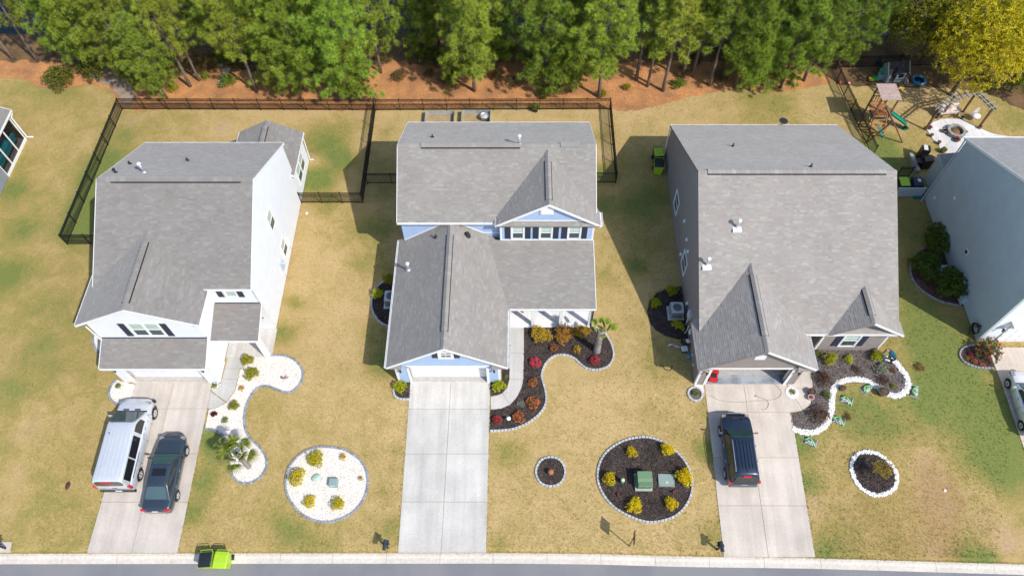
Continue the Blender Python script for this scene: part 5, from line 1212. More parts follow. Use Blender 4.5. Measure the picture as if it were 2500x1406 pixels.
TREES = [  # variant, photo pixel of trunk base, scale, label
 (4, 35, 148, .85, 'thin pine at the far left edge behind the slate house'), (4, 93, 150, .95, 'leaning thin pine above left end of rust straw'), (4, 132, 136, 1.0, 'slim pine with bare trunk right of the far left pines'),
 (2, 200, 160, .85, 'low bushy pine above the bare sandy patch'), (0, 240, 172, .75, 'short pine beside brush above bare sandy patch'),
 (2, 408, 240, .80, 'short bushy pine standing at left corner of white house fence'), (4, 465, 212, .95, 'pine left of the stepping stones behind white house'), (4, 487, 198, .85, 'slim pine with mostly bare trunk behind stepping stones'),
 (3, 627, 224, .92, 'tall pine with long bare leaning trunk behind white house fence'), (2, 880, 247, .62, 'low bushy pine leaning over the fence by the mid corner'), (2, 690, 236, .55, 'small low pine by fence right of long bare trunk'), (2, 1395, 226, .6, 'low pine in front of the pair at blue house fence'), (2, 1830, 222, .6, 'low pine at straw edge behind taupe roof'), (5, 700, 205, .9, 'broad pine right of the long bare trunk behind white house'), (5, 748, 222, .92, 'broad pine behind the fence between white and blue houses, left one'), (5, 858, 236, .96, 'largest dense pine hanging over fence near mid fence corner'), (0, 820, 205, 1.0, 'dense pine behind the largest fence side pine'), (1, 930, 178, .84, 'pine right of the largest pine by the dark water gap'),
 (5, 330, 190, .85, 'spreading pine above left end of white house fence'), (1, 560, 150, .95, 'pine in the second row above the stepping stones'), (5, 1040, 140, .8, 'pine on the bank left of the water gap behind blue house'), (0, 1158, 223, .95, 'dense pine with short clear trunk behind blue house left half'), (4, 1116, 164, 1.0, 'pine deep behind the brush left of blue house ridge'), (2, 1211, 164, .92, 'pine in second row behind blue house middle'), (2, 1105, 215, .42, 'small young pine beside larger trunk behind blue house'),
 (5, 1328, 216, .88, 'dense pine behind small round bush at blue house fence'), (1, 1462, 238, .95, 'tall pine nearest to right end of blue house fence'), (2, 1365, 212, .55, 'small pine filling between two dense pines at blue house fence'), (2, 1420, 180, 1.0, 'second row pine left of right fence corner'),
 (4, 1553, 196, 1.02, 'thin bare trunk pine right of blue house fence corner'), (4, 1580, 212, .90, 'thinnest straight trunk pine between blue and taupe houses'), (3, 1618, 223, .96, 'pine with tall bare trunk between blue and taupe houses'),
 (3, 1665, 190, .95, 'slim pine in cluster left of taupe roof'), (4, 1690, 188, 1.0, 'middle slim pine of the cluster behind taupe roof left corner'), (3, 1732, 210, .90, 'slim pine at right of the cluster behind taupe roof left corner'),
 (0, 1795, 214, .90, 'dense low pine behind middle of taupe roof'), (5, 1860, 192, .86, 'broad pine behind taupe house, right of low dense one'), (5, 1905, 215, .8, 'low spreading pine behind taupe roof near its right end'), (1, 1962, 198, .88, 'pine with short dark trunk behind right part of taupe roof'), (2, 2040, 168, .95, 'dark pine beside play yard fence corner'), (1, 2100, 120, .9, 'pine on the bank right of the dark corner pine'), (0, 2165, 95, .85, 'pine left of the olive oak at the top')]
for i, (k, px, py, s, lab) in enumerate(TREES):
    p = G(px, py); place_pine(k, p.x, p.y, s * rnd.uniform(.97, 1.03), rnd.uniform(0, 6.28), lab, 1)
BACK = [(-36, 52.6, 0), (-31.5, 52.8, 1), (-27, 52.3, 0), (-22.5, 52.4, 5), (-18.5, 52.8, 1), (-7, 52.5, 0), (-3, 52.9, 5), (1.5, 52.6, 1), (5.5, 52.8, 0), (10, 52.4, 4), (13.5, 52.8, 1), (17, 52.5, 0), (20.5, 52.7, 5), (24, 52.8, 1)]
for i, (x, y, k) in enumerate(BACK):
    o_ = ['first', 'second', 'third', 'fourth', 'fifth', 'sixth', 'seventh', 'eighth', 'ninth', 'tenth', 'eleventh', 'twelfth', 'thirteenth', 'fourteenth'][i]
    place_pine(k, x, y, rnd.uniform(.85, 1.0), rnd.uniform(0, 6.28), f'pine on the pond bank, {o_} from the left in the back row')

def broadleaf(seed, H, Rc, cols_, n, zc=.6, leaf=.16):
    rr = random.Random(seed); tr = MB(); cr = MB(); tips = []
    tr.tube([(0, 0, -.2), (.05, .02, H * .2), (.0, .08, H * .38)], [.2, .15, .12], 7)
    for k in range(9):
        a = k * 2.4 + rr.uniform(-.3, .3); l = Rc * rr.uniform(.6, 1.0); p = Vector((0, .05, H * rr.uniform(.2, .45))); e = Vector((math.cos(a) * l, math.sin(a) * l, H * rr.uniform(.5, .92)))
        m_ = p.lerp(e, .5) + Vector((rr.uniform(-.3, .3), rr.uniform(-.3, .3), .3)); tr.tube([p, m_, e], [.09, .055, .02], 5, caps=False)
        for j in range(5):
            q = m_.lerp(e, rr.random()); f = q + Vector((rr.gauss(0, 1), rr.gauss(0, 1), rr.gauss(.2, .5))) * Rc * .28; tr.tube([q, f], [.02, .008], 3, caps=False); tips.append(f)
    for _ in range(n):
        th = rr.uniform(0, 6.283); u = rr.uniform(-.75, 1); r = (rr.random() ** .45); s = math.sqrt(1 - u * u)
        c = Vector((math.cos(th) * s * r * Rc, math.sin(th) * s * r * Rc, H * zc + u * r * H * .42))
        lump = math.sin(c.x * 1.9 + seed) * math.sin(c.y * 2.1 + 1) * math.sin(c.z * 2.3)
        if lump < -.22: continue
        leafblob(cr, c, c - Vector((0, 0, H * .3)), 9, leaf * 1.6, leaf * .5, [jit(x, rr, .15) for x in cols_], rr, 1.3)
    return mesh_of(tr, 'trunk', 'bark'), mesh_of(cr, 'crown', 'leaf')
YEL = [(.60, .54, .02), (.70, .60, .022), (.44, .45, .02), (.72, .57, .025), (.28, .33, .02)]; OLV = [(.20, .22, .02), (.30, .29, .022), (.13, .15, .018), (.42, .36, .022)]
GRN = [(.06, .12, .02), (.10, .17, .03), (.14, .20, .035)]
BL = [broadleaf(3, 8.5, 3.6, YEL, 2700), broadleaf(4, 8.0, 3.0, OLV, 1900), broadleaf(5, 5.0, 2.6, GRN + OLV, 1500)]
def place_bl(k, x, y, s, lab, group=None, name='oak_tree'):
    t = thing(name, lab, 'tree', (x, y, 0), rnd.uniform(0, 6.28), group); t.scale = (s, s, s)
    for nm, me in zip(('trunk', 'crown'), BL[k]): o = bpy.data.objects.new(nm, me); COL.objects.link(o); o.parent = t
p = P(2405, 105, 5.4); place_bl(0, p.x, p.y, 1.06, 'golden flowering oak hanging over the pergola')
p = P(2262, 35, 5); place_bl(1, p.x, p.y, .9, 'olive green oak left of the golden oak')
p = P(2480, 70, 5); place_bl(0, p.x, p.y, 1.0, 'second golden oak cut by the top right corner')
p = G(2465, 225); place_bl(2, p.x, p.y, .6, 'dark green leafy tree below golden oak at right edge')
p = P(2320, 10, 5); place_bl(1, p.x, p.y, .9, 'olive oak behind the golden oak near the pond')

def shrub(seed, n, rx, rz, cols_, leaf=.09, w_=.5, flower=None, nf=0, blades=7, stems=5, up=.6):
    rr = random.Random(seed); cr = MB(); st = MB()
    for k in range(stems):
        a = k * 6.283 / stems + rr.uniform(-.4, .4); st.tube([(0, 0, -.05), (math.cos(a) * rx * .3, math.sin(a) * rx * .3, rz * .8), (math.cos(a) * rx * .7, math.sin(a) * rx * .7, rz * 1.5)], [.016, .011, .004], 4, caps=False)
    for _ in range(n):
        th = rr.uniform(0, 6.283); u = rr.uniform(-.5, 1); r = rr.random() ** .4; s = math.sqrt(1 - u * u)
        k = 1 + .18 * math.sin(3 * th + seed) + .12 * math.sin(5 * th + 2 * seed)
        c = Vector((math.cos(th) * s * r * rx * k, math.sin(th) * s * r * rx * k, max(.03, rz + u * r * rz * .95)))
        leafblob(cr, c, c + Vector((0, 0, up * rx - rz * .5)), blades, leaf * 1.5, leaf * w_, [jit(x, rr, .14) for x in cols_], rr, 1.3)
    for _ in range(nf):
        th = rr.uniform(0, 6.283); u = rr.uniform(.1, 1); s = math.sqrt(1 - u * u); c = Vector((math.cos(th) * s * rx * .95, math.sin(th) * s * rx * .95, rz + u * rz * .98))
        leafblob(cr, c, c, 6, leaf * 1.1, leaf * .9, flower, rr, 1.4)
    return mesh_of(st, 'stems', 'bark'), mesh_of(cr, 'leaves', 'leaf')
GOLD = [(.88, .68, .012), (.95, .76, .015), (.76, .58, .015), (.60, .54, .02)]; LIME = [(.42, .46, .02), (.52, .54, .025), (.30, .38, .02), (.62, .60, .03)]
OLG = [(.34, .34, .02), (.44, .40, .022), (.24, .26, .02)]; RUST = [(.52, .26, .06), (.60, .34, .06), (.44, .18, .05), (.44, .32, .05)]; ORNG = [(.60, .42, .04), (.68, .46, .04), (.48, .38, .04), (.60, .30, .05)]
DKG = [(.075, .135, .018), (.11, .18, .022), (.15, .22, .026)]; PINK = [(.72, .05, .14), (.80, .10, .20), (.65, .04, .10)]; CORAL = [(.72, .20, .12), (.62, .30, .08), (.78, .14, .14)]; RED = [(.60, .06, .03), (.65, .12, .04)]
SILV = [(.30, .34, .24), (.38, .40, .30)]; BROWNL = [(.28, .16, .07), (.36, .22, .10), (.20, .11, .05)]; BURG = [(.10, .02, .03), (.14, .03, .04)]
SHR = {'gold': shrub(1, 150, .42, .30, GOLD, .075), 'lime': shrub(2, 170, .40, .30, LIME, .07), 'olive': shrub(3, 150, .40, .28, OLG, .075), 'rust': shrub(4, 240, .62, .42, RUST, .085), 'orange': shrub(5, 240, .62, .42, ORNG, .085),
  'dark': shrub(6, 420, 1.25, .75, DKG, .15), 'pink': shrub(7, 70, .30, .20, [(.18, .18, .03), (.30, .14, .05)], .06, flower=PINK, nf=70), 'coral': shrub(8, 90, .34, .20, [(.24, .22, .03), (.34, .16, .05)], .06, flower=CORAL, nf=45),
  'goldgreen': shrub(9, 140, .46, .30, GOLD + OLG[:2] + LIME[:1], .08, up=.3), 'tiny': shrub(10, 40, .20, .13, [(.16, .24, .03), (.24, .30, .04)], .06), 'tinyrust': shrub(11, 45, .24, .15, ORNG, .06), 'silver': shrub(12, 110, .45, .25, SILV, .08), 'dead': shrub(13, 60, .42, .13, BROWNL, .12, .25, up=0), 'burg': shrub(14, 40, .18, .13, BURG, .08),
  'green': shrub(15, 150, .5, .34, [(.12, .20, .025), (.18, .28, .035), (.24, .34, .04)], .085), 'rose': shrub(16, 170, .60, .50, [(.07, .12, .03), (.12, .17, .05), (.16, .10, .06)], .09, flower=RED, nf=14), 'brush': shrub(17, 200, 1.0, .55, [(.22, .14, .06), (.16, .14, .04), (.28, .18, .08), (.12, .13, .03)], .20, .2), 'under': shrub(18, 260, 1.1, .7, [(.11, .14, .02), (.17, .19, .025), (.07, .10, .018), (.22, .20, .03)], .14), 'brown': shrub(19, 80, .45, .22, [(.16, .10, .07), (.22, .14, .09), (.12, .08, .06)], .10, .3)}
def plant(kind, px, py, s, label, name='shrub', cat='shrub', group=None, dz=0.0, at=None, sz=None):
    p = at if at is not None else G(px, py); t = thing(name, label, cat, (p.x, p.y, (gz(p.x, p.y) if at is None else p.z) + dz), rnd.uniform(0, 6.28), group)
    t.scale = (s * rnd.uniform(.85, 1.2), s * rnd.uniform(.85, 1.2), (sz or s) * rnd.uniform(.8, 1.2))
    for nm, me in zip(('stems', 'leaves'), SHR[kind]): o = bpy.data.objects.new(nm, me); COL.objects.link(o); o.parent = t
    return t
GG = 'gold shrubs in the oval beds'
for a in [('gold', 1540, 1106, .85, 'gold shrub at top left in the transformer oval bed', GG), ('gold', 1628, 1100, .95, 'gold shrub touching upper right edging of transformer oval', GG), ('gold', 1670, 1168, 1.1, 'tall gold shrub right of the flat vault lid', GG), ('gold', 1636, 1232, 1.0, 'gold shrub at lower right inside transformer oval', GG), ('goldgreen', 1486, 1172, 1.0, 'sprawling gold shrub left of the green transformer', GG), ('gold', 1547, 1236, 1.15, 'gold shrub with long branches below the green transformer', GG),
  ('goldgreen', 773, 1124, 1.15, 'largest golden shrub at top of white rock oval', GG), ('goldgreen', 728, 1168, 1.1, 'golden shrub at left edge of white rock oval', GG), ('tinyrust', 838, 1116, 1.0, 'small golden tuft at upper right of white rock oval', GG), ('tinyrust', 881, 1168, .65, 'tiny rust tuft at right of white rock oval', GG), ('goldgreen', 757, 1226, .9, 'golden shrub at lower left of white rock oval', GG), ('goldgreen', 827, 1232, .95, 'golden shrub at lower right of white rock oval', GG),
  ('olive', 607, 884, 1.0, 'upper olive shrub beside white house walk', None), ('olive', 616, 915, .95, 'lower olive shrub beside white house walk', None), ('tinyrust', 591, 949, .9, 'small rust tuft between walk and slate edging', None), ('olive', 573, 994, .8, 'yellow green shrub at bend of white house walk', None), ('burg', 524, 1012, 1.0, 'burgundy plant in white rocks near the drive', None), ('tiny', 550, 1027, 1.0, 'spiky green plant in white rocks near the palm', None), ('tiny', 290, 944, .9, 'small dark plant in rock bed by van nose', None), ('tiny', 525, 943, .8, 'small plant at right corner of white garage', None),
  ('orange', 1321, 822, 1.0, 'orange gold shrub left in the row by blue house porch', 'shrubs by the blue porch'), ('rust', 1376, 820, 1.0, 'rust red shrub in middle of the row by blue house porch', 'shrubs by the blue porch'), ('orange', 1421, 815, .75, 'smaller bronze shrub right in the row by blue house porch', 'shrubs by the blue porch'),
  ('coral', 1352, 852, .75, 'small coral shrub with pale tips below the orange shrub', 'azaleas'), ('tinyrust', 1409, 855, 1.1, 'small orange shrub left of the palm trunk', 'azaleas'), ('pink', 1307, 888, 1.1, 'bright pink azalea left of curving edging by walk', 'azaleas'), ('pink', 1452, 883, 1.0, 'bright pink azalea below the palm trunk', 'azaleas'), ('coral', 1301, 936, .9, 'coral azalea beside the walk bend', 'azaleas'), ('coral', 1301, 986, 1.1, 'coral azalea at outer curve of front bed', 'azaleas'), ('pink', 1214, 1028, 1.0, 'pink azalea nearest the blue house drive', 'azaleas'), ('coral', 1267, 1022, 1.15, 'wide coral azalea at bottom of front bed', 'azaleas'), ('silver', 1272, 987, .5, 'pale sparse plant left of coral azalea', 'azaleas'), ('tiny', 1310, 966, .5, 'tiny bright green plant above coral azalea', 'azaleas'),
  ('lime', 978, 948, 1.0, 'lime green round shrub left of blue garage door', None), ('lime', 1217, 946, .95, 'yellow green round shrub right of blue garage door', None), ('tiny', 1235, 921, .7, 'tiny green plant beside blue garage wall and walk', None), ('lime', 923, 722, 1.0, 'yellow green shrub in side bed left of blue house', None), ('olive', 950, 686, 1.0, 'dark green shrub behind air conditioner of blue house', None),
  ('lime', 1638, 714, .95, 'round lime shrub behind air conditioner of taupe house', None), ('lime', 1599, 744, .95, 'round lime shrub left of the taupe house air conditioner', None), ('lime', 1653, 798, .95, 'round lime shrub in front of taupe house air conditioner', None),
  ('lime', 2023, 882, 1.0, 'round lime shrub left in grey bed under shuttered window', None), ('lime', 2070, 880, .72, 'smaller lime shrub in middle under shuttered window', None), ('lime', 2135, 874, .95, 'lime shrub beside crouching person', None), ('silver', 2150, 903, .9, 'silver grey shrub in grey bed right part', None), ('dead', 2178, 905, .45, 'small rust dead plant beside silver grey shrub', None), ('tiny', 1992, 864, 1.2, 'bright green weed by entry corner of taupe house', None), ('brown', 2090, 905, .7, 'brown dormant plant in middle of grey bed', None), ('brown', 2010, 930, 1.2, 'wide brown dormant plant near taupe house walk', None), ('brown', 1998, 1018, 1.2, 'brown dormant plant near lower end of grey bed', None), ('brown', 2155, 930, .7, 'brown dormant mound in right lobe of grey bed', None), ('olive', 2178, 943, .35, 'tiny olive plant in right lobe of grey bed', None), ('tiny', 2017, 968, 1.2, 'yellow green clump inside white border by mulch bag', None), ('tiny', 1697, 961, .9, 'green plant inside ring by taupe garage left corner', None), ('tiny', 1933, 957, .9, 'green plant inside white ring by taupe garage right corner', None),
  ('dead', 2243, 897, .7, 'heap of dry twigs on lawn near taupe house corner', None), ('dead', 2068, 1018, .55, 'dead brown plant lying beside a mulch bag', None),
  ('dark', 2292, 598, 1.0, 'largest dark shrub against teal grey wall', 'dark shrubs by the teal grey wall'), ('dark', 2256, 660, .9, 'dark shrub left of the teal house air conditioner', 'dark shrubs by the teal grey wall'), ('dark', 2312, 706, .95, 'dark shrub below the teal house air conditioner', 'dark shrubs by the teal grey wall'), ('rose', 2404, 862, 1.15, 'rose bush with red blooms by teal grey garage', None),
  ('pink', 2368, 868, .5, 'red flower clump left in bed by rose bush', 'red flowers'), ('coral', 2376, 884, .5, 'red flower clump in front of rose bush', 'red flowers'), ('coral', 2397, 892, .5, 'small reddish plant right in bed by rose bush', 'red flowers'), ('tiny', 2360, 875, .7, 'bright green clump at left of red flower bed', 'red flowers'),
  ('green', 558, 205, 1.6, 'bright green bush beside stepping stones behind white house', None), ('green', 503, 192, .9, 'green bush left of stepping stones', None), ('green', 1328, 232, 1.1, 'round bright bush against blue house fence', None), ('green', 1655, 212, 1.0, 'bright green bush between taupe house and pines', None), ('olive', 1470, 234, .9, 'small weed clump at right end of blue house fence', None), ('tiny', 1090, 228, 1.0, 'small green plant behind blue house fence left part', None), ('olive', 425, 222, 1.0, 'yellow green weed beside short bushy pine', None), ('olive', 1530, 218, .8, 'yellow weed clump right of blue house fence corner', None)]:
    plant(a[0], a[1], a[2], a[3], a[4], group=a[5])
UB = [(-38.5, 47.5), (-36, 48.6), (-33.5, 48.8), (-31.2, 48.3), (-29.6, 49), (-27.5, 49.5), (-25.5, 50.2), (-24, 50.5), (-19.5, 50.2), (-14, 50), (-11.8, 50.4), (-9, 51), (-7.5, 50.2), (-6, 50.6), (-4, 51.2), (-1, 50.8), (1.5, 50.6), (3, 51), (5, 50.8), (8, 51.2), (12, 51), (15, 50.6), (18, 51), (21, 50.8), (-7.6, 48.6), (-6.2, 47.9), (-4.9, 49.3), (-1.9, 48.4), (-.4, 47.6), (-10.2, 48.2), (6.2, 48.8), (14.2, 48.6), (-16.5, 48.9), (17.2, 48.3)]
ORD = ['1st', '2nd', '3rd'] + [f'{i}th' for i in range(4, 40)]
for i, (x, y) in enumerate(UB):
    plant('brush' if i in (4, 5, 9, 10, 11, 13, 14, 18) or i > 23 else 'under', 0, 0, rnd.uniform(.8, 1.3) * (.62 if i > 23 else 1), f'undergrowth bush beneath the pines, {ORD[sorted(UB).index((x, y))]} from the left', at=Vector((x, y, 0)), group='undergrowth beneath the pines')

def bare_tree():
    p = G(2134, 1160); t = thing('small_tree', 'small sparse budding tree in white stone oval', 'tree', (p.x, p.y, gz(p.x, p.y))); rr = random.Random(5); tr = MB(); cr = MB()
    tr.tube([(0, 0, -.1), (.03, .02, .6), (.05, 0, 1.1)], [.035, .03, .022], 6)
    for k in range(14):
        a = k * 2.4; z0 = .45 + .05 * k; e = Vector((math.cos(a) * .55, math.sin(a) * .5, z0 + .65)); tr.tube([(.03, .01, z0), (e.x * .5, e.y * .5, z0 + .25), e], [.014, .009, .004], 4, caps=False)
        for j in range(13):
            c = Vector((.03, .01, z0)).lerp(e, .35 + .65 * rr.random()) + Vector((rr.gauss(0, .07), rr.gauss(0, .07), rr.gauss(0, .07))); leafblob(cr, c, (rr.gauss(0, 1), rr.gauss(0, 1), 1), 5, .12, .05, [(.36, .30, .04), (.46, .36, .05), (.34, .20, .05)], rr, 1.2)
    tr.build('trunk', 'bark_grey', t, True); cr.build('crown', 'leaf', t, True)
bare_tree()
def palm(px, py, H, label, nf, fl, droop, cols_, fat=.20, boots=False, e0=.05, e1=1.45, fan=2.6):
    p = G(px, py); t = thing('palm_tree', label, 'palm', (p.x, p.y, gz(p.x, p.y))); rr = random.Random(px); tr = MB()
    tr.tube([(0, 0, -.1), (0, 0, .15), (.02, 0, H * .5), (.03, .01, H)], [fat * 1.15, fat, fat * .85, fat * .8], 10); trk = tr.build('trunk', 'bark_grey', t, True)
    if boots:
        mb = MB()
        for i in range(46):
            a = i * 2.4; z = H * (.35 + .63 * i / 46); d = Vector((math.cos(a), math.sin(a), 0)); s = Vector((-d.y, d.x, 0)); b = Vector((.02, 0, z)) + d * fat * .8
            mb.grid([b - s * .06, b + s * .06, b + d * .10 + s * .035 + Vector((0, 0, .2)), b + d * .10 - s * .035 + Vector((0, 0, .2)), b + d * .06 + Vector((0, 0, .12))], [(0, 1, 4), (1, 2, 4), (2, 3, 4), (3, 0, 4), (0, 3, 2, 1)], 0, jit((.42, .38, .33), rr, .2))
        tag(mb.build('leaf_bases', 'wood', trk, True), kind='stuff')
    for k in range(nf):
        a = k * 2.4 + rr.uniform(-.2, .2); el = e0 + (e1 - e0) * (k + .5) / nf; mb = MB(); d = Vector((math.cos(a) * math.cos(el), math.sin(a) * math.cos(el), math.sin(el))); c0 = Vector((.03, .01, H)); l = fl * rr.uniform(.8, 1.1)
        c1 = c0 + d * l * .55 + Vector((0, 0, -droop * .1)); mb.tube([c0, c0.lerp(c1, .5) + Vector((0, 0, .03)), c1], [.02, .014, .01], 4, col=cols_[0])
        s = d.cross(Vector((0, 0, 1)))
        if s.length < .1: s = Vector((1, 0, 0))
        s.normalize(); up = s.cross(d)
        for j in range(17):
            f = (j / 16 - .5) * fan; q = (d * math.cos(f) + s * math.sin(f) + up * .12).normalized(); L_ = l * .62 * (1 - .25 * abs(f) / fan * 2); w_ = .035; sd = q.cross(up).normalized() * w_; m_ = c1 + q * L_ * .5 + up * .02; e = c1 + q * L_ + Vector((0, 0, -droop * L_ * .5)); col = jit(rr.choice(cols_), rr)
            mb.poly([c1, m_ + sd, e, m_ - sd], 0, col)
        mb.build('frond', 'leaf', t, True)
palm(608, 1139, 2.45, 'fan palm with full green crown in white rock bed by drive', 15, 1.2, .9, [(.15, .20, .03), (.21, .25, .035), (.29, .30, .05), (.11, .15, .025)], .16)
palm(1457, 857, 2.75, 'stout palm with rough trunk and few fronds by blue porch', 9, 1.15, .25, [(.36, .44, .05), (.28, .38, .05), (.42, .44, .08)], .24, True, .35, 1.5, 1.5)

# ================================================================ vehicles
pmat('car_paint', (.5, .5, .5), .28, .03, 3, metal=.35, attr=True, coat=.8, spec=.5)
pmat('car_glass', (.03, .045, .05), .04, .1, 1.0, spec=.9, attr=True)
pmat('chrome', (.7, .7, .72), .15, .03, 5, metal=.9)
pmat('tail_light', (.55, .02, .03), .2, .1, 12, spec=.7)
pmat('head_light', (.22, .23, .24), .12, .3, 8, spec=.8)
pmat('plate_white', (.75, .76, .78), .5, .25, 60)
def mbx(t, name, mat, *boxes, col=(1, 1, 1)):
    mb = MB()
    for b_ in boxes: mb.bx(*b_, col=col)
    return mb.build(name, mat, t, True)
def body_loft(sts, col):
    """sts: (y, half width, bottom z, shoulder z, crown) from tail to nose"""
    mb = MB(); rings = []
    for y, w_, z0, z1, cr in sts:
        h_ = [(0, z0), (w_ * .80, z0), (w_ * .95, z0 + .06), (w_ * .99, z0 + (z1 - z0) * .35), (w_, z0 + (z1 - z0) * .62), (w_ * .975, z0 + (z1 - z0) * .86), (w_ * .92, z1 - .015), (w_ * .82, z1 + cr * .35), (w_ * .45, z1 + cr * .85), (0, z1 + cr)]
        rings.append([(x, y, z) for x, z in h_] + [(-x, y, z) for x, z in reversed(h_[1:-1])])
    k = len(rings[0]); b = 0
    for r in rings: mb.v.extend(r)
    for i in range(len(rings) - 1):
        for j in range(k):
            a = i * k + j; c = i * k + (j + 1) % k; mb.f.append((a, a + k, c + k, c)); mb.m.append(0); mb.c.append(col); mb.sm.append(True)
    mb.f.append(tuple(range(k))); mb.m.append(0); mb.c.append(col); mb.sm.append(False)
    mb.f.append(tuple(reversed([(len(rings) - 1) * k + j for j in range(k)]))); mb.m.append(0); mb.c.append(col); mb.sm.append(False)
    return mb
def quad_at(q, s, t): # bilinear on quad a,b,c,d
    a, b, c, d = q; return a.lerp(b, s).lerp(d.lerp(c, s), t)
def pane(parent, q, s0, s1, t0, t1, col, name, off=.012, mat='car_glass', nseg=4, r=.0):
    n = (q[1] - q[0]).cross(q[3] - q[0]).normalized(); mb = MB()
    pts = [quad_at(q, s, t) + n * off for s, t in ((s0, t0), (s1, t0), (s1, t1), (s0, t1))]
    cut = []
    for i in range(4):
        p0, p1, p2 = pts[i - 1], pts[i], pts[(i + 1) % 4]; f = .12
        cut.append(p1.lerp(p0, min(.3, .06 / max(.06, (p0 - p1).length) + .02))); cut.append(p1.lerp(p2, min(.3, .06 / max(.06, (p2 - p1).length) + .02)))
    mb.prism(cut, -n * off * .9, 0, col); return mb.build(name, mat, parent, True)
def car(name, label, cat, loc, slope, S, rz=0.0):
    t = thing(name, label, cat, loc, rz, 'vehicles parked in the driveways'); t.rotation_euler = (slope, 0, rz)
    col = S['col']; bm_ = body_loft(S['sts'], col); body = bm_.build('body', 'car_paint', t, True)
    c, f, r, b = S['cowl'], S['rf'], S['rr'], S['rb']   # (y, z, halfwidth): windscreen base, roof front, roof rear, rear glass base
    V = lambda p, s: Vector((s * p[2], p[0], p[1]))
    mid = lambda p, q, k: (p[0] + (q[0] - p[0]) * k, p[1] + (q[1] - p[1]) * k, p[2] + (q[2] - p[2]) * k)
    mb = MB(); base_c = (c[0], c[1] - .12, c[2]); base_b = (b[0], b[1] - .12, b[2])
    rc = S.get('crown', .05); nst = 6; rows = []
    chain = [c, mid(c, f, .5), mid(c, f, .94), (f[0] - .12, f[1] + .012, f[2])] + [mid(f, r, k / 4) for k in (1, 2, 3)] + [(r[0] + .12, r[1] + .012, r[2]), mid(r, b, .06), mid(r, b, .5), b]
    for p in chain:
        rows.append([Vector((p[2] * x, p[0], p[1] + rc * (1 - x * x) - (.0 if abs(x) < 1 else .02))) for x in (-1, -.92, -.5, 0, .5, .92, 1)])
    k = 7
    for rr_ in rows: mb.v.extend([tuple(q) for q in rr_])
    for i in range(len(rows) - 1):
        for j in range(k - 1):
            a = i * k + j; mb.f.append((a, a + 1, a + k + 1, a + k)); mb.m.append(0); mb.c.append(col); mb.sm.append(True)
    for s_, e in ((-1, 0), (1, k - 1)):           # sides down to the belt line
        for i in range(len(rows) - 1):
            p, q = rows[i][e], rows[i + 1][e]; bw = c[2] + (b[2] - c[2]) * ((p.y - c[0]) / (b[0] - c[0])); bw2 = c[2] + (b[2] - c[2]) * ((q.y - c[0]) / (b[0] - c[0]))
            zb = lambda y: c[1] - .1 + (b[1] - c[1]) * ((y - c[0]) / (b[0] - c[0]))
            a_ = [p, q, Vector((s_ * bw2, q.y, zb(q.y))), Vector((s_ * bw, p.y, zb(p.y)))]
            if s_ < 0: a_.reverse()
            mb.poly(a_, 0, col)
    cab = mb.build('cabin', 'car_paint', t, True)
    gc_ = S.get('glass', (.03, .05, .055)); up = Vector((0, 0, rc * .8))
    q = [V(f, 1) + up * .0, V(f, -1), V(c, -1), V(c, 1)]; q = [x + Vector((0, 0, rc * .55)) for x in q]
    n0 = (q[1] - q[0]).cross(q[3] - q[0])
    if n0.z < 0: q = [q[1], q[0], q[3], q[2]]
    pane(t, q, .05, .95, .04, .96, S.get('wglass', (.06, .13, .12)), 'windscreen', .05)
    q = [V(b, 1), V(b, -1), V(r, -1), V(r, 1)]; q = [x + Vector((0, 0, rc * .5)) for x in q]
    if (q[1] - q[0]).cross(q[3] - q[0]).y > 0: q = [q[1], q[0], q[3], q[2]]
    pane(t, q, .07, .93, *S.get('rg', (.08, .92)), S.get('rglass', gc_), 'rear_window', .05)
    for s_ in (-1, 1):
        zb = lambda y: c[1] - .03 + (b[1] - c[1]) * ((y - c[0]) / (b[0] - c[0])); bw = lambda y: c[2] + (b[2] - c[2]) * ((y - c[0]) / (b[0] - c[0]))
        def top(y):
            if y > f[0]: k_ = (y - f[0]) / (c[0] - f[0]); return f[1] + (c[1] - f[1]) * k_, f[2] + (c[2] - f[2]) * k_
            if y < r[0]: k_ = (r[0] - y) / (r[0] - b[0]); return r[1] + (b[1] - r[1]) * k_, r[2] + (b[2] - r[2]) * k_
            k_ = (f[0] - y) / (f[0] - r[0]); return f[1] + (r[1] - f[1]) * k_, f[2] + (r[2] - f[2]) * k_
        for (ya, yb) in S['side']:
            pts = []
            ys = [ya + (yb - ya) * i / 4 for i in range(5)]
            lo = [Vector((s_ * bw(y), y, zb(y))) for y in ys]; hi = []
            for y in ys: z, w_ = top(y); hi.append(Vector((s_ * w_, y, z - .02)))
            P_ = [l.lerp(h_, .12) + Vector((s_ * .012, 0, 0)) for l, h_ in zip(lo, hi)] + [l.lerp(h_, .90) + Vector((s_ * .012, 0, 0)) for l, h_ in reversed(list(zip(lo, hi)))]
            if s_ > 0: P_ = list(reversed(P_))
            mb = MB(); n_ = len(P_) // 2
            for i in range(n_ - 1): mb.poly([P_[i], P_[i + 1], P_[-2 - i], P_[-1 - i]], 0, gc_)
            mb.build('side_window', 'car_glass', t, True)
    wr, ww, hw = S['wr'], .22, S['sts'][len(S['sts']) // 2][1]
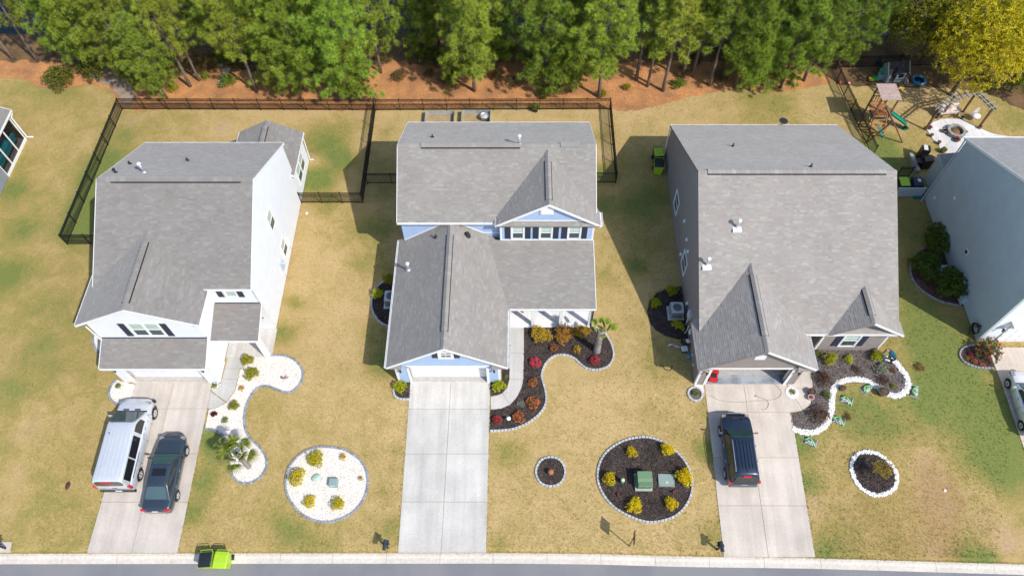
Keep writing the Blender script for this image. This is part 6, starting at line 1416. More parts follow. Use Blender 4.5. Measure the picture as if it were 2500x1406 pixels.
    for y in S['wy']:
        for s_ in (-1, 1):
            mb = MB(); n = 20; ring_ = []
            for x, rr_ in ((0, wr * .62), (0, wr * .9), (.03, wr), (ww - .03, wr), (ww, wr * .9), (ww, wr * .62)): ring_.append([(s_ * (hw + .012 - x), y + rr_ * math.cos(2 * math.pi * i / n), wr + rr_ * math.sin(2 * math.pi * i / n)) for i in range(n)])
            for g_ in ring_: mb.v.extend(g_)
            for a in range(len(ring_) - 1):
                for i in range(n): mb.f.append((a * n + i, a * n + (i + 1) % n, (a + 1) * n + (i + 1) % n, (a + 1) * n + i)); mb.m.append(0); mb.c.append((1, 1, 1)); mb.sm.append(False)
            wh = mb.build('wheel', 'rubber', t, True)
            mb = MB(); xo = s_ * (hw + .008)
            mb.poly([(xo - s_ * .03, y + wr * .64 * math.cos(2 * math.pi * i / n * s_), wr + wr * .64 * math.sin(2 * math.pi * i / n * s_)) for i in range(n)], 0, (.10, .10, .11))
            for i in range(S.get('spk', 5)):
                a = 2 * math.pi * i / S.get('spk', 5); d = Vector((0, math.cos(a), math.sin(a))); e = Vector((0, -math.sin(a), math.cos(a))); o_ = Vector((xo, y, wr))
                mb.poly([o_ - e * .035, o_ + d * wr * .62 - e * .05, o_ + d * wr * .62 + e * .05, o_ + e * .035], 0, (.62, .63, .65))
            for i in range(n):
                a0, a1 = 2 * math.pi * i / n, 2 * math.pi * (i + 1) / n; mb.poly([(xo, y + rr_ * math.cos(a), wr + rr_ * math.sin(a)) for rr_, a in ((wr * .66, a0), (wr * .66, a1), (wr * .57, a1), (wr * .57, a0))], 0, (.6, .61, .63))
            mb.build('rim', 'paint', wh, True)
            mb = MB(); xa = s_ * (hw + .004); mb.poly([(xa, y + wr * 1.16 * math.cos(math.pi * i / 12), wr * .98 + wr * 1.16 * math.sin(math.pi * i / 12)) for i in range(13)]); mb.poly([(xa + s_ * .001, y + wr * 1.16 * math.cos(math.pi * i / 12), wr * .98 + wr * 1.16 * math.sin(math.pi * i / 12)) for i in reversed(range(13))]); mb.build('wheel_arch', 'rubber', t, True)
    for s_ in (-1, 1):
        y, z = c[0] - .22, c[1] + .02; mb = MB(); mb.tbox(s_ * (hw + .12), y, z - .07, z + .09, .20, .09, .17, .06, 0, S.get('mir', col)); mb.obox((s_ * (hw - .06) - .03, y - .03, z - .05), (.06 + .1 * 0, 0, 0), (0, .06, 0), (0, 0, .05), 0, col); mb.build('mirror', 'car_paint', t, True)
    for (ya, yb) in S['side']:                      # door seams
        for s_ in (-1, 1): mbx(t, 'door_seam', 'rubber', (s_ * (hw + .001) - .004, s_ * (hw + .001) + .004, ya + .035, ya + .05, .36, c[1] - .08))
    mbx(t, 'hood_seam', 'rubber', (-c[2] + .03, c[2] - .03, c[0] + .02, c[0] + .075, c[1] - .02, c[1] + .018))
    S['extra'](t); t.scale = S.get('scale', (1, 1, 1))
    return t
SLOPE = math.atan(.077)
def car_spot(fw, rw, side, W, dz=.035):
    a, b = G(*fw), G(*rw); m_ = (a + b) / 2; x = m_.x - side * (W / 2 - .02)
    return Vector((x, m_.y, gz(x, m_.y) + dz)), (a.y - b.y)
# silver van
loc, wbse = car_spot((386, 1015), (349.5, 1164), 1, 2.16); print('VAN WB', wbse); wbse /= 1.17; sv = (.66, .69, .73)
def van_x(t):
    for i in range(-3, 4): mbx(t, 'roof_rib', 'car_paint', (i * .2 - .014, i * .2 + .014, -2.15, .35, 1.845, 1.862 - abs(i) * .004), col=(.64, .67, .70))
    for s_ in (-1, 1):
        mbx(t, 'tail_light', 'tail_light', (s_ * .86 - .07, s_ * .86 + .07, -2.44, -2.34, .85, 1.25)); mbx(t, 'head_light', 'head_light', (s_ * .68 - .13, s_ * .68 + .13, 1.98, 2.16, .80, .93))
        mbx(t, 'hood_vent', 'metal_dark', (s_ * .3 - .15, s_ * .3 + .15, 1.62, 1.70, 1.075, 1.09)); mbx(t, 'door_handle', 'car_paint', (s_ * .925 - .012, s_ * .925 + .012, .55, .75, 1.0, 1.04), (s_ * .925 - .012, s_ * .925 + .012, .2, .4, 1.0, 1.04), col=(.4, .42, .45)); mbx(t, 'door_rail', 'chrome', (s_ * .925 - .01, s_ * .925 + .01, -1.95, -.6, 1.06, 1.09))
    mbx(t, 'high_brake_light', 'tail_light', (-.28, .28, -2.40, -2.34, 1.74, 1.80)); mbx(t, 'rear_bumper', 'metal_dark', (-.88, .88, -2.50, -2.36, .30, .55)); mbx(t, 'number_plate', 'plate_white', (-.02, .30, -2.52, -2.50, .58, .72)); mbx(t, 'aerial', 'metal_dark', (-.48, -.44, .15, .19, 1.85, 1.91)); mbx(t, 'front_bumper', 'metal_dark', (-.80, .80, 2.28, 2.40, .28, .48)); mbx(t, 'cowl_panel', 'metal_dark', (-.72, .72, 1.42, 1.56, 1.10, 1.125)); mbx(t, 'rear_handle', 'metal_dark', (-.05, .2, -2.455, -2.43, .95, 1.0))
car('silver_van', 'silver passenger van with ribbed roof in left driveway beside dark sedan', 'van', loc, SLOPE, dict(col=sv, sts=[(-2.44, .86, .32, 1.02, .02), (-2.38, .90, .28, 1.10, .03), (-1.6, .92, .24, 1.12, .02), (0, .92, .24, 1.11, .02), (1.2, .92, .24, 1.09, .02), (1.5, .91, .25, 1.06, .04), (1.9, .88, .27, .98, .06), (2.2, .80, .30, .86, .06), (2.36, .66, .36, .70, .05), (2.42, .5, .42, .6, .02)],
  cowl=(1.52, 1.08, .84), rf=(.72, 1.80, .70), rr=(-2.28, 1.80, .74), rb=(-2.42, 1.08, .86), side=[(1.02, .30), (.10, -1.0), (-1.08, -2.15)], glass=(.012, .013, .016), wglass=(.07, .10, .105), rglass=(.07, .065, .06), scale=(1.175, 1.17, 1.12), wr=.34, wy=(wbse / 2 + .03, -wbse / 2 + .03), spk=6, rg=(.38, .92), extra=van_x))
# dark sedan
loc, wbse = car_spot((463.5, 1105), (438, 1213), 1, 1.80); dk = (.040, .058, .080)
def sed_x(t):
    mbx(t, 'sunroof', 'car_glass', (-.40, .40, -.42, .02, 1.468, 1.486), col=(.01, .011, .013))
    for s_ in (-1, 1): mbx(t, 'tail_light', 'tail_light', (s_ * .66 - .18, s_ * .66 + .18, -2.36, -2.22, .80, .99)); mbx(t, 'head_light', 'head_light', (s_ * .64 - .13, s_ * .64 + .13, 1.95, 2.17, .66, .785)); mbx(t, 'door_handle', 'chrome', (s_ * .9 - .01, s_ * .9 + .01, -.05, .13, .82, .85), (s_ * .9 - .01, s_ * .9 + .01, -1.0, -.82, .82, .85))
    mbx(t, 'number_plate', 'plate_white', (-.17, .17, -2.40, -2.365, .80, .92)); mbx(t, 'aerial', 'metal_dark', (-.02, .02, -1.0, -.93, 1.46, 1.53)); mbx(t, 'wiper', 'metal_dark', (-.6, .6, .93, .96, .99, 1.01)); mbx(t, 'grille', 'metal_dark', (-.45, .45, 2.28, 2.40, .45, .62))
car('dark_sedan', 'dark blue grey sedan with sunroof in left driveway beside van', 'car', loc, SLOPE, dict(col=dk, sts=[(-2.40, .66, .40, .82, .03), (-2.34, .80, .30, .97, .03), (-2.1, .87, .26, 1.0, .03), (-1.4, .90, .22, .98, .02), (0, .90, .22, .95, .02), (.8, .90, .22, .95, .03), (1.2, .89, .23, .92, .05), (1.8, .85, .25, .82, .07), (2.15, .76, .30, .72, .06), (2.34, .60, .36, .62, .03), (2.40, .42, .42, .56, .01)],
  cowl=(1.0, .96, .80), rf=(.28, 1.42, .60), rr=(-.95, 1.42, .60), rb=(-1.75, 1.00, .78), side=[(.62, -.32), (-.40, -1.28)], glass=(.02, .028, .03), wglass=(.035, .09, .085), rglass=(.06, .10, .11), wr=.33, wy=(wbse / 2, -wbse / 2), spk=5, extra=sed_x))
# black suv
loc, wbse = car_spot((1751, 1057), (1769, 1160.5), -1, 1.92); print('SUV WB', wbse); loc.y += .17; wbse /= .94; bk = (.015, .028, .055)
def suv_x(t):
    for s_ in (-1, 1):
        mb = MB(); mb.tube([(s_ * .62, .30, 1.72), (s_ * .63, .15, 1.79), (s_ * .64, -1.6, 1.78), (s_ * .64, -1.78, 1.72)], .022, 6, col=(.25, .27, .3)); mb.build('roof_rail', 'paint', t, True)
        mbx(t, 'tail_light', 'tail_light', (s_ * .80 - .12, s_ * .80 + .12, -2.34, -2.16, .82, 1.05)); mbx(t, 'head_light', 'head_light', (s_ * .70 - .12, s_ * .70 + .12, 1.98, 2.17, .80, .95)); mbx(t, 'door_handle', 'chrome', (s_ * .955 - .01, s_ * .955 + .01, .0, .2, .95, .98), (s_ * .955 - .01, s_ * .955 + .01, -1.0, -.8, .95, .98))
    for i in range(-2, 3): mbx(t, 'roof_rib', 'car_paint', (i * .2 - .015, i * .2 + .015, -1.6, .2, 1.745, 1.772 - abs(i) * .006), col=(.022, .032, .055))
    mbx(t, 'high_brake_light', 'tail_light', (-.24, .24, -2.14, -2.04, 1.60, 1.665)); mbx(t, 'number_plate', 'plate_white', (-.17, .17, -2.40, -2.36, .72, .86)); mbx(t, 'rear_bumper', 'paint', (-.82, .82, -2.44, -2.28, .40, .62), col=(.12, .13, .14)); mbx(t, 'wiper', 'chrome', (-.66, -.02, 1.08, 1.11, 1.13, 1.15), (.05, .68, 1.04, 1.07, 1.13, 1.15)); mbx(t, 'grille', 'chrome', (-.4, .4, 2.26, 2.36, .62, .82)); mbx(t, 'aerial', 'metal_dark', (.02, .05, -1.75, -1.68, 1.74, 1.81))
    for s_ in (-1, 1): mbx(t, 'hood_crease', 'car_paint', (s_ * .30 - .02, s_ * .30 + .02, 1.2, 1.95, 1.05, 1.085), col=(.02, .025, .035))
car('black_suv', 'black sport utility car with roof rails in taupe house driveway', 'car', loc, SLOPE, dict(col=bk, mir=(.16, .18, .2), sts=[(-2.40, .72, .42, .85, .03), (-2.32, .86, .34, 1.05, .03), (-2.1, .93, .30, 1.08, .02), (-1.4, .955, .28, 1.08, .02), (0, .955, .28, 1.08, .02), (.9, .955, .28, 1.08, .03), (1.2, .95, .28, 1.06, .04), (1.8, .92, .30, 1.0, .05), (2.15, .84, .34, .90, .05), (2.32, .70, .40, .78, .03), (2.38, .5, .46, .66, .01)],
  cowl=(1.10, 1.10, .84), rf=(.42, 1.66, .66), rr=(-1.98, 1.66, .68), rb=(-2.32, 1.06, .84), side=[(.78, -.22), (-.30, -1.15), (-1.25, -1.95)], glass=(.014, .016, .016), wglass=(.03, .07, .07), rglass=(.02, .022, .024), scale=(1.02, .94, 1), wr=.36, wy=(wbse / 2 - .18, -wbse / 2 - .18), spk=5, extra=suv_x))
# white hatchback at the right edge
loc, wbse = car_spot((2451.6, 941), (2485.4, 1043), -1, 1.78); wt = (.74, .76, .78)
def hat_x(t):
    for s_ in (-1, 1): mbx(t, 'head_light', 'head_light', (s_ * .70 - .12, s_ * .70 + .12, 1.75, 2.05, .72, .88)); mbx(t, 'tail_light', 'tail_light', (s_ * .74 - .1, s_ * .74 + .1, -2.12, -2.0, .85, 1.05)); mbx(t, 'door_handle', 'chrome', (s_ * .89 - .01, s_ * .89 + .01, .1, .28, .85, .88), (s_ * .89 - .01, s_ * .89 + .01, -.85, -.67, .85, .88))
car('white_hatchback', 'white hatchback car cut by right edge in teal house driveway', 'car', loc, SLOPE, dict(col=wt, sts=[(-2.14, .70, .42, .85, .03), (-2.06, .82, .32, 1.0, .03), (-1.4, .89, .24, 1.0, .02), (0, .89, .22, .97, .02), (.8, .89, .22, .97, .03), (1.2, .87, .24, .93, .05), (1.7, .82, .27, .84, .06), (2.0, .70, .32, .72, .05), (2.14, .5, .40, .6, .02)],
  cowl=(1.12, .98, .80), rf=(.3, 1.46, .60), rr=(-1.4, 1.46, .58), rb=(-2.0, 1.02, .74), side=[(.72, -.30), (-.38, -1.25)], glass=(.02, .03, .04), wglass=(.06, .14, .14), wr=.32, wy=(wbse / 2, -wbse / 2), spk=10, extra=hat_x))

# ================================================================ smaller things
def loc_px(px, py, dz=0.0): p = G(px, py); return Vector((p.x, p.y, gz(p.x, p.y) + dz))
LIMEP = (.36, .56, .025); BLKP = (.014, .017, .022); NAVY = (.012, .025, .07)
def bin_(loc, rz, body, lid, label, group=None, dzz=0.0):
    t = thing('wheeled_bin', label, 'bin', loc, rz, group or 'wheeled rubbish bins'); mb = MB()
    t.scale = (1.2, 1.18, 1.06); mb.tbox(0, 0, .06, .98, .46, .52, .58, .68, 0, body); mb.tbox(0, 0, .90, .99, .62, .72, .64, .74, 0, body); b = mb.build('body', 'plastic', t, True)
    mb = MB(); v = []
    for y, z in ((-.40, .985), (-.36, 1.03), (-.1, 1.075), (.2, 1.085), (.36, 1.06), (.40, 1.0)):
        lw = .30 if lid != body else .335; v += [(-lw, y * (lw / .335), z - .03), (-lw + .045, y * (lw / .335), z), (lw - .045, y * (lw / .335), z), (lw, y * (lw / .335), z - .03)]
    mb.grid(v, [(i * 4 + j, i * 4 + j + 1, i * 4 + j + 5, i * 4 + j + 4) for i in range(5) for j in range(3)] + [(3, 2, 1, 0), (20, 21, 22, 23), (0, 4, 8, 12, 16, 20, 23, 19, 15, 11, 7, 3)], 0, lid, False); mb.build('lid', 'plastic', t, True)
    mb = MB(); mb.tube([(-.27, .36, .97), (-.27, .46, 1.0), (.27, .46, 1.0), (.27, .36, .97)], .018, 6, col=body); mb.build('handle', 'plastic', t, True)
    for s_ in (-1, 1): mb = MB(); mb.tube([(s_ * .24, .28, .13), (s_ * .31, .28, .13)], .13, 12); mb.build('wheel', 'rubber', t, True)
    mb = MB(); mb.tube([(-.24, .28, .13), (.24, .28, .13)], .015, 5); mb.build('axle', 'metal_dark', t, True); return t
q = P(517, 1375, -.88); bin_((q.x, q.y, -.885), .06, LIMEP, BLKP, 'lime green bin with black lid at the kerb')
q = P(554, 1375, -.88); bin_((q.x, q.y, -.885), -.04, LIMEP, LIMEP, 'lime green bin with lime lid at the kerb')
bin_(loc_px(1603, 394), .05, BLKP, LIMEP, 'black bin with lime lid beside taupe wall'); bin_(loc_px(1604, 421), -.08, LIMEP, BLKP, 'lime bin with black lid beside taupe wall')
q = P(2195, 470); bin_((q.x, q.y + .2, 0), .03, BLKP, LIMEP, 'lime lidded bin behind low teal screen'); q = P(2227, 470); b_ = bin_((q.x, q.y + .2, 0), -.03, NAVY, (.010, .016, .03), 'navy bin behind low teal screen')
mb = MB(); mb.bx(-.02, .18, -.1, .16, 1.088, 1.094, col=(.62, .72, .82)); mb.build('sticker', 'paint', b_, True)
# bin screen
a_ = P(2188, 480); scr = thing('bin_screen', 'low teal grey boarded screen in front of two bins', 'screen', (a_.x + 1.2, a_.y, 0))
for i in range(8): mb = MB(); mb.bx(a_.x - .2, 30.6, a_.y - .03, a_.y + .02 - .004 * (i % 2), .04 + i * .118, .15 + i * .118); mb.build('board', 'siding_teal', scr)
mb = MB(); mb.bx(a_.x - .22, 30.62, a_.y - .05, a_.y + .04, .985, 1.02); mb.build('top_rail', 'siding_teal', scr)
for x in (a_.x - .15, a_.x + 1.2, 30.5): mb = MB(); mb.bx(x - .04, x + .04, a_.y + .021, a_.y + .1, 0, .985); mb.build('post', 'siding_teal', scr)
# mailboxes
def mailbox(px, py, label, rz=0):
    p = loc_px(px, py); t = thing('mailbox', label, 'mailbox', p, rz, 'dark mailboxes along the street'); d = (.018, .024, .032)
    mb = MB(); mb.bx(-.05, .05, -.05, .05, -.1, 1.0, col=d); mb.bx(-.04, .04, -.32, .22, .93, 1.0, col=d); mb.build('post', 'plastic', t, True)
    mb = MB(); sec = [(-.10, 0), (.10, 0), (.10, .13)] + [(.10 * math.cos(a), .13 + .10 * math.sin(a)) for a in (.5, 1.0, 1.57, 2.14, 2.64)] + [(-.10, .13)]
    k = len(sec); v = [(x, y, 1.0 + z) for y in (-.36, .22) for x, z in sec]; mb.grid(v, [(i, (i + 1) % k, k + (i + 1) % k, k + i) for i in range(k)] + [tuple(reversed(range(k))), tuple(range(k, 2 * k))], 0, (.02, .035, .055)); b = mb.build('box', 'plastic', t, True)
    mb = MB(); mb.bx(.102, .115, -.1, .05, 1.12, 1.2, col=(.03, .05, .08)); mb.build('flag', 'plastic', b, True); mb = MB(); mb.bx(-.22, .22, .03, .09, .78, .86, col=d); mb.bx(-.16, .16, -.05, .25, .9, .94, col=d); mb.build('bracket', 'plastic', t, True)
mailbox(947, 1337, 'dark mailbox left of blue house drive', -.1); mailbox(1751, 1341, 'dark mailbox left of taupe house drive', .05); mailbox(14, 1338, 'dark mailbox on concrete pad at bottom left corner')
# yard sign
p = loc_px(1536, 1332); t = thing('yard_sign', 'dark yard sign on thin post seen edge on near the street', 'sign', p, R(84))
mb = MB(); mb.bx(-.025, .025, -.025, .025, -.1, 2.4, col=(.05, .035, .03)); mb.build('post', 'plastic', t, True); mb = MB(); mb.bx(-.36, .36, -.042, -.026, 1.65, 2.38, col=(.05, .035, .035)); mb.build('panel', 'plastic', t, True)
# transformer, vault, pedestals
p = loc_px(1571, 1182, .03); GRX = (.115, .20, .105); t = thing('transformer_box', 'green utility transformer box on concrete pad in oval bed', 'transformer', p)
mb = MB(); mb.bx(-.55, .48, -.42, .62, -.05, .14, col=(.40, .42, .38)); mb.build('pad', 'concrete', t, True)
mb = MB(); mb.bx(-.42, .40, -.33, .50, .14, .80, col=GRX); b = mb.build('cabinet', 'plastic', t, True)
mb = MB(); mb.grid([(-.45, -.37, .74), (.43, -.37, .74), (.43, .10, .84), (-.45, .10, .84), (.43, .54, .84), (-.45, .54, .84), (-.45, -.37, .70), (.43, -.37, .70), (.43, .54, .70), (-.45, .54, .70)], [(0, 1, 2, 3), (3, 2, 4, 5), (6, 7, 1, 0), (7, 8, 4, 2, 1), (8, 9, 5, 4), (9, 6, 0, 3, 5)], 0, (.14, .235, .125)); mb.build('lid', 'plastic', t, True)
mb = MB(); mb.bx(-.55, -.43, -.2, .45, .14, .62, col=(.10, .17, .10)); mb.build('cooling_fins', 'plastic', t, True); mb = MB(); mb.bx(-.02, .2, -.345, -.331, .60, .68, col=(.7, .72, .7)); mb.build('label_plate', 'paint', b, True)
p = loc_px(1626, 1173, .03); t = thing('utility_vault', 'flat grey green utility vault lid beside the transformer box', 'utility box', p, -.03); mb = MB(); mb.tbox(0, 0, -.03, .12, 1.0, .78, .96, .74, 0, (.24, .31, .29)); mb.build('lid', 'plastic', t, True); mb = MB(); mb.bx(-.05, .10, -.22, -.08, .12, .126, col=(.55, .5, .25)); mb.build('label_plate', 'paint', t, True)
for x in (-.42, .42): 
    for y in (-.31, .31): mb = MB(); mb.lathe([(.02, .12), (.02, .13)], 8, (x, y, 0)); mb.build('bolt', 'metal_dark', t, True)
p = loc_px(1518, 1178, .03); t = thing('cable_pedestal', 'round green cable pedestal with pale cap left of transformer', 'utility post', p); mb = MB(); mb.lathe([(.13, -.05), (.13, .50), (.10, .55)], 14, col=(.16, .27, .18)); mb.build('tube', 'plastic', t, True); mb = MB(); mb.lathe([(.115, .55), (.11, .58), (.03, .60)], 14, col=(.50, .62, .45)); mb.build('cap', 'plastic', t, True)
for px, py, rz, lab in ((1509, 1209, 1.9, 'small maroon box left of gold shrub below pedestal'), (1645, 1201, .5, 'small maroon box right of the vault lid')):
    p = loc_px(px, py, .03); t = thing('path_light', lab, 'garden light', p, rz, 'small maroon garden lights'); mb = MB(); mb.tbox(0, 0, .0, .16, .26, .14, .22, .10, 0, (.16, .03, .03)); mb.build('housing', 'plastic', t, True); mb = MB(); mb.bx(.111, .128, -.04, .04, .03, .11, col=(.3, .1, .08)); mb.build('lens', 'plastic', t, True)
p = loc_px(772, 1166, .03); t = thing('valve_lid', 'pale mint oval valve lid in white rock oval', 'utility lid', p, .6); mb = MB(); mb.lathe([(.30, -.05), (.29, .06), (.18, .10), (.02, .11)], 20, col=(.36, .50, .43)); mb.build('lid', 'plastic', t, True); t.scale = (1, .78, 1); mb = MB(); mb.tube([(-.08, 0, .10), (-.05, 0, .13), (.05, 0, .13), (.08, 0, .10)], .012, 5, col=(.3, .42, .37)); mb.build('handle', 'plastic', t, True)
p = loc_px(816, 1180, .03); t = thing('cable_box', 'grey green cable box in white rock oval', 'utility box', p); mb = MB(); mb.tbox(0, 0, -.03, .30, .52, .50, .48, .44, 0, (.20, .28, .27)); mb.tbox(0, .0, .30, .34, .54, .50, .46, .40, 0, (.24, .33, .32)); mb.build('cabinet', 'plastic', t, True); mb = MB(); mb.bx(-.17, .12, -.245, -.232, .16, .22, col=(.68, .74, .75)); mb.build('label_plate', 'paint', t, True)
# ball ornament, solar light, driftwood
p = loc_px(1344, 1155, .03); t = thing('ball_fountain', 'terracotta ball ornament in centre of small round bed', 'ornament', p); mb = MB(); mb.lathe([(.13, 0), (.15, .05), (.10, .10)], 14); mb.build('base', 'terracotta', t, True); mb = MB(); mb.lathe([(.02, .08), (.13, .12), (.185, .22), (.19, .28), (.15, .38), (.06, .44), (.01, .45)], 14); mb.build('ball', 'terracotta', t, True)
p = loc_px(1242, 1028, .03); t = thing('solar_light', 'white disc solar light on stake at bottom of front bed', 'garden light', p); mb = MB(); mb.tube([(0, 0, -.1), (0, 0, .42)], .012, 5); mb.build('stake', 'metal_dark', t, True); mb = MB(); mb.lathe([(.10, .42), (.14, .45), (.13, .47), (.02, .49)], 14, col=(.75, .77, .8)); mb.build('head', 'plastic', t, True)
p = loc_px(696, 922, .05); t = thing('driftwood', 'piece of curved driftwood on the white rocks', 'driftwood', p, .1); mb = MB(); mb.tube([(-.22, .08, .03), (-.18, -.04, .10), (-.02, -.10, .08), (.14, -.06, .07), (.26, -.02, .03)], [.05, .07, .06, .05, .02], 6, col=(.22, .16, .12)); mb.build('trunk', 'wood', t, True); mb = MB(); mb.tube([(.0, -.08, .1), (.1, .04, .13), (.16, .1, .1)], [.03, .02, .01], 5, col=(.35, .28, .22)); mb.build('branch', 'wood', t, True)
# pots
def pot(px, py, r, h_, col, label, soil=(.10, .07, .05), rim=None, group='flower pots', plant_=None, pt=None):
    p = pt if pt is not None else loc_px(px, py, .02); t = thing('flower_pot', label, 'pot', p, 0, group); mb = MB(); mb.lathe([(r * .7, 0), (r * .95, h_ * .9), (r * 1.05, h_ * .9), (r * 1.05, h_), (r * .9, h_), (r * .85, h_ * .86), (.01, h_ * .86)], 16, col=col); mb.build('pot', 'plastic', t, True)
    mb = MB(); mb.lathe([(r * .86, h_ * .84), (r * .84, h_ * .9), (.01, h_ * .92)], 12, col=soil); mb.build('soil', 'mulch', t, True)
    if rim: mb = MB(); mb.tube([(r * 1.0 * math.cos(2 * math.pi * i / 16), r * math.sin(2 * math.pi * i / 16), h_) for i in range(17)], .025, 5, col=rim, caps=False); mb.build('rim', 'plastic', t, True)
    if plant_:
        o = bpy.data.objects.new('leaves', SHR[plant_][1]); COL.objects.link(o); o.parent = t; o.location = (0, 0, h_ * .8); o.scale = (r * 2.2,) * 3
    return t
pot(2054, 950, .20, .28, (.13, .10, .085), 'small brown pot at inner curve of white border'); pot(2151, 960, .34, .42, (.12, .095, .08), 'large brown planter touching white border'); pot(1978, 960, .23, .34, (.14, .04, .035), 'dark red pot on taupe house walk edge', rim=(.10, .05, .045)); pot(1977, 973, .19, .26, (.65, .62, .6), 'white rimmed pot with red soil on taupe house walk', soil=(.22, .06, .05))
pot(1307, 272, .28, .42, (.02, .02, .02), 'black pot with leafy plant against blue house fence', plant_='green')
pot(1670, 840, .15, .24, (.05, .08, .05), 'empty green rimmed pot by taupe side wall'); pot(1665, 836, .14, .2, (.04, .05, .04), 'dark nursery pot by taupe side wall')
for px, py, c, lab in ((1678, 838, (.70, .71, .70), 'white bucket by taupe side wall'),):
    p = loc_px(px, py, .01); t = thing('bucket', lab, 'bucket', p); mb = MB(); mb.lathe([(.13, 0), (.16, .36), (.17, .36), (.165, .38), (.02, .385)], 14, col=c); mb.build('tub', 'plastic', t, True); mb = MB(); mb.tube([(-.165, 0, .34), (-.1, .15, .40), (.1, .15, .40), (.165, 0, .34)], .006, 4); mb.build('handle', 'metal_dark', t, True)
p = loc_px(1669, 856, .01); t = thing('storage_tub', 'white lidded tub with green handles by taupe side wall', 'tub', p, .1); mb = MB(); mb.tbox(0, 0, 0, .30, .34, .30, .40, .36, 0, (.05, .12, .09)); mb.build('tub', 'plastic', t, True); mb = MB(); mb.tbox(0, 0, .30, .35, .42, .38, .38, .34, 0, (.72, .74, .74)); mb.build('lid', 'plastic', t, True)
p = loc_px(1681, 872, .01); t = thing('watering_can', 'blue watering can by taupe side wall', 'watering can', p, .4); mb = MB(); mb.lathe([(.14, 0), (.13, .24), (.09, .28)], 12, col=(.10, .30, .50)); mb.build('body', 'plastic', t, True); mb = MB(); mb.tube([(.1, 0, .1), (.34, 0, .32)], [.03, .02], 6, col=(.12, .34, .55)); mb.build('spout', 'plastic', t, True); mb = MB(); mb.tube([(-.12, 0, .08), (-.24, 0, .2), (-.1, 0, .32), (.03, 0, .28)], .014, 5, col=(.1, .28, .48)); mb.build('handle', 'plastic', t, True)
p = loc_px(1642, 843, .02); t = thing('downspout_extension', 'loose white bent downspout pieces on shaded grass', 'downspout', p); mb = MB(); mb.tube([(-.30, -.05, .06), (-.12, .04, .06), (.06, .04, .06)], .06, 6, col=(.62, .64, .66)); mb.build('elbow', 'plastic', t, True); mb = MB(); mb.tube([(.10, -.06, .06), (.45, -.18, .06)], .065, 6, col=(.58, .58, .58)); mb.build('straight_piece', 'plastic', t, True)
# hoses
def hose(label, pts, r, col, rz=0, dz=.05):
    path = smooth_path([G(*p) for p in pts], .08); c = path[0].copy(); c.z = gz(c.x, c.y); t = thing('garden_hose', label, 'hose', c); mb = MB(); mb.tube([Vector((p.x, p.y, gz(p.x, p.y) + dz)) for p in path], r, 6, col=col); mb.build('tube', 'plastic', t)
    e = path[-1]; mb = MB(); mb.tube([Vector((e.x, e.y, gz(e.x, e.y) + dz)), Vector((e.x - .08, e.y + .04, gz(e.x, e.y) + dz + .01))], r * 1.6, 6, col=(.35, .28, .12)); mb.build('nozzle', 'plastic', t)
hose('brown hose looping across the taupe house driveway', [(1719, 990), (1716, 980), (1724, 967), (1738, 968), (1752, 976), (1775, 981), (1810, 982), (1845, 979), (1880, 977), (1900, 971), (1907, 960), (1902, 948), (1893, 941)], .011, (.30, .25, .20))
hose('short coil of hose on the taupe driveway', [(1858, 999), (1866, 1001), (1873, 995), (1876, 986), (1872, 978), (1862, 973), (1850, 969), (1844, 964), (1845, 969)], .011, (.30, .25, .20))
hose('black hose end lying on grass left of taupe house', [(1616, 891), (1622, 900), (1632, 905), (1640, 900), (1640, 892)], .02, (.015, .015, .015), dz=.03)
p = PX(2380, 806, 30.6); t = thing('hose_reel', 'black coiled hose hanging on teal grey wall', 'hose reel', (30.7, p.y, 0)); mb = MB()
for k in range(5): mb.tube([(-.12 - k * .035, (.34 + .01 * k) * math.cos(2 * math.pi * i / 18), .75 + .36 * math.sin(2 * math.pi * i / 18)) for i in range(19)], .03, 5, col=(.02, .02, .022), caps=False)
mb.build('coil', 'plastic', t, True); mb = MB(); mb.bx(-.35, .04, -.06, .06, 1.0, 1.1, col=(.04, .04, .045)); mb.build('bracket', 'plastic', t, True); mb = MB(); mb.tube([(-.2, .3, .6), (-.22, .35, .25), (-.15, .2, .05), (-.3, -.1, .04)], .025, 5, col=(.02, .02, .022)); mb.build('tail', 'plastic', t, True)
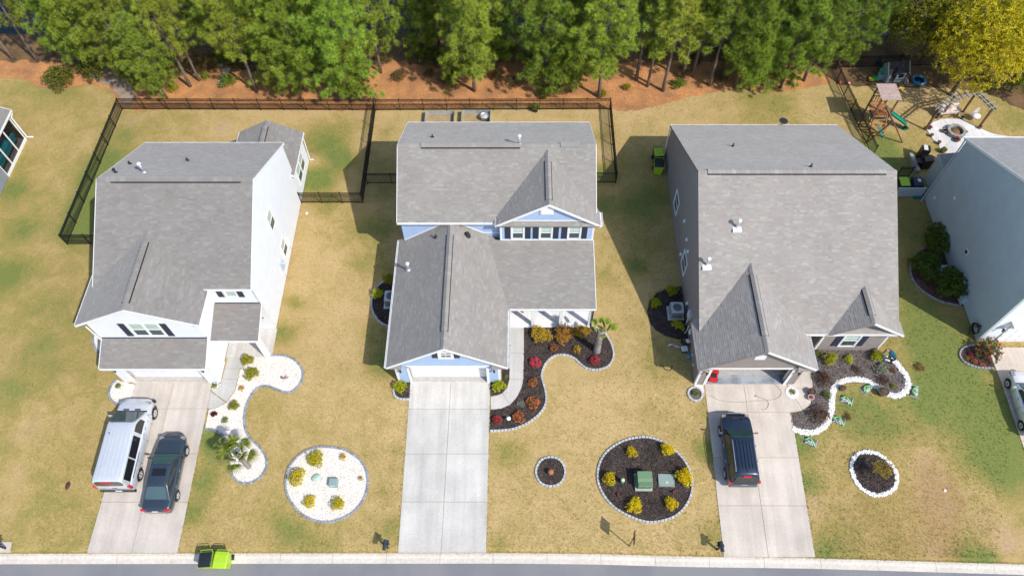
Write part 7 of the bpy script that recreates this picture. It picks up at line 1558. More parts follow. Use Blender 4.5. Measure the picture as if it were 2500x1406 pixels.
# bags of soil
def bag(px, py, rz, label):
    p = loc_px(px, py, .015); t = thing('soil_bag', label, 'bag', p, rz, 'dark bags of soil'); mb = MB(); nx, ny = 20, 14; W_, H_ = .80, .52; v = []; rr = random.Random(px)
    for j in range(ny + 1):
        for i in range(nx + 1):
            a, b = i / nx * 2 - 1, j / ny * 2 - 1; pin = 1 - .10 * (1 - a * a) * (1 if abs(b) > .5 else .5) ; z = .13 * ((1 - a ** 4) * (1 - b ** 4)) ** .6 + rr.uniform(-.005, .005)
            v.append((a * W_ / 2 * (1 - .08 * (1 - b * b) * 0 ) * (1 + .04 * b * b), b * H_ / 2 * (1 - .10 * (1 - a * a)), z + .005))
    b0 = len(mb.v); mb.v.extend(v)
    for j in range(ny):
        for i in range(nx):
            a, b = (i + .5) / nx * 2 - 1, (j + .5) / ny * 2 - 1; zig = abs(b - (.55 - 1.5 * abs(a - .15) + .15))
            col = (.035, .05, .075)
            if abs(b - (.75 - abs(a + .1) * 1.5)) < .17 and abs(a) < .95: col = (.22, .62, .06)
            elif b < -.2 and abs(a) < .6 and rr.random() < .45: col = (.55, .58, .6)
            elif rr.random() < .22: col = (.22, .26, .30)
            q_ = b0 + j * (nx + 1) + i; mb.f.append((q_, q_ + 1, q_ + nx + 2, q_ + nx + 1)); mb.m.append(0); mb.c.append(col); mb.sm.append(True)
    mb.build('sack', 'plastic', t, True)
    for s_ in (-1, 1): mb = MB(); mb.bx(s_ * W_ / 2 - .03, s_ * W_ / 2 + .03, -H_ * .52, H_ * .52, .0, .018, col=(.42, .45, .47)); mb.build('seam', 'plastic', t, True)
for a in ((2065, 976, -.45, 'dark soil bag with green print inside the curve of white border'), (2116, 948, .55, 'dark soil bag with green print leaning on white border beside large planter'), (2046, 1025, -.5, 'dark soil bag with green print beside dead brown plant'), (2232, 955, 1.3, 'dark soil bag with green print right of white border loop'), (1977, 1077, -.45, 'dark soil bag with green print nearest taupe house driveway')): bag(*a)
# raised garden beds and wash tub behind the blue house
for (a, b, lab) in (((1040, 282), (1111, 280), 'galvanised raised garden bed behind blue house, left one'), ((1127.6, 280), (1198, 279), 'galvanised raised garden bed behind blue house, right one')):
    p, q = G(*a), G(*b); t = thing('raised_bed', lab, 'planter', ((p.x + q.x) / 2, p.y - 1.2, 0), 0, 'galvanised raised beds'); w_ = (q.x - p.x) / 2
    for nm, bb in (('back_panel', (-w_, w_, 1.16, 1.2)), ('front_panel', (-w_, w_, -1.2, -1.16)), ('end_panel', (-w_, -w_ + .04, -1.16, 1.16)), ('end_panel', (w_ - .04, w_, -1.16, 1.16))):
        mb = MB(); mb.bx(bb[0], bb[1], bb[2], bb[3], 0, .52); pn = mb.build(nm, 'galvanised', t, True)
        mb = MB()
        for k in range(3): mb.bx(bb[0] - .015, bb[1] + .015, bb[2] - .015, bb[3] + .015, .12 + k * .15, .17 + k * .15)
        mb.build('ribs', 'galvanised', pn, True)
    mb = MB(); mb.bx(-w_ + .04, w_ - .04, -1.16, 1.16, .0, .10, col=(.34, .26, .14)); mb.build('soil', 'mulch', t, True)
p = G(1183, 294); t = thing('wash_tub', 'round galvanised tub beside right raised bed behind blue house', 'tub', (p.x, p.y, 0.10)); mb = MB(); mb.lathe([(.30, 0), (.34, .42), (.37, .45), (.33, .45), (.28, .30), (.02, .3)], 18); mb.build('tub', 'galvanised', t, True); mb = MB(); mb.lathe([(.29, .30), (.28, .36), (.02, .37)], 12, col=(.5, .48, .46)); mb.build('soil', 'stone_white', t, True)
for s_ in (-1, 1): mb = MB(); mb.tube([(s_ * .36, -.08, .36), (s_ * .42, -.05, .34), (s_ * .42, .05, .34), (s_ * .36, .08, .36)], .012, 5); mb.build('handle', 'galvanised', t, True)
# air conditioners
ac_unit(Vector((-8.75, G(940, 738).y, .03)), 'air conditioner in dark bed left of blue house'); p = loc_px(1648, 766, .03); ac_unit(p, 'air conditioner in dark bed left of taupe house'); p = loc_px(2296, 676, .03); ac_unit(p, 'air conditioner among dark shrubs by teal grey wall')
# stepping stones, log pile
for i, (px, py) in enumerate(((545, 160), (552, 172), (547, 184), (543, 196), (539, 208))):
    p = loc_px(px, py, .03); t = thing('stepping_stone', 'pale stepping stone, %s from the top of the path behind white house' % ('first', 'second', 'third', 'fourth', 'fifth')[i], 'stepping stone', p, rnd.uniform(-.2, .2), 'stepping stones'); mb = MB(); mb.tbox(0, 0, -.03, .05, .62, .42, .58, .38, 0, (.48, .46, .42)); mb.build('flagstone', 'concrete', t, True); mb = MB(); mb.tbox(.05, 0, .05, .056, .3, .2, .2, .12, 0, (.40, .38, .33)); mb.build('worn_patch', 'concrete', t, True)
p = loc_px(497, 160, .03); t = thing('log_pile', 'stack of orange cut logs between pine trunks', 'log pile', p, 1.2)
for k in range(9): mb = MB(); x = -.7 + (k % 5) * .34 + (.17 if k > 4 else 0); z = .12 + (.20 if k > 4 else 0); mb.tube([(x, -.3, z), (x + .02, .3, z)], .12, 8, col=jit((.50, .26, .08), rnd, .2)); mb.build('log', 'wood', t, True)
# caps and covers in the lawn
for px, py, r_, c, lab in ((749, 521, .10, (.75, .76, .78), 'white cleanout cap in lawn right of white house'), (2306, 1197, .09, (.75, .75, .75), 'white cap in brown grass on right lawn'), (166, 1185, .17, (.09, .03, .03), 'maroon oval cover in lawn left of van')):
    p = loc_px(px, py, .0); t = thing('ground_cap', lab, 'cap', p); mb = MB(); mb.lathe([(r_, -.05), (r_, .05), (r_ * .8, .07), (.01, .075)], 14, col=c); mb.build('lid', 'plastic', t, True)
    if r_ > .15: t.scale = (.8, 1.5, 1)
# porch bench of the blue house
t = thing('porch_bench', 'orange brown wooden bench on the blue house porch', 'bench', (-.3, 25.42, .09)); WD = (.36, .12, .04)
for k in range(4): mb = MB(); mb.bx(-.68, .68, -.24 + k * .12, -.13 + k * .12, .42, .45, col=WD); mb.build('slat', 'wood', t, True)
for k in range(3): mb = MB(); mb.bx(-.68, .68, .26, .29, .55 + k * .14, .66 + k * .14, col=WD); mb.build('back_slat', 'wood', t, True)
for x in (-.62, .62):
    for y in (-.2, .25): mb = MB(); mb.bx(x - .03, x + .03, y - .03, y + .03, 0, .42 if y < 0 else .95, col=WD); mb.build('leg', 'wood', t, True)
    mb = MB(); mb.bx(x - .03, x + .03, -.23, .24, .62, .66, col=WD); mb.build('armrest', 'wood', t, True)
# red ride-on toy and bench in the open garage
p = P(1741, 922, .04); t = thing('ride_on_toy', 'red ride on toy car inside the open garage', 'toy car', (p.x, p.y + .1, .035), -.25); mb = MB(); mb.tbox(0, 0, .10, .36, .52, .95, .48, .85, 0, (.55, .02, .03)); mb.tbox(0, .25, .36, .48, .46, .30, .36, .2, 0, (.55, .02, .03)); mb.build('body', 'plastic', t, True); mb = MB(); mb.bx(-.16, .16, -.25, .05, .36, .40, col=(.03, .03, .03)); mb.build('seat', 'plastic', t, True)
for x in (-.25, .25):
    for y in (-.3, .3): mb = MB(); mb.tube([(x - .05, y, .13), (x + .05, y, .13)], .13, 10); mb.build('wheel', 'rubber', t, True)
p = P(1925, 908, .8); t = thing('storage_box', 'orange box at right side of the open garage', 'box', (17.35, 21.1, .035)); mb = MB(); mb.bx(-.25, .25, -.3, .3, 0, .7, col=(.40, .22, .05)); mb.build('carton', 'paint', t, True); mb = MB(); mb.bx(-.26, .26, -.03, .03, .70, .706, col=(.5, .35, .15)); mb.build('tape', 'paint', t, True)
# vent on rear of the taupe house seen over its ridge line
p = P(1902, 291, 3.0); t = thing('satellite_dish', 'black dish at rear eave of taupe house', 'dish', (p.x, 39.75, 3.36)); mb = MB(); mb.tube([(0, 0, -.45), (0, .02, .15)], .025, 6); mb.build('mast', 'metal_dark', t, True); mb = MB(); mb.lathe([(.02, .0), (.2, .03), (.32, .10), (.33, .12)], 16, (0, 0, .15)); mb.build('dish', 'metal_dark', t, True); mb = MB(); mb.tube([(0, 0, .2), (.0, -.05, .5)], .012, 4); mb.build('arm', 'metal_dark', t, True)

# ---------------------------------------------------------------- play yard on the right
def beam(t, a, b, w_, col, name, mat='wood', d=None):
    a, b = Vector(a), Vector(b); ax = (b - a).normalized(); r_ = Vector((0, 0, 1)) if abs(ax.z) < .9 else Vector((1, 0, 0)); e1 = ax.cross(r_).normalized(); e2 = ax.cross(e1); d = d or w_
    mb = MB(); o = a - e1 * w_ / 2 - e2 * d / 2
    if ((b - a).cross(e1)).dot(e2) > 0: mb.obox(o, b - a, e1 * w_, e2 * d, 0, col)
    else: mb.obox(o, e1 * w_, b - a, e2 * d, 0, col)
    return mb.build(name, mat, t, True)
c = P(2171, 224, 3.3); tw = Vector((c.x, c.y, 0)); CED = (.33, .14, .06); BRN = (.17, .09, .055)
t = thing('play_set', 'wooden play tower with pale plank roof, green slide and swing beam', 'play set', tw, .0)
for x in (-.65, .65):
    for y in (-.65, .65): beam(t, (x, y, -.05), (x, y, 3.2), .10, BRN, 'post')
for k in range(9): beam(t, (-.78, -.80 + k * .20, 3.26 + .002 * (k % 2)), (.78, -.80 + k * .20, 3.26 + .002 * (k % 2)), .19, jit((.42, .31, .27), rnd, .08), 'roof_plank', d=.03)
for y in (-.65, .65): beam(t, (-.72, y, 3.17), (.72, y, 3.17), .10, BRN, 'roof_beam')
for k in range(7): beam(t, (-.60 + k * .2, -.66, 1.4), (-.60 + k * .2, .66, 1.4), .19, jit(CED, rnd, .15), 'deck_board', d=.04)
for y in (-.68, .68):
    for z in (1.55, 2.2): beam(t, (-.65, y, z), (.65, y, z), .08, CED, 'rail', d=.04)
    for k in range(6): beam(t, (-.5 + k * .2, y, 1.55), (-.5 + k * .2, y, 2.2), .06, jit((.45, .22, .07), rnd, .1), 'baluster', d=.03)
for k in range(6): beam(t, (-.62, -.72 - .18 * (5 - k), .25 + k * .22), (.45, -.72 - .18 * (5 - k), .25 + k * .22), .07, jit((.46, .22, .08), rnd, .12), 'ladder_rung')
for x in (-.62, .45): beam(t, (x, -1.75, .0), (x, -.68, 1.45), .09, CED, 'ladder_rail')
mb = MB(); prof = []                                                     # slide
for i in range(9):
    s_ = i / 8; x = .65 + 1.9 * s_; z = 1.42 - 1.15 * s_ - .06 * math.sin(s_ * 6.28); y = .1 - .9 * s_
    prof.append([(x, y - .30, z + .14), (x, y - .26, z), (x, y + .26, z), (x, y + .30, z + .14), (x, y + .26, z - .03), (x, y - .26, z - .03)])
for r_ in prof: mb.v.extend(r_)
for i in range(8):
    for j in range(6): a_ = i * 6 + j; b_ = i * 6 + (j + 1) % 6; mb.f.append((a_, a_ + 6, b_ + 6, b_)); mb.m.append(0); mb.c.append((.01, .26, .17)); mb.sm.append(False)
mb.build('slide', 'plastic', t, True)
beam(t, (2.45, -.78, 0), (2.45, -.78, .22), .3, (.01, .22, .15), 'slide_foot', 'plastic')
e = P(2180, 297, 2.25) - tw; beam(t, (.0, -.65, 2.35), (e.x, e.y, 2.25), .12, BRN, 'swing_beam')
g1 = G(2116, 349) - tw; g2_ = G(2203, 349) - tw
for g_ in (g1, g2_): beam(t, (g_.x, g_.y, 0), (e.x, e.y, 2.3), .10, BRN, 'swing_leg')
for k, (f_, zz) in enumerate(((.35, .55), (.72, .5))):
    m_ = Vector((0, -.65, 2.35)).lerp(Vector((e.x, e.y, 2.25)), f_)
    sw = mbx(t, 'swing_seat', 'plastic', (m_.x - .12, m_.x + .12, m_.y - .25, m_.y + .25, zz, zz + .05), col=(.02, .30, .27))
    for y in (-.2, .2): mb = MB(); mb.tube([(m_.x, m_.y + y, m_.z), (m_.x, m_.y + y, zz)], .01, 4); mb.build('chain', 'metal_dark', sw, True)
mb = MB(); mb.grid([(-.62, -.62, 1.05), (.62, -.62, 1.05), (.62, .3, 1.05), (-.62, .3, 1.05), (0, -.1, .75)], [(0, 1, 4), (1, 2, 4), (2, 3, 4), (3, 0, 4)], 0, (.02, .34, .30)); mb.build('canvas_hammock', 'plastic', t, True)
mb = MB(); mb.tube([(.75, .6, 2.8), (1.0, .55, 3.3)], .015, 5); fp = mb.build('flag_pole', 'metal_dark', t, True); mb = MB(); mb.prism([(1.0, .55, 3.3), (1.42, .5, 3.15), (.9, .56, 3.02)], (0, .012, 0), 0, (.72, .55, .08)); mb.build('flag', 'paint', fp, True)
# playhouse
p = G(2178, 203); t = thing('playhouse', 'navy and white toy playhouse with arched door in play yard', 'playhouse', (p.x, p.y + .6, 0), .12); NV = (.012, .022, .045); LG = (.22, .32, .34)
mbx(t, 'floor', 'plastic', (-.8, .8, -.6, .6, 0, .08), col=(.3, .32, .33))
mb = MB(); mb.bx(-.8, .8, .55, .6, .08, 1.2, col=LG); mb.build('wall', 'plastic', t, True)
for s_ in (-1, 1): mb = MB(); mb.prism([(s_ * .8, -.6, .08), (s_ * .8, .6, .08), (s_ * .8, .6, 1.2), (s_ * .8, 0, 1.75), (s_ * .8, -.6, 1.2)], (-s_ * .05, 0, 0), 0, LG); mb.build('gable_wall', 'plastic', t, True)
for bb in ((-.8, -.55, .08, 1.2), (-.02, .12, .08, 1.2), (.68, .8, .08, 1.2), (.12, .68, .08, .5), (-.55, -.02, .98, 1.2), (.12, .68, 1.0, 1.2)): mbx(t, 'front_panel', 'plastic', (bb[0], bb[1], -.6, -.55, bb[2], bb[3]), col=LG)
mb = MB()
for i in range(10): a0, a1 = math.pi * i / 10, math.pi * (i + 1) / 10; mb.prism([(-.285 + .34 * math.cos(a0), -.63, .78 + .34 * math.sin(a0)), (-.285 + .34 * math.cos(a1), -.63, .78 + .34 * math.sin(a1)), (-.285 + .26 * math.cos(a1), -.63, .78 + .26 * math.sin(a1)), (-.285 + .26 * math.cos(a0), -.63, .78 + .26 * math.sin(a0))], (0, .03, 0), 0, (.72, .73, .74))
mb.build('door_arch', 'plastic', t, True)
for x in (-.625, .0): mbx(t, 'door_trim', 'plastic', (x - .0, x + .08, -.63, -.60, .08, .78), col=(.72, .73, .74))
mbx(t, 'window_trim', 'plastic', (.10, .70, -.63, -.60, .46, .52), (.10, .70, -.63, -.60, .98, 1.04), (.10, .15, -.63, -.60, .52, .98), (.65, .70, -.63, -.60, .52, .98), col=(.72, .73, .74)); mbx(t, 'toy_chair', 'plastic', (.25, .55, -.1, .2, .08, .75), col=(.55, .03, .12))
for s_ in (-1, 1):
    y0_, z0_ = s_ * .72, 1.10
    for k in range(7):
        f0, f1 = k / 7, (k + 1) / 7; mb = MB(); mb.obox((-.9, y0_ * (1 - f0), z0_ + .70 * f0 + .01), (1.8, 0, 0), (0, y0_ * (f0 - f1) * 1.0, .70 * (f1 - f0)), (0, -s_ * -.012, .03), 0, NV) if s_ < 0 else mb.obox((.9, y0_ * (1 - f0), z0_ + .70 * f0 + .01), (-1.8, 0, 0), (0, y0_ * (f0 - f1), .70 * (f1 - f0)), (0, .012, .03), 0, NV); mb.build('roof_panel', 'rubber', t, True)
for x in (-.9, .9): beam(t, (x, -.74, 1.08), (x, 0, 1.80), .06, (.72, .73, .74), 'verge_trim', 'plastic')
mb = MB(); mb.prism([(-.70, -.86, 1.12), (-.28, -.86, 1.52), (.14, -.86, 1.12)], (0, .5, 0), 0, NV); mb.build('porch_gable', 'plastic', t, True)
# toys
p = loc_px(2241, 199, .02); t = thing('paddling_pool', 'blue ring shaped paddling pool beside playhouse', 'paddling pool', p); mb = MB(); mb.tube([(.52 * math.cos(2 * math.pi * i / 20), .52 * math.sin(2 * math.pi * i / 20), .11) for i in range(21)], .12, 8, col=(.01, .16, .30), caps=False); mb.build('ring', 'plastic', t, True); mb = MB(); mb.lathe([(.45, 0), (.44, .03), (.01, .03)], 16, col=(.015, .03, .05)); mb.build('base', 'plastic', t, True)
p = loc_px(2130, 198, .02); t = thing('toy_truck', 'green and yellow toy truck left of playhouse', 'toy', p, .2); mbx(t, 'bed', 'plastic', (-.1, .35, -.18, .18, .12, .34), col=(.02, .30, .10)); mbx(t, 'cab', 'plastic', (-.38, -.12, -.16, .16, .12, .30), col=(.62, .42, .02))
for x in (-.25, .2):
    for y in (-.18, .18): mb = MB(); mb.tube([(x, y - .04, .09), (x, y + .04, .09)], .09, 8); mb.build('wheel', 'rubber', t, True)
p = loc_px(2147, 193, .02); t = thing('toy_kitchen', 'teal and grey toy kitchen left of playhouse wall', 'toy', p, -.1); mbx(t, 'cabinet', 'plastic', (-.25, .25, -.15, .15, 0, .5), col=(.30, .36, .38)); mbx(t, 'back_panel', 'plastic', (-.25, .25, .15, .2, 0, .95), col=(.02, .36, .22)); mbx(t, 'sink', 'plastic', (-.15, .1, -.1, .1, .5, .52), col=(.12, .2, .3))
p = loc_px(2144, 155, .02); t = thing('toy_tub', 'dark teal toy tub at play yard back fence', 'tub', p); mb = MB(); mb.lathe([(.2, 0), (.26, .32), (.24, .32), (.2, .1)], 12, col=(.01, .10, .11)); mb.build('tub', 'plastic', t, True); mbx(t, 'handle', 'plastic', (.26, .32, -.06, .06, .26, .3), col=(.5, .52, .55))
for px, py, c, lab in ((2049, 205, (.55, .12, .04), 'orange ball by play yard fence corner'), (2070, 208, (.70, .30, .36), 'pink ball by play yard fence')):
    p = loc_px(px, py, .02); t = thing('ball', lab, 'ball', p); mb = MB(); mb.lathe([(.02, 0), (.10, .03), (.14, .12), (.14, .17), (.10, .26), (.02, .29)], 12, col=c); mb.build('shell', 'plastic', t, True); mb = MB(); mb.lathe([(.143, .135), (.143, .155)], 12, col=(.7, .7, .7)); mb.build('band', 'plastic', t, True)
p = loc_px(2208, 200, .02); t = thing('toy_rocker', 'small grey and rose toy rocker right of playhouse', 'toy', p, .3); mbx(t, 'seat', 'plastic', (-.12, .12, -.22, .22, .18, .28), col=(.35, .25, .26)); mbx(t, 'runner', 'plastic', (-.14, -.10, -.3, .3, 0, .18), col=(.4, .4, .42)); mbx(t, 'runner', 'plastic', (.10, .14, -.3, .3, 0, .18), col=(.4, .4, .42))
# patio with fire pit, pergola and swing bench
PAT = [(2262, 318), (2275, 300), (2300, 291), (2345, 291), (2390, 313), (2420, 326), (2460, 334), (2460, 350), (2380, 372), (2330, 378), (2294, 372), (2292, 355), (2276, 340)]
pp = [g2(*a) for a in PAT]; cc = g2(2335, 330)
slabs('patio', [[cc] + pp[0:3], [cc] + pp[2:5], [cc] + pp[4:8], [cc] + pp[7:11], [cc] + pp[10:13] + [pp[0]]], (.62, .61, .60), dz=.045)
p = G(2331, 326); t = thing('fire_pit', 'round grey stone fire pit on white patio', 'fire pit', (p.x, p.y, .05))
for lay in range(2):
    for i in range(14): a = 2 * math.pi * (i + .5 * lay) / 14; mb = MB(); mb.rbox(.60 * math.cos(a), .60 * math.sin(a), lay * .17, .255, .22, .165, a + math.pi / 2, 0, jit((.30, .30, .28), rnd, .15)); mb.build('stone', 'edging_pale', t, True)
mb = MB(); mb.lathe([(.49, 0), (.48, .12), (.01, .14)], 14, col=(.22, .13, .07)); mb.build('ash', 'mulch', t, True)
PB = [G(2258.6, 317.6), G(2297, 287), G(2350.7, 274), G(2389, 312.5)]; p0 = sum(PB, Vector()) / 4; t = thing('pergola', 'dark post pergola with weathered slats curving round the patio', 'pergola', (p0.x, p0.y, 0)); GRY = (.31, .29, .27)
for q in PB: d = q - Vector((p0.x, p0.y, 0)); beam(t, (d.x, d.y, -.05), (d.x, d.y, 2.25), .13, (.13, .075, .045), 'post')
for a, b in zip(PB, PB[1:]):
    a_, b_ = a - Vector((p0.x, p0.y, 0)), b - Vector((p0.x, p0.y, 0)); u = (b_ - a_).normalized(); s = Vector((-u.y, u.x, 0)); L_ = (b_ - a_).length
    for k in (-.14, .14): beam(t, a_ + s * k - u * .2 + Vector((0, 0, 2.18)), b_ + s * k + u * .2 + Vector((0, 0, 2.18)), .05, GRY, 'beam', d=.16)
    n = max(3, int(L_ / .42))
    for i in range(n + 1): m_ = a_ + u * L_ * i / n + Vector((0, 0, 2.29)); beam(t, m_ - s * .48, m_ + s * .48, .05, jit(GRY, rnd, .12), 'slat', d=.07)
p = G(2312, 288); t = thing('swing_bench', 'cream cushioned swing bench under the pergola', 'bench', (p.x, p.y + .3, .05), .15)
mbx(t, 'seat', 'wood', (-.85, .85, -.3, .3, .38, .43), col=(.40, .30, .24)); mbx(t, 'backrest', 'wood', (-.85, .85, .3, .36, .43, .95), col=(.40, .30, .24))
for x in (-.42, .42): mbx(t, 'seat_cushion', 'paint', (x - .40, x + .40, -.28, .27, .43, .55), col=(.60, .52, .46)); mbx(t, 'back_cushion', 'paint', (x - .38, x + .38, .14, .29, .55, .95), col=(.66, .62, .56))
mbx(t, 'throw_pillow', 'paint', (-.3, .12, .0, .14, .55, .85), col=(.50, .34, .28))
for x in (-.82, .82): mbx(t, 'leg', 'wood', (x - .04, x + .04, -.28, -.20, 0, .38), (x - .04, x + .04, .2, .28, 0, .38), col=(.25, .18, .14)); mbx(t, 'armrest', 'wood', (x - .04, x + .04, -.3, .3, .62, .66), col=(.40, .30, .24))
p = loc_px(2376, 292, .03); t = thing('wire_chair', 'white round wire chair right of swing bench', 'chair', p, .4); mb = MB()
for k in range(3): r_ = .15 + .13 * k; mb.tube([(r_ * math.cos(2 * math.pi * i / 18), .25 - .02 * k, .62 + r_ * 1.05 * math.sin(2 * math.pi * i / 18)) for i in range(19)], .016, 5, col=(.74, .74, .72), caps=False)
for k in range(6): a = k * math.pi / 6; mb.tube([(-.41 * math.cos(a), .22, .62 - .43 * math.sin(a)), (.41 * math.cos(a), .22, .62 + .43 * math.sin(a))], .01, 4, col=(.74, .74, .72))
mb.build('back', 'plastic', t, True); mb = MB(); mb.lathe([(.36, .40), (.37, .43), (.02, .44)], 14, col=(.70, .70, .68)); mb.build('seat', 'plastic', t, True)
for a in (.8, 2.3, 3.9, 5.5): mb = MB(); mb.tube([(.3 * math.cos(a), .3 * math.sin(a), .41), (.34 * math.cos(a), .34 * math.sin(a), 0)], .014, 5, col=(.72, .72, .7)); mb.build('leg', 'plastic', t, True)
for px, py, k, r_, lab in ((2268, 316, 'pink', .16, 'magenta flower pot at left end of patio'), (2334, 346, 'pink', .22, 'pink flower pot beside fire pit'), (2287, 289, 'tiny', .16, 'blue pot at left of swing bench'), (2347, 291, 'burg', .16, 'dark pot at right of swing bench'), (2390, 315, 'pink', .14, 'red flower pot at pergola right post'), (2272, 334, 'tinyrust', .14, 'small rust flower pot on patio edge'), (2290, 352, 'coral', .14, 'small red flower pot on lower patio edge'), (2300, 372, 'olive', .24, 'leafy pot at bottom corner of patio'), (2354, 327, 'tiny', .14, 'small green pot right of fire pit'), (2304, 324, 'burg', .2, 'dark stool like pot left of fire pit')): pot(px, py, r_, .24, (.16, .15, .16), lab, plant_=k, pt=loc_px(px, py, .05))
# outdoor kitchen
a_, b_ = G(2219, 382), G(2238, 424); t = thing('stone_counter', 'low grey stone wall beside black grill', 'stone wall', ((a_.x + b_.x) / 2, (a_.y + b_.y) / 2, 0)); d = (b_ - a_); n = 7
for lay in range(2):
    for i in range(n): m_ = a_ + d * ((i + .5) / n) - Vector(((a_.x + b_.x) / 2, (a_.y + b_.y) / 2, 0)); mb = MB(); mb.rbox(m_.x, m_.y, lay * .2, d.length / n * .96, .28, .195, math.atan2(d.y, d.x), 0, jit((.36, .35, .33), rnd, .12)); mb.build('stone', 'edging_pale', t, True)
p = G(2252, 408); t = thing('grill', 'black barbecue grill with side shelf by teal house rear', 'grill', (p.x, p.y, 0), .1); mbx(t, 'cabinet', 'plastic', (-.35, .35, -.3, .3, .08, .85), col=(.012, .012, .014)); mb = MB(); mb.prism([(-.36, -.3, .86), (-.36, .3, .86), (-.36, .3, 1.05), (-.36, .0, 1.18), (-.36, -.3, 1.0)], (.72, 0, 0), 0, (.015, .015, .017)); mb.build('hood', 'plastic', t, True); mbx(t, 'side_shelf', 'plastic', (.36, .75, -.26, .26, .80, .85), col=(.30, .24, .2)); mbx(t, 'side_shelf', 'plastic', (-.75, -.36, -.26, .26, .80, .85), col=(.03, .03, .03))
for x in (-.28, .28): mb = MB(); mb.tube([(x - .03, .2, .07), (x + .03, .2, .07)], .07, 8); mb.build('wheel', 'rubber', t, True); mbx(t, 'foot', 'plastic', (x - .03, x + .03, -.26, -.2, 0, .08), col=(.02, .02, .02))
p = G(2246, 386); t = thing('smoker', 'tall black smoker cabinet with pale lid behind grill', 'smoker', (p.x, p.y, 0), -.2); mbx(t, 'cabinet', 'plastic', (-.3, .3, -.28, .28, .05, 1.15), col=(.014, .014, .016)); mbx(t, 'lid', 'plastic', (-.22, .08, -.25, .26, 1.15, 1.2), col=(.62, .63, .64)); mbx(t, 'foot', 'plastic', (-.28, .28, -.26, .26, 0, .05), col=(.02, .02, .02))
# teal splash block at the downspout
p = G(2243, 482); t = thing('splash_block', 'teal splash block at downspout of teal grey house', 'splash block', (p.x, p.y, .0)); mbx(t, 'tray', 'plastic', (-.45, .45, -.14, .14, 0, .10), col=(.02, .16, .16)); mbx(t, 'rim', 'plastic', (-.47, .47, -.17, -.14, 0, .14), (-.47, .47, .14, .17, 0, .14), col=(.02, .18, .18))
# ---------------------------------------------------------------- crouching gardener
import bmesh
p = loc_px(2174, 884, .03); t = thing('person', 'person in teal sweater bending over by taupe house corner', 'person', p, 0)
J = {'pel': (0, 0, .68, .14), 'sp1': (-.10, .06, .82, .135), 'sp2': (-.26, .16, .95, .15), 'chest': (-.38, .24, .99, .145), 'neck': (-.48, .31, .98, .062), 'head': (-.55, .36, .96, .085), 'top': (-.63, .41, .93, .075),
     'hl': (.05, .12, .64, .10), 'kl': (-.16, .20, .44, .075), 'al': (.02, .16, .09, .048), 'fl': (-.14, .20, .04, .04), 'hr': (.0, -.13, .64, .10), 'kr': (-.20, -.10, .42, .075), 'ar': (.0, -.12, .09, .048), 'fr': (-.15, -.10, .04, .04),
     'shl': (-.36, .42, .95, .075), 'el': (-.46, .50, .68, .055), 'wl': (-.58, .44, .48, .034), 'pl': (-.63, .42, .41, .038), 'shr': (-.38, .05, .92, .075), 'er': (-.44, -.04, .66, .055), 'wr': (-.56, .04, .46, .034), 'pr': (-.61, .07, .39, .038)}
Ed = [('pel', 'sp1'), ('sp1', 'sp2'), ('sp2', 'chest'), ('chest', 'neck'), ('neck', 'head'), ('head', 'top'), ('pel', 'hl'), ('hl', 'kl'), ('kl', 'al'), ('al', 'fl'), ('pel', 'hr'), ('hr', 'kr'), ('kr', 'ar'), ('ar', 'fr'), ('chest', 'shl'), ('shl', 'el'), ('el', 'wl'), ('wl', 'pl'), ('chest', 'shr'), ('shr', 'er'), ('er', 'wr'), ('wr', 'pr')]
bm = bmesh.new(); lay = bm.verts.layers.skin.verify(); vm = {}
for k, (x, y, z, r_) in J.items(): v = bm.verts.new((x, y, z)); v[lay].radius = (r_, r_); v[lay].use_root = (k == 'pel'); vm[k] = v
for a, b in Ed: bm.edges.new((vm[a], vm[b]))
me = bpy.data.meshes.new('body_cage'); bm.to_mesh(me); bm.free(); tmp = bpy.data.objects.new('body_cage', me); COL.objects.link(tmp)
tmp.modifiers.new('skin', 'SKIN'); sb_ = tmp.modifiers.new('sub', 'SUBSURF'); sb_.levels = 2; sb_.render_levels = 2
dg = bpy.context.evaluated_depsgraph_get(); ev = bpy.data.meshes.new_from_object(tmp.evaluated_get(dg)); bpy.data.objects.remove(tmp); bpy.data.meshes.remove(me)
pmat('sweater', (.008, .085, .13), .9, .15, 12, bump=.3, bscale=60); pmat('trousers', (.02, .022, .03), .9, .15, 10); pmat('hair', (.36, .17, .07), .7, .25, 25)
bm = bmesh.new(); bm.from_mesh(ev); ev.materials.clear()
for n_ in ('sweater', 'trousers', 'skin'): ev.materials.append(MATS[n_])
dist = lambda c, a: (c - Vector(J[a][:3])).length
for f in bm.faces:
    c = f.calc_center_median(); f.smooth = True
    near = min(J, key=lambda k: dist(c, k))
    f.material_index = 2 if near in ('neck', 'head', 'top', 'pl', 'pr') else (1 if near in ('hl', 'kl', 'al', 'fl', 'hr', 'kr', 'ar', 'fr') or (near == 'pel' and c.z < .62) else 0)
for hnd, sgn in (('pl', 1), ('pr', -1)):                               # five fingers on each hand
    o_ = Vector(J[hnd][:3])
    for i, (dx, dy, l) in enumerate(((.02, .035, .05), (-.028, .028, .075), (-.032, .008, .085), (-.03, -.012, .08), (-.025, -.03, .06))):
        a = o_ + Vector((dx * .6, dy * sgn, -.01)); b = a + Vector((-.35 * l, dy * .2 * sgn, -.7 * l)); e_ = b + Vector((.25 * l, 0, -.5 * l)); prev = None
        for q_, r_ in ((a, .010), (b, .009), (e_, .006)):
            rg = [bm.verts.new(q_ + Vector((r_ * math.cos(k * 1.5708), r_ * math.sin(k * 1.5708), 0))) for k in range(4)]
            if prev:
                for k in range(4): ff = bm.faces.new((prev[k], prev[(k + 1) % 4], rg[(k + 1) % 4], rg[k])); ff.material_index = 2; ff.smooth = True
            prev = rg
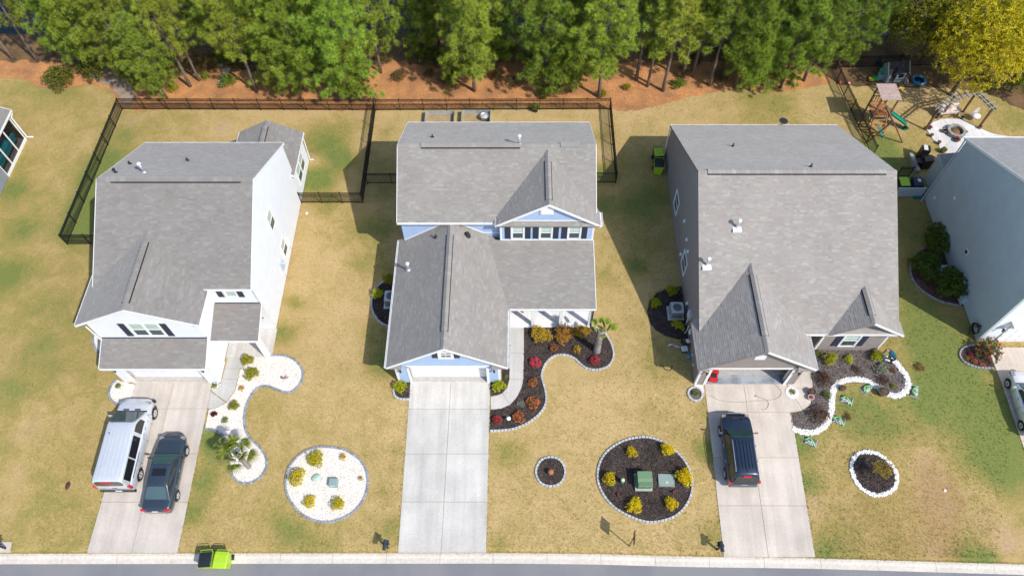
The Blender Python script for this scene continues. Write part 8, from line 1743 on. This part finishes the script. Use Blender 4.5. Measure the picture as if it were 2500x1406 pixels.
bm.to_mesh(ev); bm.free(); body = bpy.data.objects.new('body', ev); COL.objects.link(body); body.parent = t
mb = MB(); hc = Vector((-.57, .375, .985)); ring_ = 8
for i in range(5):
    ph = i / 4 * 1.35; mb.v.extend([tuple(hc + Vector((.105 * math.cos(ph) * math.cos(2 * math.pi * k / 8), .105 * math.cos(ph) * math.sin(2 * math.pi * k / 8), .095 * math.sin(ph)))) for k in range(8)])
for i in range(4):
    for k in range(8): mb.f.append((i * 8 + k, i * 8 + (k + 1) % 8, i * 8 + 8 + (k + 1) % 8, i * 8 + 8 + k)); mb.m.append(0); mb.c.append((1, 1, 1)); mb.sm.append(True)
mb.build('hair', 'hair', t, True)
mb = MB(); mb.lathe([(.012, 0), (.012, .01)], 6, (-.645, .345, .93)); mb.lathe([(.012, 0), (.012, .01)], 6, (-.665, .375, .93)); mb.build('eyes', 'metal_dark', t, True)
mb = MB(); mb.tube([(-.66, .35, .90), (-.70, .355, .885)], [.014, .010], 5); mb.build('nose', 'skin', t, True); mb = MB(); mb.bx(-.67, -.655, .31, .345, .865, .872, col=(.35, .08, .07)); mb.build('mouth', 'paint', t, True)
p = loc_px(2158, 874, .05); t = thing('white_jug', 'white plastic jug beside crouching person', 'jug', p + Vector((0, .1, 0)), .5); mb = MB(); mb.lathe([(.08, 0), (.09, .16), (.05, .24), (.03, .27)], 10, col=(.75, .76, .77)); mb.build('bottle', 'plastic', t, True); mb = MB(); mb.tube([(.05, 0, .22), (.11, 0, .2), (.09, 0, .1)], .012, 5, col=(.72, .73, .74)); mb.build('handle', 'plastic', t, True)

# ================================================================ grass blades on the lawn, straw on the ground (uncountable: one object each)
HX = [(-26.1, -16.3, 20.0, 39.1), (-7.9, 5.05, 20.0, 37.5), (11.4, 24.0, 19.9, 39.5), (30.7, 41, 23, 35.4), (-50, -39.3, 20, 41.4)]
EX = [(min(p[0] for p in q), max(p[0] for p in q), min(p[1] for p in q), max(p[1] for p in q), q) for q in EXCL]
STRAW = edge_straw
def free(x, y):
    for a, b, c, d in HX:
        if a < x < b and c < y < d: return False
    for a, b, c, d, q in EX:
        if a < x < b and c < y < d and inpoly(x, y, q): return False
    return True
def blade(mb, x, y, z, h_, w_, lean, a, col):
    ca, sa = math.cos(a), math.sin(a); b = len(mb.v)
    mb.v.extend([(x - sa * w_, y + ca * w_, z), (x + sa * w_, y - ca * w_, z), (x + ca * lean, y + sa * lean, z + h_)]); mb.f.append((b, b + 1, b + 2)); mb.m.append(0); mb.c.append(col); mb.sm.append(False)
gm = MB(); rg = random.Random(21)
def tuft_at(x, y, k, hs):
    g_, br, ru = lawn_col(x, y); g_ += rg.gauss(0, .10)
    t_ = max(0, min(1, g_ * 1.05)); c = (.52 - .36 * t_, .42 - .18 * t_, .18 - .12 * t_); z = gz(x, y)
    for _ in range(k):
        j = rg.uniform(.85, 1.3); blade(gm, x + rg.gauss(0, .035), y + rg.gauss(0, .035), z, hs * rg.uniform(.5, 1.2), .016, rg.uniform(.0, .06), rg.uniform(0, 6.28), (c[0] * j, c[1] * j, c[2] * j))
n = 0
while n < 36000:
    y = 9.3 + 37.5 * rg.random() ** 1.25; x = rg.uniform(-1, 1) * (24 + y * .42)
    if y < kerb_y(x) + .02 or not free(x, y) or inpoly(x, y, STRAW): continue
    tuft_at(x, y, 4, .055); n += 1
for q in EXCL:                                       # ragged turf along paving and beds
    for a, b in zip(q, q[1:] + q[:1]):
        L_ = math.hypot(b[0] - a[0], b[1] - a[1])
        for _ in range(int(L_ * 16)):
            t_ = rg.random(); x = a[0] + (b[0] - a[0]) * t_ + rg.gauss(0, .05); y = a[1] + (b[1] - a[1]) * t_ + rg.gauss(0, .05)
            if y > kerb_y(x) + .02 and free(x, y): tuft_at(x, y, 4, .09)
x = -34.0
while x < 38:
    tuft_at(x, kerb_y(x) + rg.uniform(.0, .07), 3, .07); x += .045
tag(gm.build('lawn_grass', 'leaf'), 'short dormant turf blades over all the lawns', 'grass', kind='stuff')
sm_ = MB(); xs0 = [p[0] for p in STRAW]; n = 0
while n < 16000:
    x = rg.uniform(-46, 24); y = rg.uniform(43.5, 52.5)
    if not inpoly(x, y, STRAW): continue
    j = rg.uniform(.6, 1.25); a = rg.uniform(0, 6.28); l = rg.uniform(.10, .28); ca, sa = math.cos(a), math.sin(a); z = .032; b = len(sm_.v)
    sm_.v.extend([(x - sa * .012, y + ca * .012, z + .004), (x + sa * .012, y - ca * .012, z), (x + ca * l, y + sa * l, z + rg.uniform(.005, .05))]); sm_.f.append((b, b + 1, b + 2)); sm_.m.append(0); sm_.c.append((.52 * j, .26 * j, .115 * j)); sm_.sm.append(False); n += 1
tag(sm_.build('pine_needles', 'leaf'), 'loose rust pine needles scattered under the trees', 'pine straw', kind='stuff')
